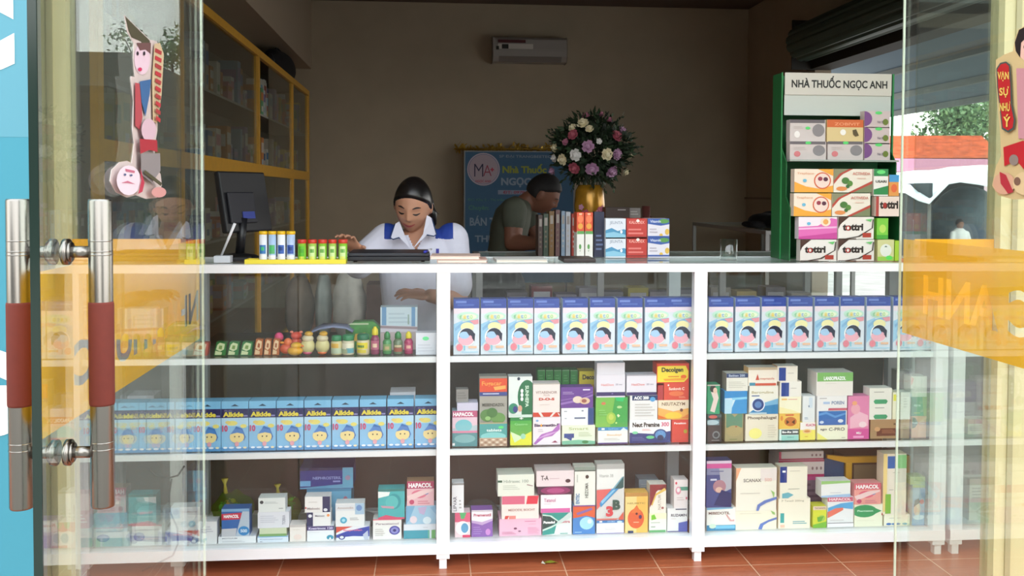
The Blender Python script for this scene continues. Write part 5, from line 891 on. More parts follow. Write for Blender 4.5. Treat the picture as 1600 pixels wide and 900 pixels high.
bottle(526, 18, 524, '#cdbf8c', '#1f7a4a', 'leftmost candy jar with green lid', [(.08, .35, '#b8c4a8', 1.3, 0), (.38, .6, '#d8a83c', .8, -.4)])
bottle(544, 20, 523, '#d0c4a8', '#1f7f4c', 'middle candy jar with green lid', [(.1, .35, '#5c9ca8', .7, .5), (.3, .58, '#e4dcc4', 1.2, 0), (.08, .3, '#a8b08c', .6, -.6)])
bottle(567.5, 21, 522, '#d4c49c', '#1a6c48', 'rightmost candy jar with green lid and yellow label', [(.3, .6, '#e0cc28', 1.1, -.3), (.1, .26, '#d8c030', .8, -.3), (.36, .48, '#4c7c34', .6, -.4)])
bottle(586, 15, 511, '#8c3c5c', '#dcc828', 'left magenta syrup bottle with yellow cap', [(.18, .5, '#b8607c', 1.1, 0), (.26, .4, '#e4c4a8', .5, 0)], shape='b')
bottle(605, 15, 519, '#4c8c54', '#2c7c40', 'left small green bottle with green cap', [(.16, .46, '#7ca060', 1.0, 0), (.22, .36, '#c0a878', .5, 0)], shape='b')
bottle(622, 16, 519, '#6c7c60', '#2c7c40', 'brownish bottle with green cap', [(.12, .3, '#9c5444', 1.0, 0), (.32, .42, '#c8b890', .8, 0)], shape='b')
bottle(638.5, 15, 519, '#a83860', '#dcc828', 'right magenta syrup bottle with yellow cap', [(.18, .48, '#c04870', 1.1, 0), (.26, .4, '#e8b0a0', .5, 0)], shape='b')
# grey cloth draped behind, green pouch, white tray box
def sheet(name, pts_px, Y0, Y1, cc, lab, cat, th=.004, wav=.006):
    n = len(pts_px); vs = []; rnd = random.Random(len(lab))
    for (x_, y_) in pts_px:
        for j in range(5):
            Y = Y0+(Y1-Y0)*j/4; p = at(x_, y_, Y0); vs.append((p.x, Y, p.z+rnd.uniform(-wav, wav)*.5))
    fs = [(i*5+j, (i+1)*5+j, (i+1)*5+j+1, i*5+j+1) for i in range(n-1) for j in range(4)]
    b = MB().add(vs, fs, M(cc, .6), True); o = b.build(name, label=lab, cat=cat); m = o.modifiers.new('s', 'SOLIDIFY'); m.thickness = th; m.offset = 0; return o
sheet('plastic_bag', [(481, 526), (488, 519), (500, 514), (520, 511), (540, 513), (551, 520)], 3.22, 3.32, '#7c82a0', 'bluish grey plastic bag lying over the bear bottles', 'bag')
b = MB(); h = ztop(502, 3.30)-ZS
b.prism([(-.055, 0), (.06, 0), (.062, h*.75), (.035, h), (-.03, h*.98), (-.058, h*.7)], 0, .05, M('#3f8a3c', .45, noise=.3, nscale=30), 'y')
b.fpoly([(-.03, h*.3), (0, h*.25), (.01, h*.6), (-.025, h*.55)], -.001, M('#d8b040', .4)); b.fpoly([(-.05, h*.88), (.02, h*.88), (.02, h*.94), (-.04, h*.94)], -.001, M('#b8c8a0', .4))
o = b.build('snack_pouch', label='big green snack pouch standing behind the green-lidded jars', cat='pouch'); o.location = (foot(567, 3.3), 3.29, ZS)
# open white-blue carton on its tray above the bottles
p0 = at(594, 514, 3.26); p1 = at(652, 514, 3.26); hz = at(620, 480, 3.26).z; mid = at(620, 506, 3.26).z; tz = at(620, 519, 3.26).z
b = MB(); wdt = p1.x-p0.x
b.box(0, wdt, 0, .10, 0, tz-ZS-.002, M('#c8b8b8', .5)); o = b.build('card_tray', label='pale card tray box behind the small bottles', cat='tray'); o.location = (p0.x, 3.27, ZS)
b = MB().box(0, wdt, 0, .06, 0, hz-tz, M('#cfe0ea', .45)); hh = hz-tz
b.design([R_(.04, 0, .16, 1, '#6c9cc8'), R_(.84, 0, .94, 1, '#6c9cc8'), L_(.22, .2, .8, .7, 3, '#bccfdc'), R_(.74, .3, .78, .7, '#98b0a8'), P_([(0, .72), (1, .78), (1, 1), (0, 1)], '#d8d0dc'), P_([(0, .74), (1, .8), (1, .9), (0, .84)], '#a08c94')], 0, wdt, 0, hh, 0)
o = b.build('medicine_box', label='white carton with two blue end stripes, topmost above the small bottles', cat='box'); o.location = (p0.x, 3.275, tz-ZS-.0015+ZS)
# candy bags on the bottom shelf, with knots
def candy_bag(px, wpx, ytop, knot, lab, cc):
    Y = 3.30; w = wpx/1500*Y/2; zt2 = at(px, ytop, Y).z; h = zt2-Z0; root = empty('candy_bag', (at(px, 780, Y).x, Y, Z0+.0004), label=lab, cat='bag')
    bm_ = film('bag_film_'+cc, cc, '#e0ecb0', .72, .5)
    def fn(q, d): 
        k = 1+.07*math.sin(7*d[0]+5*d[2])+.05*math.sin(11*d[1]+3*d[0]); return [q[0]*k, q[1]*k, max(0, q[2]*(1+.05*math.sin(9*d[0])))]
    MB().ball((0, 0, h*.48), (w, .045, h*.5), bm_, 28, 18, True, None, fn).build('wrapper', root)
    if knot: 
        kx = (knot[0]-px)/1500*Y; kz = at(knot[0], knot[1], Y).z-Z0
        MB().tube([(kx*.9, 0, h*.92), (kx, 0, (h+kz)/2), (kx*1.02, 0, kz)], [.008, .004, .012], M('#b8a83c', .5), 10).build('knot', root)
    rr = random.Random(px)
    for i in range(16):
        a = rr.uniform(0, 6.28); k = rr.uniform(.2, .78); z = rr.uniform(.15, .8)*h
        cc2 = ['#c8b028', '#3c9c48', '#c84848', '#d8842c', '#58b858'][i % 5]
        xf = Matrix.Translation((w*k*math.cos(a)*(1-abs(z/h-.5)), .035*k*math.sin(a), z)) @ Euler((rr.uniform(0, 3), rr.uniform(0, 3), 0)).to_matrix().to_4x4()
        b = MB().ball((0, 0, 0), (.010, .007, .007), M(cc2, .35), 10, 8, True, xf); b.prism([(-.016, -.006), (-.009, 0), (-.016, .006)], -.0008, .0008, M(cc2, .35), 'z', xf); b.prism([(.016, -.006), (.009, 0), (.016, .006)], -.0008, .0008, M(cc2, .35), 'z', xf)
        b.build('sweet', root)
candy_bag(364, 62, 766, (352, 748), 'knotted clear bag of yellow green sweets behind the blue box', '#7c9c30')
candy_bag(440, 58, 768, (434, 757), 'clear bag of red and yellow sweets behind the white stack', '#a8a050')
def clear_bag(px0, px1, ytop, lab):
    Y = 3.29; a, c = at(px0, 800, Y).x, at(px1, 800, Y).x; w = (c-a)/2; h = at(px0, ytop, Y).z-Z0
    def fn(q, d): k = 1+.09*math.sin(9*d[0]+6*d[2])+.07*math.sin(14*d[1]+5*d[2]); return [q[0]*k, q[1]*k, max(0, q[2])]
    o = MB().ball((0, 0, h*.48), (w, .04, h*.5), film('clear_bag', '#b8b8b4', '#e4e4e0', .8, .5), 30, 18, True, None, fn).build('plastic_bag', label=lab, cat='bag'); o.location = ((a+c)/2, Y, Z0+.0004)
clear_bag(722, 780, 780, 'crumpled clear plastic bag behind the purple box')
clear_bag(540, 590, 800, 'crumpled clear plastic bag behind the light blue disc box')
# yellow framed toy box in the right bay
Y = 3.30; a, c = at(1322, 730, Y).x, at(1422, 730, Y).x; h = at(1380, 713, Y).z-Z0; w = c-a
root = empty('gift_box', (a, Y, Z0+.0004), label='yellow edged window box lying behind the tall cream box', cat='box')
yf = M('#e0a41c', .45); b = MB()
b.box(0, w, 0, .012, h-.022, h, yf).box(0, .022, 0, .012, 0, h-.0225, yf).box(w-.022, w, 0, .012, 0, h-.0225, yf).box(.0225, w-.0225, 0, .012, 0, .02, yf)
b.prism([(0, h), (-.07, h+.008), (-.07, h-.004), (0, h-.022)], 0, .012, yf, 'y'); b.build('frame', root)
MB().box(.0, w, .0125, .11, .0, h-.001, M('#6c4c34', .5)).build('inner_box', root)
MB().prism([(-.002, 0), (-.075, 0), (-.075, h-.006), (-.002, h-.024)], .013, .10, M('#1f4c7c', .45), 'y').build('blue_side', root, label='dark blue side')
MB().box(.03, w-.03, .0, .002, .03, h-.03, M('#8c7458', .35)).build('window_sheet', root)

# scrap on the floor
p = atZ(858, 881, .0)
b = MB(); b.add([(-.025, 0, .001), (-.008, -.01, .008), (.004, .0, .003), (.02, -.012, .01), (.03, .004, .001), (.008, .014, .006), (-.01, .012, .003)], [(0, 1, 6), (1, 2, 6), (2, 5, 6), (2, 3, 5), (3, 4, 5)], M('#9ca83c', .4)); b.add([(-.026, .002, .002), (-.014, -.012, .004), (-.02, .012, .006)], [(0, 1, 2)], M('#e8e8dc', .4))
o = b.build('sweet_wrapper', label='crumpled green and white sweet wrapper on the tiled floor', cat='wrapper'); o.location = p; so = o.modifiers.new('s', 'SOLIDIFY'); so.thickness = .001; so.offset = 1

# ------------------------------------------------------------------ stickers on the doors
def sticker(name, X, side, mapping, shapes, lab, texts=()):
    """shapes: list of (points, colour); first is the outline. side +1: seen from +X"""
    b = MB(); k = 0
    for pts, cc in shapes:
        P = [atX(*mapping(x, y), X) for x, y in pts]; off = side*(.0004*k); k += 1
        n = len(P)
        if k == 1:
            vs = [(p.x, p.y, p.z) for p in P]+[(p.x+side*.0008, p.y, p.z) for p in P]
            b.add(vs, [tuple(range(n)), tuple(range(2*n-1, n-1, -1))]+[(i, (i+1) % n, n+(i+1) % n, n+i) for i in range(n)], M(cc, .45))
        else: b.add([(X+side*.0008+off, p.y, p.z) for p in P], [tuple(range(n))], M(cc, .45))
    for (tx, x0, y0, x1, y1, cc) in texts:
        vs, fs, _ = text_data(tx, .03); k += 1
        P = [atX(*mapping(x0+u*(x1-x0), y1-v*(y1-y0)), X) for u, v in vs]
        b.add([(X+side*(.0008+.0004*k), p.y, p.z) for p in P], fs, M(cc, .45))
    return b.build(name, label=lab, cat='sticker')
el = lambda cx, cy, rx, ry, n=16: [(cx+rx*math.cos(2*math.pi*i/n), cy+ry*math.sin(2*math.pi*i/n)) for i in range(n)]
mpL = lambda x, y: (160+x/2.9, 10+y/2.9)
out = [(97, 38), (212, 150), (245, 158), (272, 215), (270, 300), (262, 380), (246, 440), (248, 560), (238, 620), (232, 720), (262, 760), (268, 810), (244, 868), (195, 872), (150, 855), (110, 866), (60, 842), (32, 792), (40, 740), (75, 706), (110, 700), (130, 710), (142, 620), (134, 560), (140, 430), (126, 330), (128, 316), (145, 320), (138, 240), (140, 165), (112, 120)]
stripes = [([(228-i*.5, 188+i*34), (258-i*1.6, 203+i*34), (256-i*1.6, 221+i*34), (226-i*.5, 206+i*34)], '#b8343c' if i % 2 else '#a83c3c') for i in range(10)]
sticker('paper_sticker', -.5235, 1, mpL, [(out, '#c9b9b4'), ([(100, 45), (212, 155), (215, 215), (170, 158), (128, 140), (115, 110)], '#4c4834'), (el(176, 238, 36, 72), '#dcc0cc'), ([(150, 165), (215, 165), (214, 215), (190, 195), (165, 200)], '#6c4a48'), (el(154, 213, 5, 10, 8), '#2c2028'), (el(183, 213, 5, 10, 8), '#2c2028'), (el(163, 285, 9, 9, 8), '#c8305c'), ([(160, 340), (212, 330), (205, 400), (186, 500), (168, 430)], '#3c6494'), ([(138, 345), (158, 350), (172, 500), (160, 560), (138, 540)], '#b04850'), ([(225, 170), (250, 165), (268, 215), (258, 400), (238, 530), (218, 520), (214, 330)], '#c8b08c')] + stripes + [(el(188, 560, 34, 52), '#d0b0bc'), ([(145, 600), (225, 605), (228, 660), (190, 650), (148, 668)], '#a82c38'), ([(150, 668), (238, 665), (240, 745), (200, 800), (150, 760)], '#8c8484'), (el(92, 788, 56, 68), '#e4d0da'), ([(75, 735), (120, 745), (118, 755), (78, 748)], '#c06880'), ([(55, 800), (85, 790), (120, 805), (85, 800)], '#c06880'), (el(72, 762, 6, 5, 8), '#4c5c84'), (el(100, 765, 6, 5, 8), '#4c5c84'), ([(140, 730), (160, 800), (150, 840), (130, 850), (145, 790)], '#b8344c'), ([(160, 740), (240, 800), (235, 815), (155, 755)], '#4c4830'), (el(225, 842, 34, 24), '#d09490')],
        'narrow cut-out sticker of a boy in a pointed hat on the left glass door')
mpR = lambda x, y: (1540+x/3, 30+y/3)
sticker('paper_sticker', 1.1655, -1, mpR, [([(50, 190), (90, 165), (130, 150), (140, 90), (155, 50), (200, 20), (270, 60), (290, 200), (280, 420), (300, 600), (290, 780), (240, 840), (130, 845), (60, 825), (32, 780), (50, 690), (75, 640), (70, 540), (58, 400), (48, 260)], '#cdb483'), (el(205, 130, 52, 70), '#e4b8a8'), ([(140, 110), (160, 50), (205, 28), (265, 70), (268, 120), (235, 85), (190, 90), (170, 110), (165, 180), (145, 150)], '#2a2224'), (el(188, 130, 6, 10, 8), '#2c2028'), (el(222, 130, 6, 10, 8), '#2c2028'), ([(150, 230), (260, 230), (275, 420), (255, 560), (160, 560)], '#c48c94'), ([(90, 600), (180, 570), (280, 590), (288, 700), (200, 720), (150, 660), (95, 690)], '#b8242c'), (el(140, 660, 22, 26), '#8c7c74'), (el(95, 770, 52, 52), '#d0a084'), ([(75, 715), (105, 730), (140, 810), (115, 818), (80, 770)], '#b0303c'), (el(200, 770, 62, 56), '#d8bc90'), (el(160, 760, 16, 20), '#7c5c4c'), ([(62, 232), (80, 205), (108, 198), (128, 214), (133, 300), (137, 400), (152, 470), (146, 515), (118, 532), (88, 515), (78, 420), (66, 320)], '#4c5450'), ([(68, 236), (84, 212), (108, 206), (122, 220), (128, 300), (131, 400), (145, 470), (140, 508), (118, 522), (94, 508), (84, 420), (72, 320)], '#b8282c')],
        'cut-out sticker of a child holding a red greeting scroll on the right glass door', texts=[('VẠN', 70, 245, 124, 292, '#e0c060'), ('SỰ', 80, 315, 124, 368, '#e0c060'), ('NHƯ', 82, 385, 132, 432, '#e0c060'), ('Ý', 100, 445, 134, 505, '#e0c060')])

# ------------------------------------------------------------------ people
def fuse(b, name, voxel, parent=None, smooth=2, **kw):
    """join overlapping closed shapes into one continuous skin"""
    me = bpy.data.meshes.new(name); me.from_pydata(b.v, [], b.f); me.update()
    o = bpy.data.objects.new(name, me); COL.objects.link(o)
    m = o.modifiers.new('r', 'REMESH'); m.mode = 'VOXEL'; m.voxel_size = voxel
    m2 = o.modifiers.new('s', 'SMOOTH'); m2.factor = .5; m2.iterations = smooth
    dg = bpy.context.evaluated_depsgraph_get(); dg.update()
    me2 = bpy.data.meshes.new_from_object(o.evaluated_get(dg)); bpy.data.objects.remove(o)
    me2.materials.clear(); me2.polygons.foreach_set('use_smooth', [True]*len(me2.polygons))
    o = bpy.data.objects.new(name, me2); COL.objects.link(o)
    for m in b.mats[:1]: me2.materials.append(m)
    if parent: o.parent = parent
    return tag(o, **kw)
def limb(b, pts, rads, mat, n=16):
    for i in range(len(pts)-1):
        p, q = Vector(pts[i]), Vector(pts[i+1]); k = max(2, int((q-p).length/.02)); b.tube([p.lerp(q, t/k) for t in range(k+1)], [rads[i]+(rads[i+1]-rads[i])*t/k for t in range(k+1)], mat, n)
    for p, r in zip(pts, rads): b.ball(p, r*.995, mat, 14, 10)
def hp(d, s=1.0, face=True):
    dx, dy, dz = d; x, y, z = .071*dx, .090*dy, .108*dz
    t = max(0, -dz)
    x *= 1-.30*t**1.5; 
    if dy < 0: y *= 1-.10*t; y -= .008*t
    else: y *= 1-.30*t
    if face and dy < 0:
        f = min(1, -dy*1.6)
        g = lambda cx, cz, sx_, sz: math.exp(-((x-cx)/sx_)**2-((z-cz)/sz)**2)
        ramp = .3+.7*max(0, min(1, (.018-z)/.038))
        y -= f*(.017*ramp*math.exp(-(x/.010)**2)*(1 if z < .018 else math.exp(-((z-.018)/.01)**2))*(1/(1+math.exp((-.026-z)/.003))))
        y -= f*.006*g(0, -.022, .019, .007)
        y += f*.006*(g(-.030, .006, .014, .010)+g(.030, .006, .014, .010))
        y -= f*.004*(g(-.03, .024, .02, .007)+g(.03, .024, .02, .007))
        y -= f*.005*(g(0, -.048, .020, .007)+g(0, -.058, .016, .006)) - f*.003*g(0, -.053, .02, .002)
        y -= f*.004*(g(-.038, -.02, .018, .016)+g(.038, -.02, .018, .016)) + f*.005*g(0, -.085, .02, .014)
    return Vector((x, y, z))*s
def head(b, Mx, mat, n=64, m=48):
    vs = []; fs = []
    for i in range(m+1):
        th = math.pi*i/m
        for k in range(n):
            a = 2*math.pi*k/n; vs.append(Mx @ hp((math.sin(th)*math.cos(a), math.sin(th)*math.sin(a), math.cos(th))))
    for i in range(m):
        for k in range(n): fs.append((i*n+k, (i+1)*n+k, (i+1)*n+(k+1) % n, i*n+(k+1) % n))
    b.add(vs, fs, mat, True)
    for s_ in (-1, 1): b.ball((0, 0, 0), (1, 1, 1), mat, 12, 10, True, Mx @ Matrix.Translation((s_*.071, .008, -.004)) @ Matrix.Rotation(s_*.3, 4, 'Z') @ Matrix.Diagonal((.009, .017, .030, 1)))
def surf(x, z, off=.001):
    """point on the face at local x, z"""
    dz = max(-1, min(1, z/.108)); dx = x/.071; dz2 = dz
    t = max(0, -dz); dx /= (1-.30*t**1.5); q = 1-dx*dx-dz2*dz2
    if q < .01: q = .01
    p = hp((dx, -math.sqrt(q), dz2)); p.y -= off; return p
def face_strip(b, Mx, curve, wid, mat, off=.0015):
    vs = []
    for i, (x, z) in enumerate(curve):
        w = wid*(.35+.65*math.sin(math.pi*(i+.4)/(len(curve)-.2)))
        vs += [Mx @ surf(x, z+w/2, off), Mx @ surf(x, z-w/2, off)]
    b.add(vs, [(2*i, 2*i+1, 2*i+3, 2*i+2) for i in range(len(curve)-1)], mat, True)
def arc(x0, x1, z0, bow, n=9): return [(x0+(x1-x0)*i/(n-1), z0+bow*math.sin(math.pi*i/(n-1))) for i in range(n)]
def hair_cap(b, Mx, mat, keep, out=1.085, n=72, m=54):
    vs = []; fs = []
    for i in range(m+1):
        th = math.pi*i/m
        for k in range(n):
            a = 2*math.pi*k/n; d = (math.sin(th)*math.cos(a), math.sin(th)*math.sin(a), math.cos(th))
            w = keep(d); w = max(0, min(1, w)); w = w*w*(3-2*w)
            p = hp(d, .94+(out-.94)*w, False); vs.append(Mx @ p)
    for i in range(m):
        for k in range(n): fs.append((i*n+k, (i+1)*n+k, (i+1)*n+(k+1) % n, i*n+(k+1) % n))
    b.add(vs, fs, mat, True)
def hand(b, wrist, dirv, palm_n, mat, curl=.5, s=1.0, thumb=1):
    """palm and five bent fingers; dirv = finger direction, palm_n = direction the palm faces"""
    d = Vector(dirv).normalized(); pn = Vector(palm_n); pn = (pn-d*pn.dot(d)).normalized(); sd = d.cross(pn)
    w = Vector(wrist); c = w+d*.045*s
    xf = Matrix((( sd.x, d.x, pn.x, c.x), (sd.y, d.y, pn.y, c.y), (sd.z, d.z, pn.z, c.z), (0, 0, 0, 1)))
    b.ball((0, 0, 0), (.038*s, .048*s, .0145*s), mat, 16, 12, True, xf)
    for i, (off, ln, r) in enumerate(((-.028, .068, .0078), (-.010, .078, .0084), (.009, .074, .0082), (.027, .058, .0072))):
        p = w+d*.078*s+sd*off*s; dd = (d+sd*off*3).normalized(); pts = [p-d*.02*s]; ang = 0
        for seg in (.45, .32, .23):
            q = pts[-1] if len(pts) > 1 else p
            if len(pts) == 1: pts.append(p)
            dv = (dd*math.cos(ang)+pn*math.sin(ang)); pts.append(pts[-1]+dv*ln*seg*s); ang += curl
        limb(b, pts, [r*s*1.05, r*s, r*s*.95, r*s*.88, r*s*.75][:len(pts)], mat, 10)
    p = w+d*.028*s+sd*thumb*.028*s; t1 = p+(d*.5+sd*thumb*.8+pn*.3).normalized()*.034*s; t2 = t1+(d*.85+sd*thumb*.25+pn*.4).normalized()*.028*s
    limb(b, [p, t1, t2], [.0125*s, .0095*s, .0078*s], mat, 10)
def rings(b, R, mat, n=28):
    """R: list of (cx, cy, z, rx, ry) or with full centre"""
    vs = []; fs = []
    for cx, cy, z, rx, ry in R:
        for k in range(n):
            a = 2*math.pi*k/n; ca, sa = math.cos(a), math.sin(a)
            vs.append((cx+rx*math.copysign(abs(ca)**.85, ca), cy+ry*math.copysign(abs(sa)**.85, sa), z))
    for i in range(len(R)-1):
        for k in range(n): fs.append((i*n+k, i*n+(k+1) % n, (i+1)*n+(k+1) % n, (i+1)*n+k))
    fs.append(tuple(range(n-1, -1, -1))); fs.append(tuple((len(R)-1)*n+k for k in range(n)))
    b.add(vs, fs, mat, True)

def stool(x, y, zs, lab):
    root = empty('stool', (x, y, 0), label=lab, cat='stool')
    MB().lathe([(.16, zs-.035), (.17, zs-.03), (.17, zs-.008), (.16, zs-.001)], M('#5c4030', .6), 28).build('seat', root)
    for k in range(4):
        a = math.pi/4+k*math.pi/2; MB().tube([(.12*math.cos(a), .12*math.sin(a), zs-.036), (.17*math.cos(a), .17*math.sin(a), 0)], .012, M('#8c8c8c', .4, .8), 10).build('leg', root)

# ---- the woman behind the counter
WY = 3.84
skin = M('#c08c70', .55, sss=.06)
hc = at(645.5, 321, WY-.03); sc = .98
HM = Matrix.Translation(hc) @ Matrix.Rotation(math.radians(5), 4, 'Y') @ Matrix.Rotation(math.radians(-10), 4, 'Z') @ Matrix.Rotation(math.radians(24), 4, 'X') @ Matrix.Scale(sc, 4)
root = empty('person', (hc.x, WY, 0), label='smiling woman in a white uniform shirt with blue shoulder patches, looking down behind counter', cat='person')
inv = Vector((hc.x, WY, 0))
def rel(p): return Vector(p)-inv
RM = Matrix.Translation(-inv)
Lp = lambda x, y, Y: tuple(rel(at(x, y, Y)))
b = MB(); head(b, RM @ HM, skin)
nb = rel(at(655, 362, WY+.03)); hb_ = (RM @ HM) @ Vector((0, .028, -.06))
limb(b, [tuple(hb_), tuple(nb)], [.046, .050], skin)
shz = rel(at(655, 366, WY)).z; cxs = rel(at(655, 366, WY)).x
seat = .50
TR = [(cxs-.01, .05, seat, .165, .115), (cxs-.01, .05, seat+.10, .150, .105), (cxs, .045, seat+.22, .125, .092), (cxs, .035, shz-.17, .142, .100), (cxs, .03, shz-.08, .155, .095), (cxs, .03, shz-.03, .145, .078), (cxs, .03, shz, .105, .060), (cxs, .03, shz+.022, .055, .048)]
rings(b, TR, skin)
# right arm of hers (left in the picture): reaches to the tubes
sL, eL, wL = Lp(604, 374, WY+.01), Lp(566, 408, WY-.10), Lp(566, 388, WY-.40)
eL = Lp(560, 412, WY-.06); wL = Lp(556, 392, WY-.30)
limb(b, [sL, eL, wL], [.048, .040, .026], skin)
hand(b, wL, (Vector(Lp(543, 371, WY-.37))-Vector(wL)), (-.3, -.8, -.6), skin, .45, .88, 1)
# left arm: bent, hand resting low behind the top shelf
sR, eR, wR = Lp(706, 374, WY+.01), Lp(716, 470, WY-.02), Lp(672, 462, WY-.20)
limb(b, [sR, eR, wR], [.048, .040, .026], skin)
hand(b, wR, (-.9, -.25, .12), (0, .5, -1), skin, .45, .88, -1)
# legs on the stool
for s_ in (-1, 1):
    limb(b, [(cxs+s_*.085, .04, seat-.01), (cxs+s_*.10-.02, -.19+.0, seat+.02), (cxs+s_*.10, -.10, .09)], [.085, .058, .038], M('#2a2c3a', .7))
    limb(b, [(cxs+s_*.10, -.10, .06), (cxs+s_*.10, -.20, .045)], [.036, .030], skin)
fuse(b, 'body', .0042, root, 2)
HMr = RM @ HM
# hair
def keepW(d):
    dx, dy, dz = d; az = abs(math.atan2(dx, -dy)); line = .60-.40*(az/1.3)**2
    if az > 1.25: line = .23-1.3*(az-1.25)
    if az > 1.85: line = -.6
    return (dz-line)*9+.5
hm_ = M('#120f10', .32, noise=.3, nscale=60, spec=.6)
b = MB(); hair_cap(b, HMr, hm_, keepW, 1.11)
b.ball((0, 0, 0), (1, 1, 1), hm_, 16, 12, True, HMr @ Matrix.Translation((.035, .085, -.03)) @ Matrix.Diagonal((.035, .035, .04, 1)))
pt = [HMr @ Vector(v) for v in ((.05, .07, -.03), (.072, .062, -.06), (.074, .06, -.10), (.068, .058, -.13))]
b.tube(pt, [.02, .015, .012, .003], hm_, 10)
b.tube([HMr @ Vector(v) for v in ((.075, .03, -.0), (.088, .03, -.03), (.10, .035, -.045))], [.002, .0015, .0008], hm_, 5)
b.build('hair', root)
dk = M('#1c1414', .6)
b = MB()
for s_ in (-1, 1): face_strip(b, HMr, arc(s_*.016, s_*.046, .024, .004), .0060, M('#2a1c1a', .7))
b.build('eyebrows', root)
b = MB()
for s_ in (-1, 1): face_strip(b, HMr, arc(s_*.017, s_*.044, .002, -.0045), .0065, dk, .0022)
b.build('eyelashes', root)
b = MB(); face_strip(b, HMr, arc(-.024, .024, -.046, -.009), .010, M('#b04c50', .45), .0012); b.build('lips', root)
# shirt
wht = M('#dcdcec', .75, noise=.03, nscale=30); blu = M('#1f3f9c', .7); nav = M('#27406c', .7)
b = MB()
SR = [(x, y, z, rx+.016, ry+.016) for x, y, z, rx, ry in TR]; SR = [(SR[0][0], SR[0][1], seat-.04, SR[0][3]+.01, SR[0][4]+.01)]+SR[1:-1]+[(cxs, .03, shz+.018, .088, .066)]
rings(b, SR, wht)
mL = tuple(Vector(sL).lerp(Vector(eL), .98)); mR = tuple(Vector(sR).lerp(Vector(eR), .75))
fL = tuple(Vector(eL).lerp(Vector(wL), .12))
limb(b, [sL, mL, fL], [.064, .060, .050], wht); limb(b, [sR, mR], [.066, .062], wht)
o = fuse(b, 'shirt', .005, root, 3, label='white uniform shirt with blue shoulder patches')
me = o.data; me.materials.append(blu); me.materials.append(nav)
vz_ = rel(at(644, 392, WY-.1)).z; bmx = bmesh.new(); bmx.from_mesh(me); kill = []
for f in bmx.faces:
    c = f.calc_center_median(); dz = c.z-vz_; xx = c.x-(cxs-.012)
    if c.y < .03 and dz > 0 and abs(xx) < dz*.50+.002 and c.z < 2: kill.append(f); continue
    if (c.z > shz-.002) and (abs(c.x-cxs) < .064) : kill.append(f); continue
    px_ = abs(c.x-cxs)
    if .062 < px_ < .135 and c.z > shz-.016 and c.y < .06: f.material_index = 1
bmesh.ops.delete(bmx, geom=kill, context='FACES'); bmx.to_mesh(me); bmx.free()
sm = o.modifiers.new('s', 'SOLIDIFY'); sm.thickness = .002; sm.offset = 1
# collar wings
for s_ in (-1, 1):
    pts = [(624, 346), (617, 350), (610, 371), (614, 374), (624, 371), (642, 389), (633, 369)] if s_ < 0 else [(667, 336), (675, 341), (682, 366), (678, 369), (667, 367), (645, 389), (661, 366)]
    b = MB(); P = []
    for i, (x_, y_) in enumerate(pts):
        Yq = WY-.02-.075*min(1, max(0, (y_-340)/40)); P.append(rel(at(x_, y_, Yq-.035)))
    vs = [tuple(p) for p in P]+[tuple(p+Vector((0, .006, 0))) for p in P]; n = len(P)
    b.add(vs, [tuple(range(n)), tuple(range(2*n-1, n-1, -1))]+[(i, (i+1) % n, n+(i+1) % n, n+i) for i in range(n)], wht)
    e0, e1, e2 = (P[2], P[3], P[4]); b.tube([tuple(v+Vector((0, -.001, 0))) for v in (P[1], e0, e1, e2)], .0022, nav, 6)
    b.build('collar', root)
b = MB()
pc_ = rel(at(686, 391, WY-.11)); b.box(pc_.x-.012, pc_.x+.0, pc_.y, pc_.y+.004, pc_.z-.012, pc_.z+.006, M('#3a3a9c', .6)); b.build('pocket_badge', root, label='small blue badge on the shirt')
b = MB(); pw = (Vector(sL).lerp(Vector(eL), .98)+(Vector(eL)-Vector(sL)).normalized()*.0); 
stool(hc.x+cxs, WY+.06, seat-.10, 'wooden topped stool under the woman')

# ---- the man bending over the rear cabinet
MY = 5.20
sk2 = M('#7c5240', .55, sss=.04); olive = M('#4c5044', .8, noise=.08, nscale=20)
hc = at(848, 303, MY); inv = Vector((at(800, 400, MY).x, MY, 0)); RM = Matrix.Translation(-inv)
root = empty('person', tuple(inv), label='young man in an olive green t-shirt writing, leaning over the glass cabinet', cat='person')
HM = Matrix.Translation(hc) @ Matrix.Rotation(math.radians(78), 4, 'Z') @ Matrix.Rotation(math.radians(-8), 4, 'Y') @ Matrix.Rotation(math.radians(34), 4, 'X')
b = MB(); head(b, RM @ HM, sk2)
Lp = lambda x, y, Y: tuple(rel(at(x, y, Y)))
nk = Lp(816, 322, MY+.02); limb(b, [tuple((RM @ HM) @ Vector((0, .035, -.055))), nk], [.052, .056], sk2)
spine = [(788, 455, .135), (788, 425, .14), (792, 400, .145), (800, 375, .15), (809, 352, .13), (816, 338, .085)]
hip = Lp(788, 470, MY+.05)
def torso(b, mat, g=0.0, lo=0):
    vs = []; fs = []; n = 26
    S_ = [(783, 500, .125, .17), (783, 455, .11, .16), (786, 425, .10, .16), (790, 395, .095, .17), (794, 365, .10, .185), (801, 340, .095, .18), (810, 322, .07, .15), (818, 312, .04, .07)][lo:]
    for (x_, y_, rx, ry) in S_:
        c = rel(at(x_, y_, MY+.04))
        tilt = .55
        for k in range(n):
            a = 2*math.pi*k/n; u = (rx+g)*math.cos(a); vs.append((c.x+u*math.cos(tilt), c.y+(ry+g)*math.sin(a), c.z-u*math.sin(tilt)*.8))
    for i in range(len(S_)-1):
        for k in range(n): fs.append((i*n+k, i*n+(k+1) % n, (i+1)*n+(k+1) % n, (i+1)*n+k))
    fs.append(tuple(range(n-1, -1, -1))); fs.append(tuple((len(S_)-1)*n+k for k in range(n))); b.add(vs, fs, mat, True)
torso(b, sk2)
s1, e1, w1 = Lp(804, 328, MY-.15), Lp(801, 379, MY-.17), Lp(850, 381, MY-.34)
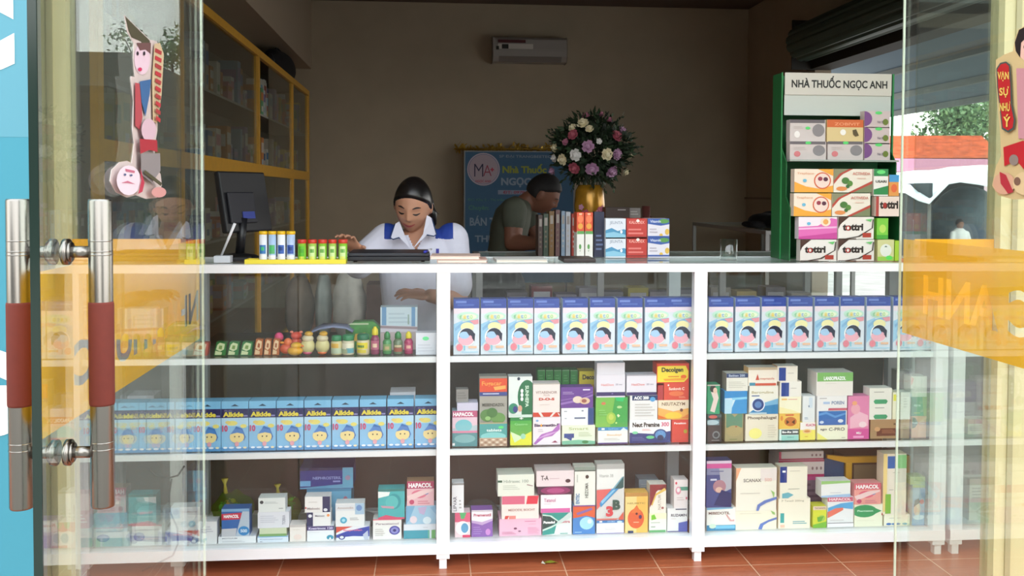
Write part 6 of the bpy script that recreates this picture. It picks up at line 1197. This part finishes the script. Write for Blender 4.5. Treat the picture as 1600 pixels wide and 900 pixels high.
limb(b, [s1, e1, w1], [.056, .046, .030], sk2)
hand(b, w1, (.95, -.1, -.02), (0, .3, -1), sk2, .22, .95, -1)
s2, e2, w2 = Lp(818, 330, MY+.18), Lp(848, 380, MY+.10), Lp(880, 381, MY-.14)
limb(b, [s2, e2, w2], [.054, .044, .030], sk2); hand(b, w2, (.5, -.8, -.02), (0, .1, -1), sk2, .2, .95, 1)
hz = rel(at(783, 505, MY)).z
trs = M('#26262c', .8)
for s_ in (-1, 1): limb(b, [(hip[0]-.02, .05+s_*.09, max(hz, .3)), (hip[0]+.02, .03+s_*.10, .36), (hip[0]-.05, .05+s_*.10, .08)], [.10, .075, .05], sk2); limb(b, [(hip[0]-.05, .05+s_*.10, .045), (hip[0]+.09, .05+s_*.10, .035)], [.042, .034], sk2)
fuse(b, 'body', .006, root, 2)
def keepM(d):
    dx, dy, dz = d; az = abs(math.atan2(dx, -dy)); line = .55-.35*max(0, az-.7)**1.2
    if az > 1.75: line = -.28
    return (dz-line)*8+.5
b = MB(); hair_cap(b, RM @ HM, M('#151213', .7, noise=.3, nscale=80), keepM, 1.10); b.build('hair', root)
b = MB()
for s_ in (-1, 1): face_strip(b, RM @ HM, arc(s_*.016, s_*.046, .022, .004), .006, dk)
b.build('eyebrows', root)
b = MB()
for s_ in (-1, 1): face_strip(b, RM @ HM, arc(s_*.017, s_*.043, .003, -.003), .004, dk, .002)
b.build('eyelashes', root)
b = MB(); face_strip(b, RM @ HM, arc(-.023, .023, -.050, -.002), .008, M('#6c3c38', .5), .001); b.build('lips', root)
b = MB(); torso(b, olive, .014, 1)
limb(b, [s1, tuple(Vector(s1).lerp(Vector(e1), .36))], [.068, .062], olive); limb(b, [s2, tuple(Vector(s2).lerp(Vector(e2), .40))], [.066, .060], olive)
fuse(b, 't_shirt', .008, root, 2, label='olive green t-shirt')
b = MB()
for s_ in (-1, 1): limb(b, [(hip[0]-.02, .05+s_*.09, .72), (hip[0]-.02, .05+s_*.09, max(hz, .3)), (hip[0]+.02, .03+s_*.10, .36), (hip[0]-.05, .05+s_*.10, .10)], [.13, .115, .088, .066], trs)
fuse(b, 'trousers', .01, root, 2)

# ------------------------------------------------------------------ back of the shop
Y = YB-.02
p0 = at(771, 55.5, 10.05); p1 = at(887, 96.5, 10.05); w = p1.x-p0.x; h = p0.z-p1.z
root = empty('air_conditioner', (p0.x, YB, p1.z), label='white wall air conditioner high on the back wall', cat='air conditioner')
b = MB().prism([(-.001, 0), (-.18, .0), (-.225, .05), (-.225, h*.5), (-.21, h*.9), (-.17, h), (-.001, h)], 0, w, M('#aeaaa6', .35), 'x'); bevel(b.build('housing', root), .008)
MB().prism([(-.182, -.002), (-.2295, .05), (-.2275, .053), (-.18, .001)], .06, w-.06, M('#8a8682', .5), 'x').build('louvre', root)
b = MB().box(.03, w-.02, -.2275, -.2255, h*.42, h*.46, M('#a8a4a0', .5)); b.box(.05, .34, -.2295, -.2255, h*.74, h*.86, M('#5c1c24', .5)).box(.05, .42, -.2275, -.2255, h*.5, h*.7, M('#dcd8d2', .5)).box(.09, .16, -.2285, -.2275, h*.5, h*.68, M('#242420', .5)).box(.03, .06, -.2285, -.2265, h*.46, h*.6, M('#34342f', .5)); b.build('label_panel', root)
MB().tube([(w*.9, -.02, h), (w*.9, -.02, h+.22)], .02, M('#c0bab0', .5), 10).build('pipe', root) if False else None
# blue poster board
Y = 10.05; P0 = at(727, 237, Y); P1 = at(895, 430, Y); x0, x1, zt_ = P0.x, P1.x, P0.z; zb_ = .28
root = empty('poster_stand', (x0, Y, 0), label='blue pharmacy poster stand with round logo against the back wall', cat='poster')
w = x1-x0; b = MB().box(0, w, 0, .02, zb_, zt_, M('#2c5f86', .5)).box(-.012, 0, -.004, .024, zb_, zt_+.012, M('#8c9298', .4)).box(w, w+.012, -.004, .024, zb_, zt_+.012, M('#8c9298', .4)).box(0, w, -.004, .024, zt_, zt_+.012, M('#8c9298', .4))
def PT(tx, xa, ya, xb, yb, cc, bold=.03): 
    a = at(xa, ya, Y); c = at(xb, yb, Y); b.ftext(tx, a.x-x0, c.x-x0, c.z, a.z, -.003, M(cc, .6), bold)
lc = at(755.5, 264.5, Y); r = at(781, 264, Y).x-lc.x
for rr, cc, yy in ((r, '#c8bcc8', -.001), (r*.93, '#6c7ca8', -.0016), (r*.9, '#b9aab8', -.0022)): b.fpoly([(lc.x-x0+rr*math.cos(2*math.pi*i/36), lc.z+rr*math.sin(2*math.pi*i/36)) for i in range(36)], yy, M(cc, .6))
PT('M', 741, 256, 755, 276, '#2c2c4c', -.01); PT('A', 755, 258, 768, 275, '#9c3c54', -.01); PT('+', 766, 262, 772, 268, '#b83c54', .05); PT('NGỌC ANH', 743, 281, 767, 286, '#b05064')
PT('SP ĐẠI TRANGBEETEC', 780, 242, 861, 248, '#8ca0b8', .01); PT('Nhà Thuốc', 785, 256, 854, 271, '#9ca83c', .04); PT('NGỌC ANH', 783, 277, 868, 293, '#8ca0b8', .04)
a = at(778, 297, Y); c = at(852, 304, Y); b.fpoly([(a.x-x0, c.z), (c.x-x0, c.z), (c.x-x0, a.z), (a.x-x0, a.z)], -.0016, M('#8c9cb8', .6)); PT('ĐT: 0978 638', 786, 298, 836, 303, '#a8445c', .03)
PT('ĐC: Khu 5 - Thị trấn - Huyện', 731, 309, 812, 315, '#4c8c7c', .01); PT('Chuyên:', 732, 321, 764, 330, '#4c8c7c', .02); PT('BÁN THUỐC PHÂN PHỐI', 734, 333, 888, 353, '#8ca4bc', .03); PT('THUỐC TỔNG HỢP', 742, 362, 880, 381, '#8ca4bc', .03); PT('GIÁ SỈ', 756, 388, 800, 400, '#8ca4bc', .03)
b.build('printed_board', root)
for xx in (.05, w-.09): MB().box(xx, xx+.04, -.12, .16, 0, .03, M('#5c5c5c', .5, .5)).box(xx+.01, xx+.03, .0, .02, .0301, zb_-.001, M('#5c5c5c', .5, .5)).build('foot', root)
# gold garland above the poster
b = MB(); rnd = random.Random(5); a = at(712, 233, 10.2); c = at(880, 233, 10.2); gm_ = M('#b08c34', .35, .5)
for i in range(260):
    t = i/260; p = a.lerp(c, t)+Vector((0, 0, .018*math.sin(t*24)+rnd.uniform(-.03, .03))); q = p+Vector((rnd.uniform(-.04, .04), rnd.uniform(-.03, .03), rnd.uniform(-.05, .05))); s_ = Vector((rnd.uniform(-.012, .012), 0, rnd.uniform(-.012, .012)))
    b.add([p-s_, p+s_, q+s_, q-s_], [(0, 1, 2, 3)], gm_)
b.tube([a, a.lerp(c, .33), a.lerp(c, .66), c], .01, gm_, 6); b.tube([c, (c.x, YB-.001, c.z)], .006, gm_, 6); b.tube([a, (a.x, YB-.001, a.z)], .006, gm_, 6)
b.build('garland', label='gold tinsel garland hung on the back wall above the poster', cat='garland')
# black jacket on the right hand cabinet
b = MB(); c = at(1182, 345, 8.0)
def fnj(q, d): k = 1+.12*math.sin(5*d[0]+3*d[1])+.08*math.sin(9*d[1]+2); return [q[0]*k, q[1]*k, max(.0, q[2]*k)]
b.ball((0, 0, .05), (.24, .30, .085), M('#131216', .85), 30, 18, True, None, fnj); b.ball((-.2, -.1, .03), (.12, .10, .035), M('#131216', .85), 20, 12, True, None, fnj)
o = b.build('jacket', label='crumpled black jacket lying on the glass cabinet by the right wall', cat='jacket'); o.location = (2.98, 7.95, .9402)
MB().prism([(-.05, -.03), (.05, -.025), (.04, .03), (-.05, .03)], 0, .01, M('#c08c6c', .6), 'z').build('wallet', label='small tan wallet in front of the black jacket', cat='wallet').location = (2.80, 7.42, .9402)

# ------------------------------------------------------------------ wall cabinets on the left
CXF = -1.20; cy0, cy1 = 3.62, 9.80
yb_ = [atX(p, 300, CXF).y for p in (172, 288, 406, 459)]
root = empty('wall_cabinet', (CXF, cy0, 0), label='long gold framed glass door cabinet along the left wall', cat='cabinet')
D = XL+.001-CXF
F_ = lambda y0, y1, z0, z1, nm='frame_bar', dx=.03: MB().box(-dx, 0, y0-cy0, y1-cy0, z0, z1, gold).build(nm, root)
zt2 = 2.235
for z0, z1 in ((0.0, .06), (1.345, 1.425), (zt2-.05, zt2)): F_(cy0, cy1, z0, z1, 'rail')
ys = [cy0+.03] + [y for y in yb_[1:]] + [cy1-.03]
for i, y in enumerate(ys):
    hw = .03 if i in (0, 2, 4) else .016
    if y < cy0+.05 and i: continue
    for z0, z1 in ((.0605, 1.3445), (1.4255, zt2-.0505)): F_(y-hw, y+hw, z0, z1, 'stile')
G_CAB = glass('cabinet_glass', (.78, .82, .80), .8, .04)
for i in range(len(ys)-1):
    for z0, z1 in ((.0605, 1.3445), (1.4255, zt2-.0505)):
        if i == 2 and z0 > 1: 
            MB().box(-.022, -.017, ys[i]-cy0+.5, ys[i+1]-cy0-.017, z0, z1, G_CAB).build('sliding_door', root); continue
        MB().box(-.022, -.017, ys[i]-cy0+.031, ys[i+1]-cy0-.031, z0, z1, G_CAB).build('sliding_door', root)
wd = M('#6c665c', .7)
MB().box(D, D+.01, 0, cy1-cy0, 0, zt2, wd).build('back_panel', root)
MB().box(D+.0105, -.031, 0, cy1-cy0, zt2-.02, zt2, wd).build('top_panel', root); MB().box(D+.0105, -.031, 0, .015, .0, zt2-.021, wd).build('end_panel', root); MB().box(D+.0105, -.031, cy1-cy0-.015, cy1-cy0, .0, zt2-.021, wd).build('end_panel', root)
SZ = (.06, .50, .95, 1.385, 1.80)
for z in SZ: MB().box(D+.0105, -.031, .0155, cy1-cy0-.0155, z-.014, z, M('#a8a8a0', .5)).build('shelf', root)
cl = ['#d8d4cc', '#c8bcae', '#7ca8c4', '#b85848', '#5c9c70', '#d8c060', '#a8c0d0', '#cc8898', '#e0dcd0', '#8c7cae', '#d8d8d8', '#4c7cae', '#c07c40']
rnd = random.Random(11); nbox = 0
SN = {.06: 'lowest', .50: 'second', .95: 'third', 1.385: 'fourth', 1.80: 'fifth'}
for z in SZ[1:]:
    y = cy0+.10
    while y < 9.6:
        if rnd.random() < .22 or any(abs(y-q) < .05 for q in ys): y += .08; continue
        wdt = rnd.uniform(.06, .13); hh = rnd.uniform(.10, .30 if z > 1.2 else .26); cc = rnd.choice(cl); c2 = rnd.choice(cl); dd = rnd.uniform(.08, .14); xx = -.05-rnd.uniform(0, .05)
        b = MB().box(-dd, 0, 0, wdt, 0, hh, M(cc, .5))
        b.add([(.0006, .0, hh*.55), (.0006, wdt, hh*.55), (.0006, wdt, hh*.85), (.0006, 0, hh*.85)], [(0, 1, 2, 3)], M(c2, .5)); b.add([(.0006, wdt*.2, hh*.15), (.0006, wdt*.8, hh*.15), (.0006, wdt*.8, hh*.35), (.0006, wdt*.2, hh*.35)], [(0, 1, 2, 3)], M(rnd.choice(cl), .5))
        b.add([(0-.01, -.0006, hh*.5), (-dd+.01, -.0006, hh*.5), (-dd+.01, -.0006, hh*.8), (-.01, -.0006, hh*.8)], [(0, 1, 2, 3)], M(c2, .5))
        o = b.build('stock_box', label='upright medicine carton on the %s shelf of the gold framed wall cabinet' % SN[z], cat='box', group='cartons on the %s shelf of the wall cabinet' % SN[z]); o.location = (CXF+xx, y, z+.0003); nbox += 1
        y += wdt+rnd.choice((.004, .004, .03))
# black bag on top of the cabinet
b = MB(); p = atX(480, 120, -1.28)
def fnb(q, d): k = 1+.05*math.sin(6*d[0]+4*d[1]); return [q[0]*k, q[1]*k, q[2]*k]
b.ball((0, 0, .14), (.12, .62, .14), M('#17161a', .8), 28, 18, True, None, lambda q, d: [q[0], q[1]*1.0 if abs(q[1]) < .5 else q[1]*.9, min(max(q[2], 0), .24)]); b.tube([(0, -.3, .235), (0, -.15, .29), (0, .15, .29), (0, .3, .235)], .012, M('#17161a', .8), 8)
o = b.build('travel_bag', label='black bag lying on top of the wall cabinet near the back wall', cat='bag'); o.location = (-1.37, 9.0, zt2+.0004)
b = MB().lathe([(.03, 0), (.032, .06), (.02, .09), (.012, .11)], M('#1c1c20', .5), 14); o = b.build('small_jar', label='small black jar on top of the wall cabinet', cat='jar'); o.location = (-1.28, atX(423, 85, -1.28).y, zt2+.0004)

# things seen through the top tier of the counter, in and by the rear cabinet
for i, (px, cc, hh) in enumerate(((808, '#6c6470', .10), (846, '#7c2c34', .13), (884, '#8c8496', .09), (920, '#9c94a0', .12), (957, '#84808c', .10), (996, '#b0a04c', .12), (1030, '#948c98', .10), (1075, '#7c7884', .11), (1125, '#a09890', .12), (1165, '#b8a06c', .10), (1210, '#8c8890', .12), (1250, '#a49c98', .09))):
    x = at(px, 440, 4.62).x; b = MB().box(-.05, .05, 0, .12, 0, hh, M(cc, .6, noise=.1)); b.design([R_(.1, .2, .9, .45, '#c0bcc4'), L_(.15, .6, .8, .85, 2, '#dcd8dc')], -.05, .05, 0, hh, 0)
    o = b.build('stock_box', label='carton in the rear cabinet, %s from its left end' % ['first', 'second', 'third', 'fourth', 'fifth', 'sixth', 'seventh', 'eighth', 'ninth', 'tenth', 'eleventh', 'twelfth'][i], cat='box', group='cartons in the rear cabinet'); o.location = (x, 4.60, .6503)
# cardboard box and sacks on a low bench behind the left bay
root = empty('bench', (at(470, 520, 4.5).x, 4.45, 0), label='low wooden bench behind the left part of the counter', cat='bench')
MB().box(-.45, .5, 0, .4, .50, .53, M('#5c4434', .7)).build('seat', root)
for q in ((-.43, .02), (.44, .02), (-.43, .34), (.44, .34)): MB().box(q[0], q[0]+.04, q[1], q[1]+.04, 0, .4995, M('#4c382c', .7)).build('leg', root)
def loose(nm, px0, px1, y0, Y, d, cc, lab, cat, base=.5304):
    a = at(px0, 480, Y).x; c = at(px1, 480, Y).x; zt3 = at(px0, y0, Y).z; h = zt3-base; rr = random.Random(px0)
    def fn(q, dd): k = 1+.06*math.sin(7*dd[0]+px0)+.05*math.sin(9*dd[2]+5*dd[1]); return [q[0]*k, q[1]*k, min(max(q[2], 0), h)]
    o = MB().ball((0, 0, h*.5), ((c-a)/2, d, h*.55), M(cc, .6, noise=.15, nscale=14), 28, 20, True, None, fn).build(nm, label=lab, cat=cat); o.location = ((a+c)/2, Y+d, base); return o
loose('sack', 515, 570, 428, 4.46, .12, '#e4e2d8', 'pale grey sack on the bench seen through the counter glass', 'sack')
loose('sack', 488, 516, 432, 4.50, .10, '#b4beb8', 'grey green sack between the brown and pale ones on the bench', 'sack')
loose('sack', 440, 486, 436, 4.50, .12, '#8c7c6c', 'dull brown sack at the left end of the bench', 'sack')
MB().box(-.09, .09, 0, .2, 0, .27, M('#6a4c42', .7, noise=.1)).build('carton', label='plain brown cardboard carton at the right end of the bench', cat='box').location = (at(603, 470, 4.5).x, 4.5, .5304)

# ------------------------------------------------------------------ roller shutter over the side opening
X0 = 3.22; ya = atX(1250, 66, X0).y; zc_ = atX(1250, 68, X0).z; b = MB(); n = 26; R0 = .165
gs = M('#43584d', .4, 0.0); prof = []
ya = 8.28; zc_ = at(1256, 67, ya).z; X0 = at(1256, 67, ya).x
for k in range(n*2):
    a = 2*math.pi*k/(n*2); r = R0*(1 if k % 4 < 3 else .93); prof.append((X0+r*math.cos(a), zc_+r*math.sin(a)))
b.prism(prof, 2.6, ya, gs, 'y')
root = empty('roller_shutter', (0, 0, 0), label='dark green rolled up shutter above the side opening', cat='shutter')
b.build('rolled_curtain', root)
MB().tube([(X0, ya+.0005, zc_), (X0, ya+.12, zc_)], .03, M('#3c3c38', .5, .6), 12).build('axle', root)
MB().box(X0-.06, XR-.001, ya+.1205, ya+.135, zc_-.22, zc_+.22, M('#2c2a26', .6)).build('bracket', root)
MB().box(X0-.06, XR-.001, 2.6, 2.615, zc_-.2, zc_+.2, M('#2c2a26', .6)).build('bracket', root)
st('beam_1', MB().box(XR-.06, XR+.14, SO0, SO1+.05, SOZ-.012, SOZ+.16, M('#2e2822', .7)))

# ------------------------------------------------------------------ outdoors beyond the side opening
rnd = random.Random(21)
def tree(name, base, top, spread, cols, n, lab, trunk=True):
    root = empty(name, tuple(base), label=lab, cat='tree', group=None); b = MB(); H = top-base[2]
    clumps = [(Vector((rnd.gauss(0, .42)*spread, rnd.gauss(0, .35)*spread, H*rnd.uniform(.42, .92))), spread*rnd.uniform(.25, .45)) for _ in range(22)]
    for i in range(n):
        c, r = clumps[i % len(clumps)]; d = Vector((rnd.gauss(0, 1), rnd.gauss(0, 1), rnd.gauss(0, 1))).normalized(); p = c+d*r*rnd.uniform(.5, 1)
        s_ = spread*.05; u = Vector((rnd.gauss(0, 1), rnd.gauss(0, 1), rnd.gauss(0, 1))).normalized()*s_; v = d.cross(u)
        b.add([p-u, p+v*.6, p+u, p-v*.6], [(0, 1, 2, 3)], M(cols[i % len(cols)], .7))
    b.build('crown', root)
    b = MB().tube([(0, 0, 0), (.1, 0, H*.4), (0, .1, H*.75)], [spread*.07, spread*.05, spread*.02], M('#5c5044', .9), 10)
    for c, r in clumps[:8]: b.tube([(.1, 0, H*.35), tuple(c)], [spread*.03, spread*.01], M('#5c5044', .9), 6)
    b.build('trunk', root)
gcol = ['#5c7c4c', '#7c9c64', '#44643c', '#8cac7c', '#64885c']
p = at(1500, 300, 46); tree('tree', (p.x, 46, -.5), at(1500, 150, 46).z, 3.0, gcol, 5200, 'large green tree behind the orange tiled roof')
p = at(1572, 300, 40); tree('tree', (p.x, 40, -.5), at(1560, 120, 40).z, 2.4, gcol, 3200, 'leafy tree at the right, half behind the door frame')
# house with orange tiled roof
Y = 34; L = lambda x, y, Yq=Y: at(x, y, Yq)
orm = M('#c8643c', .8, noise=.25, nscale=3)
root = empty('house', (0, 0, 0), label='low house with orange tiled roof beyond the side opening', cat='house')
a, b_, c, d = L(1330, 247), L(1572, 247), L(1532, 212, 37), L(1330, 212, 37)
b = MB(); rows = 14
e2 = Vector((b_.x+1, 40, b_.z)); 
for i in range(rows):
    t0, t1 = i/rows, (i+1)/rows; l0_, r0_, l1_, r1_ = a.lerp(d, t0), b_.lerp(c, t0), a.lerp(d, t1), b_.lerp(c, t1)
    up = Vector((0, 0, .06)); b.add([l0_+up, r0_+up, r1_, l1_, l0_, r0_], [(0, 1, 2, 3), (4, 5, 1, 0)], orm)
b.add([b_, c, e2, b_+Vector((0, 6, 0))], [(0, 3, 1)], orm); b.add([a+Vector((0, 6, 0)), b_+Vector((0, 6, 0)), c, d], [(0, 1, 2, 3)], orm)
b.build('roof', root)
MB().box(a.x, b_.x, Y+.05, Y+5.9, -.5, a.z-.02, M('#d8b8c4', .8)).build('wall', root)
MB().box(a.x, b_.x+.1, Y-.05, Y+.04, L(1400, 268).z, a.z-.0, M('#cf8fa8', .7)).build('fascia', root)
# market stall: white sheet over a dark interior
Y = 22
def poly_sheet(name, pts, Y0, depth, m, parent=None, **kw):
    b = MB(); n = len(pts); P = [at(x, y, Y0) for x, y in pts]
    b.prism([(q.x, q.z) for q in P], Y0, Y0+depth, m, 'y'); return b.build(name, parent, **kw)
root = empty('market_stall', (0, 0, 0), label='market stall with a sagging white sheet over dark awnings', cat='stall')
A = [at(x, y, Y) for x, y in ((1385, 298), (1415, 300), (1435, 312), (1452, 317), (1468, 300), (1482, 286), (1500, 283), (1530, 287), (1575, 296))]
B = [at(x, y, Y+5) for x, y in ((1385, 272), (1415, 268), (1435, 266), (1452, 266), (1468, 264), (1482, 261), (1500, 260), (1530, 258), (1575, 258))]
vs = [tuple(v) for v in A+B]; n = len(A)
o = MB().add(vs, [(i, i+1, n+i+1, n+i) for i in range(n-1)], M('#e8ecf0', .6)).build('white_sheet', root); sm = o.modifiers.new('s', 'SOLIDIFY'); sm.thickness = .03
x0, x1 = at(1385, 300, Y+3).x, at(1590, 300, Y+3).x
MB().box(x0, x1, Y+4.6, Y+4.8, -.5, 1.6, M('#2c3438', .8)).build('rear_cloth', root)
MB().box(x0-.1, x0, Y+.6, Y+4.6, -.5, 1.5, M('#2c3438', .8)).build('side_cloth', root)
for xx in (1395, 1452, 1560): q = at(xx, 330, Y+.3); MB().tube([(q.x, Y+.3, -.5), (q.x, Y+.3, 1.05)], .04, M('#6c6c68', .6), 8).build('post', root)
# dark tarpaulin dome and goods inside
def fnd(q, d): return [q[0], q[1], max(-.5, q[2])]
q = at(1520, 330, Y+2.6); o = MB().ball((q.x, Y+2.9, 0), (1.15, .9, at(1520, 290, Y+2.6).z), M('#4c5c64', .6, noise=.3, nscale=3), 26, 16, True, None, fnd).build('parked_trailer', label='dark grey tarpaulin covered load inside the stall', cat='tarpaulin')
# people seated at the stall
def small_person(px, py, cc, lab):
    q = at(px, py, Y+1.2); z = q.z; root = empty('person', (q.x, Y+1.2, -.5), label=lab, cat='person'); b = MB(); s_ = M('#8c6450', .6)
    zz = z+.5; b.ball((0, 0, zz), (.09, .10, .12), s_, 16, 12); limb(b, [(0, 0, zz-.1), (0, 0, zz-.18)], [.05, .055], s_)
    limb(b, [(0, .02, zz-.25), (0, .05, zz-.62)], [.15, .15], s_); limb(b, [(-.18, 0, zz-.24), (-.24, -.05, zz-.48), (-.1, -.25, zz-.5)], [.05, .04, .03], s_); limb(b, [(.18, 0, zz-.24), (.24, -.05, zz-.48), (.1, -.25, zz-.5)], [.05, .04, .03], s_)
    for k in (-.1, .1): limb(b, [(k, .05, zz-.66), (k*1.3, -.35, zz-.64), (k*1.3, -.35, zz-1.02)], [.085, .06, .04], s_)
    fuse(b, 'body', .022, root, 1)
    b = MB(); limb(b, [(0, .02, zz-.26), (0, .05, zz-.62)], [.175, .17], M(cc, .8)); limb(b, [(-.18, 0, zz-.24), (-.22, -.03, zz-.38)], [.07, .06], M(cc, .8)); limb(b, [(.18, 0, zz-.24), (.22, -.03, zz-.38)], [.07, .06], M(cc, .8)); fuse(b, 'shirt', .024, root, 1)
    MB().ball((0, .02, zz+.03), (.10, .11, .105), M('#1c1818', .8), 14, 10).build('hair', root)
    o = MB().box(-.18, .18, .02, .30, 0, max(.08, zz-.865), M('#54483c', .8)).build('crate', label=lab.split(' in ')[0]+' sits on this wooden crate', cat='crate'); o.location = (q.x, Y+1.2, -.5)
small_person(1560, 338, '#c8d4e4', 'person in a pale blue shirt seated in the stall')
small_person(1500, 350, '#e4e4e0', 'smaller person in a white shirt seated in the stall')
# concrete post outside
q = at(1467, 100, 12.5); st('pillar_1', MB().box(q.x-.09, q.x+.09, 12.4, 12.6, at(1467, 166, 12.5).z, at(1467, -10, 12.5).z, M('#a8a08c', .8)).box(q.x-.4, q.x+.4, 12.35, 12.65, at(1467, -10, 12.5).z, at(1467, -10, 12.5).z+.2, M('#a8a08c', .8))) if False else None

# ------------------------------------------------------------------ the street behind the viewpoint (mirrored in the panes)
def mir(x, y, Yv): p = at(x, y, Yv); return Vector((p.x, 2*YF-Yv, p.z))
dark = M('#3c4040', .8)
def shop(x0, x1, Yv, z, cc, lab):
    Yr = 2*YF-Yv; root = empty('shop_house', ((x0+x1)/2, Yr, -.1), label=lab, cat='building'); w = (x1-x0)/2
    MB().box(-w, w, -5, 0, 0, z, M(cc, .8)).build('wall', root); MB().box(-w*.9, w*.9, 0, .05, .1, z*.75, M('#23282a', .6)).build('shutter_door', root); MB().box(-w, w, 0.06, 1.4, z*.8, z*.8+.08, M('#4c5450', .7)).build('awning', root)
a = mir(60, 120, 20); c = mir(205, 82, 20); shop(a.x-3, c.x, 20, c.z+.1, '#50544e', 'dark shop house across the street')
c = mir(205, 150, 26); e_ = mir(420, 150, 26); shop(c.x+2.4, e_.x+2, 26, mir(285, 185, 26).z+.1, '#8c6c60', 'low shop house with orange roof across the street')
r = MB(); z0 = mir(205, 186, 26).z; r.prism([(c.x-.2, z0+.12), (e_.x+2.5, z0+.12), (e_.x+.5, z0+1.1), (c.x+2.2, z0+1.1)], 2*YF-26-4.8, 2*YF-26-.2, orm, 'y'); r.build('tiled_roof', label='orange tiled hip roof on the low shop house across the street', cat='roof')
p = mir(275, 120, 34); tree('tree', (p.x, p.y, -.1), mir(275, 35, 34).z, 1.9, gcol, 2600, 'tree across the street behind the low shop house')
shop(9.5, 20, 24, 7.5, '#8c8878', 'added tall pale shop house across the street to the right, darkening handle reflections')  # added, tall enough to block bright sky from the steel handles' reflections
p = mir(1500, 100, 34); tree('tree', (p.x, p.y, -.1), 6.0, 2.2, gcol, 2400, 'tree across the street to the right')

shop(-30, a.x-5.2, 22, 7.0, '#6c6860', 'added taller grey shop house on the left, keeping sky out of handle reflections')  # extra unseen building, gives the steel handles something dark to reflect

# black cable in front of the far left bay
pts = [(232, 732), (244, 744), (262, 747), (278, 743), (288, 728)]; C2 = [(268, 748), (264, 775), (266, 800), (277, 825), (278, 850), (270, 868), (255, 876), (235, 885), (222, 892)]
root = empty('cable', tuple(at(268, 748, 3.08)), label='thin black cable hanging in loops in front of the far left bay', cat='cable'); o0 = Vector(root.location)
for n_, q in (('loop', pts), ('hanging_end', C2)): MB().tube([at(x_, y_, 3.08)-o0 for x_, y_ in q], .0028, M('#1c1c1e', .5), 8).build(n_, root)
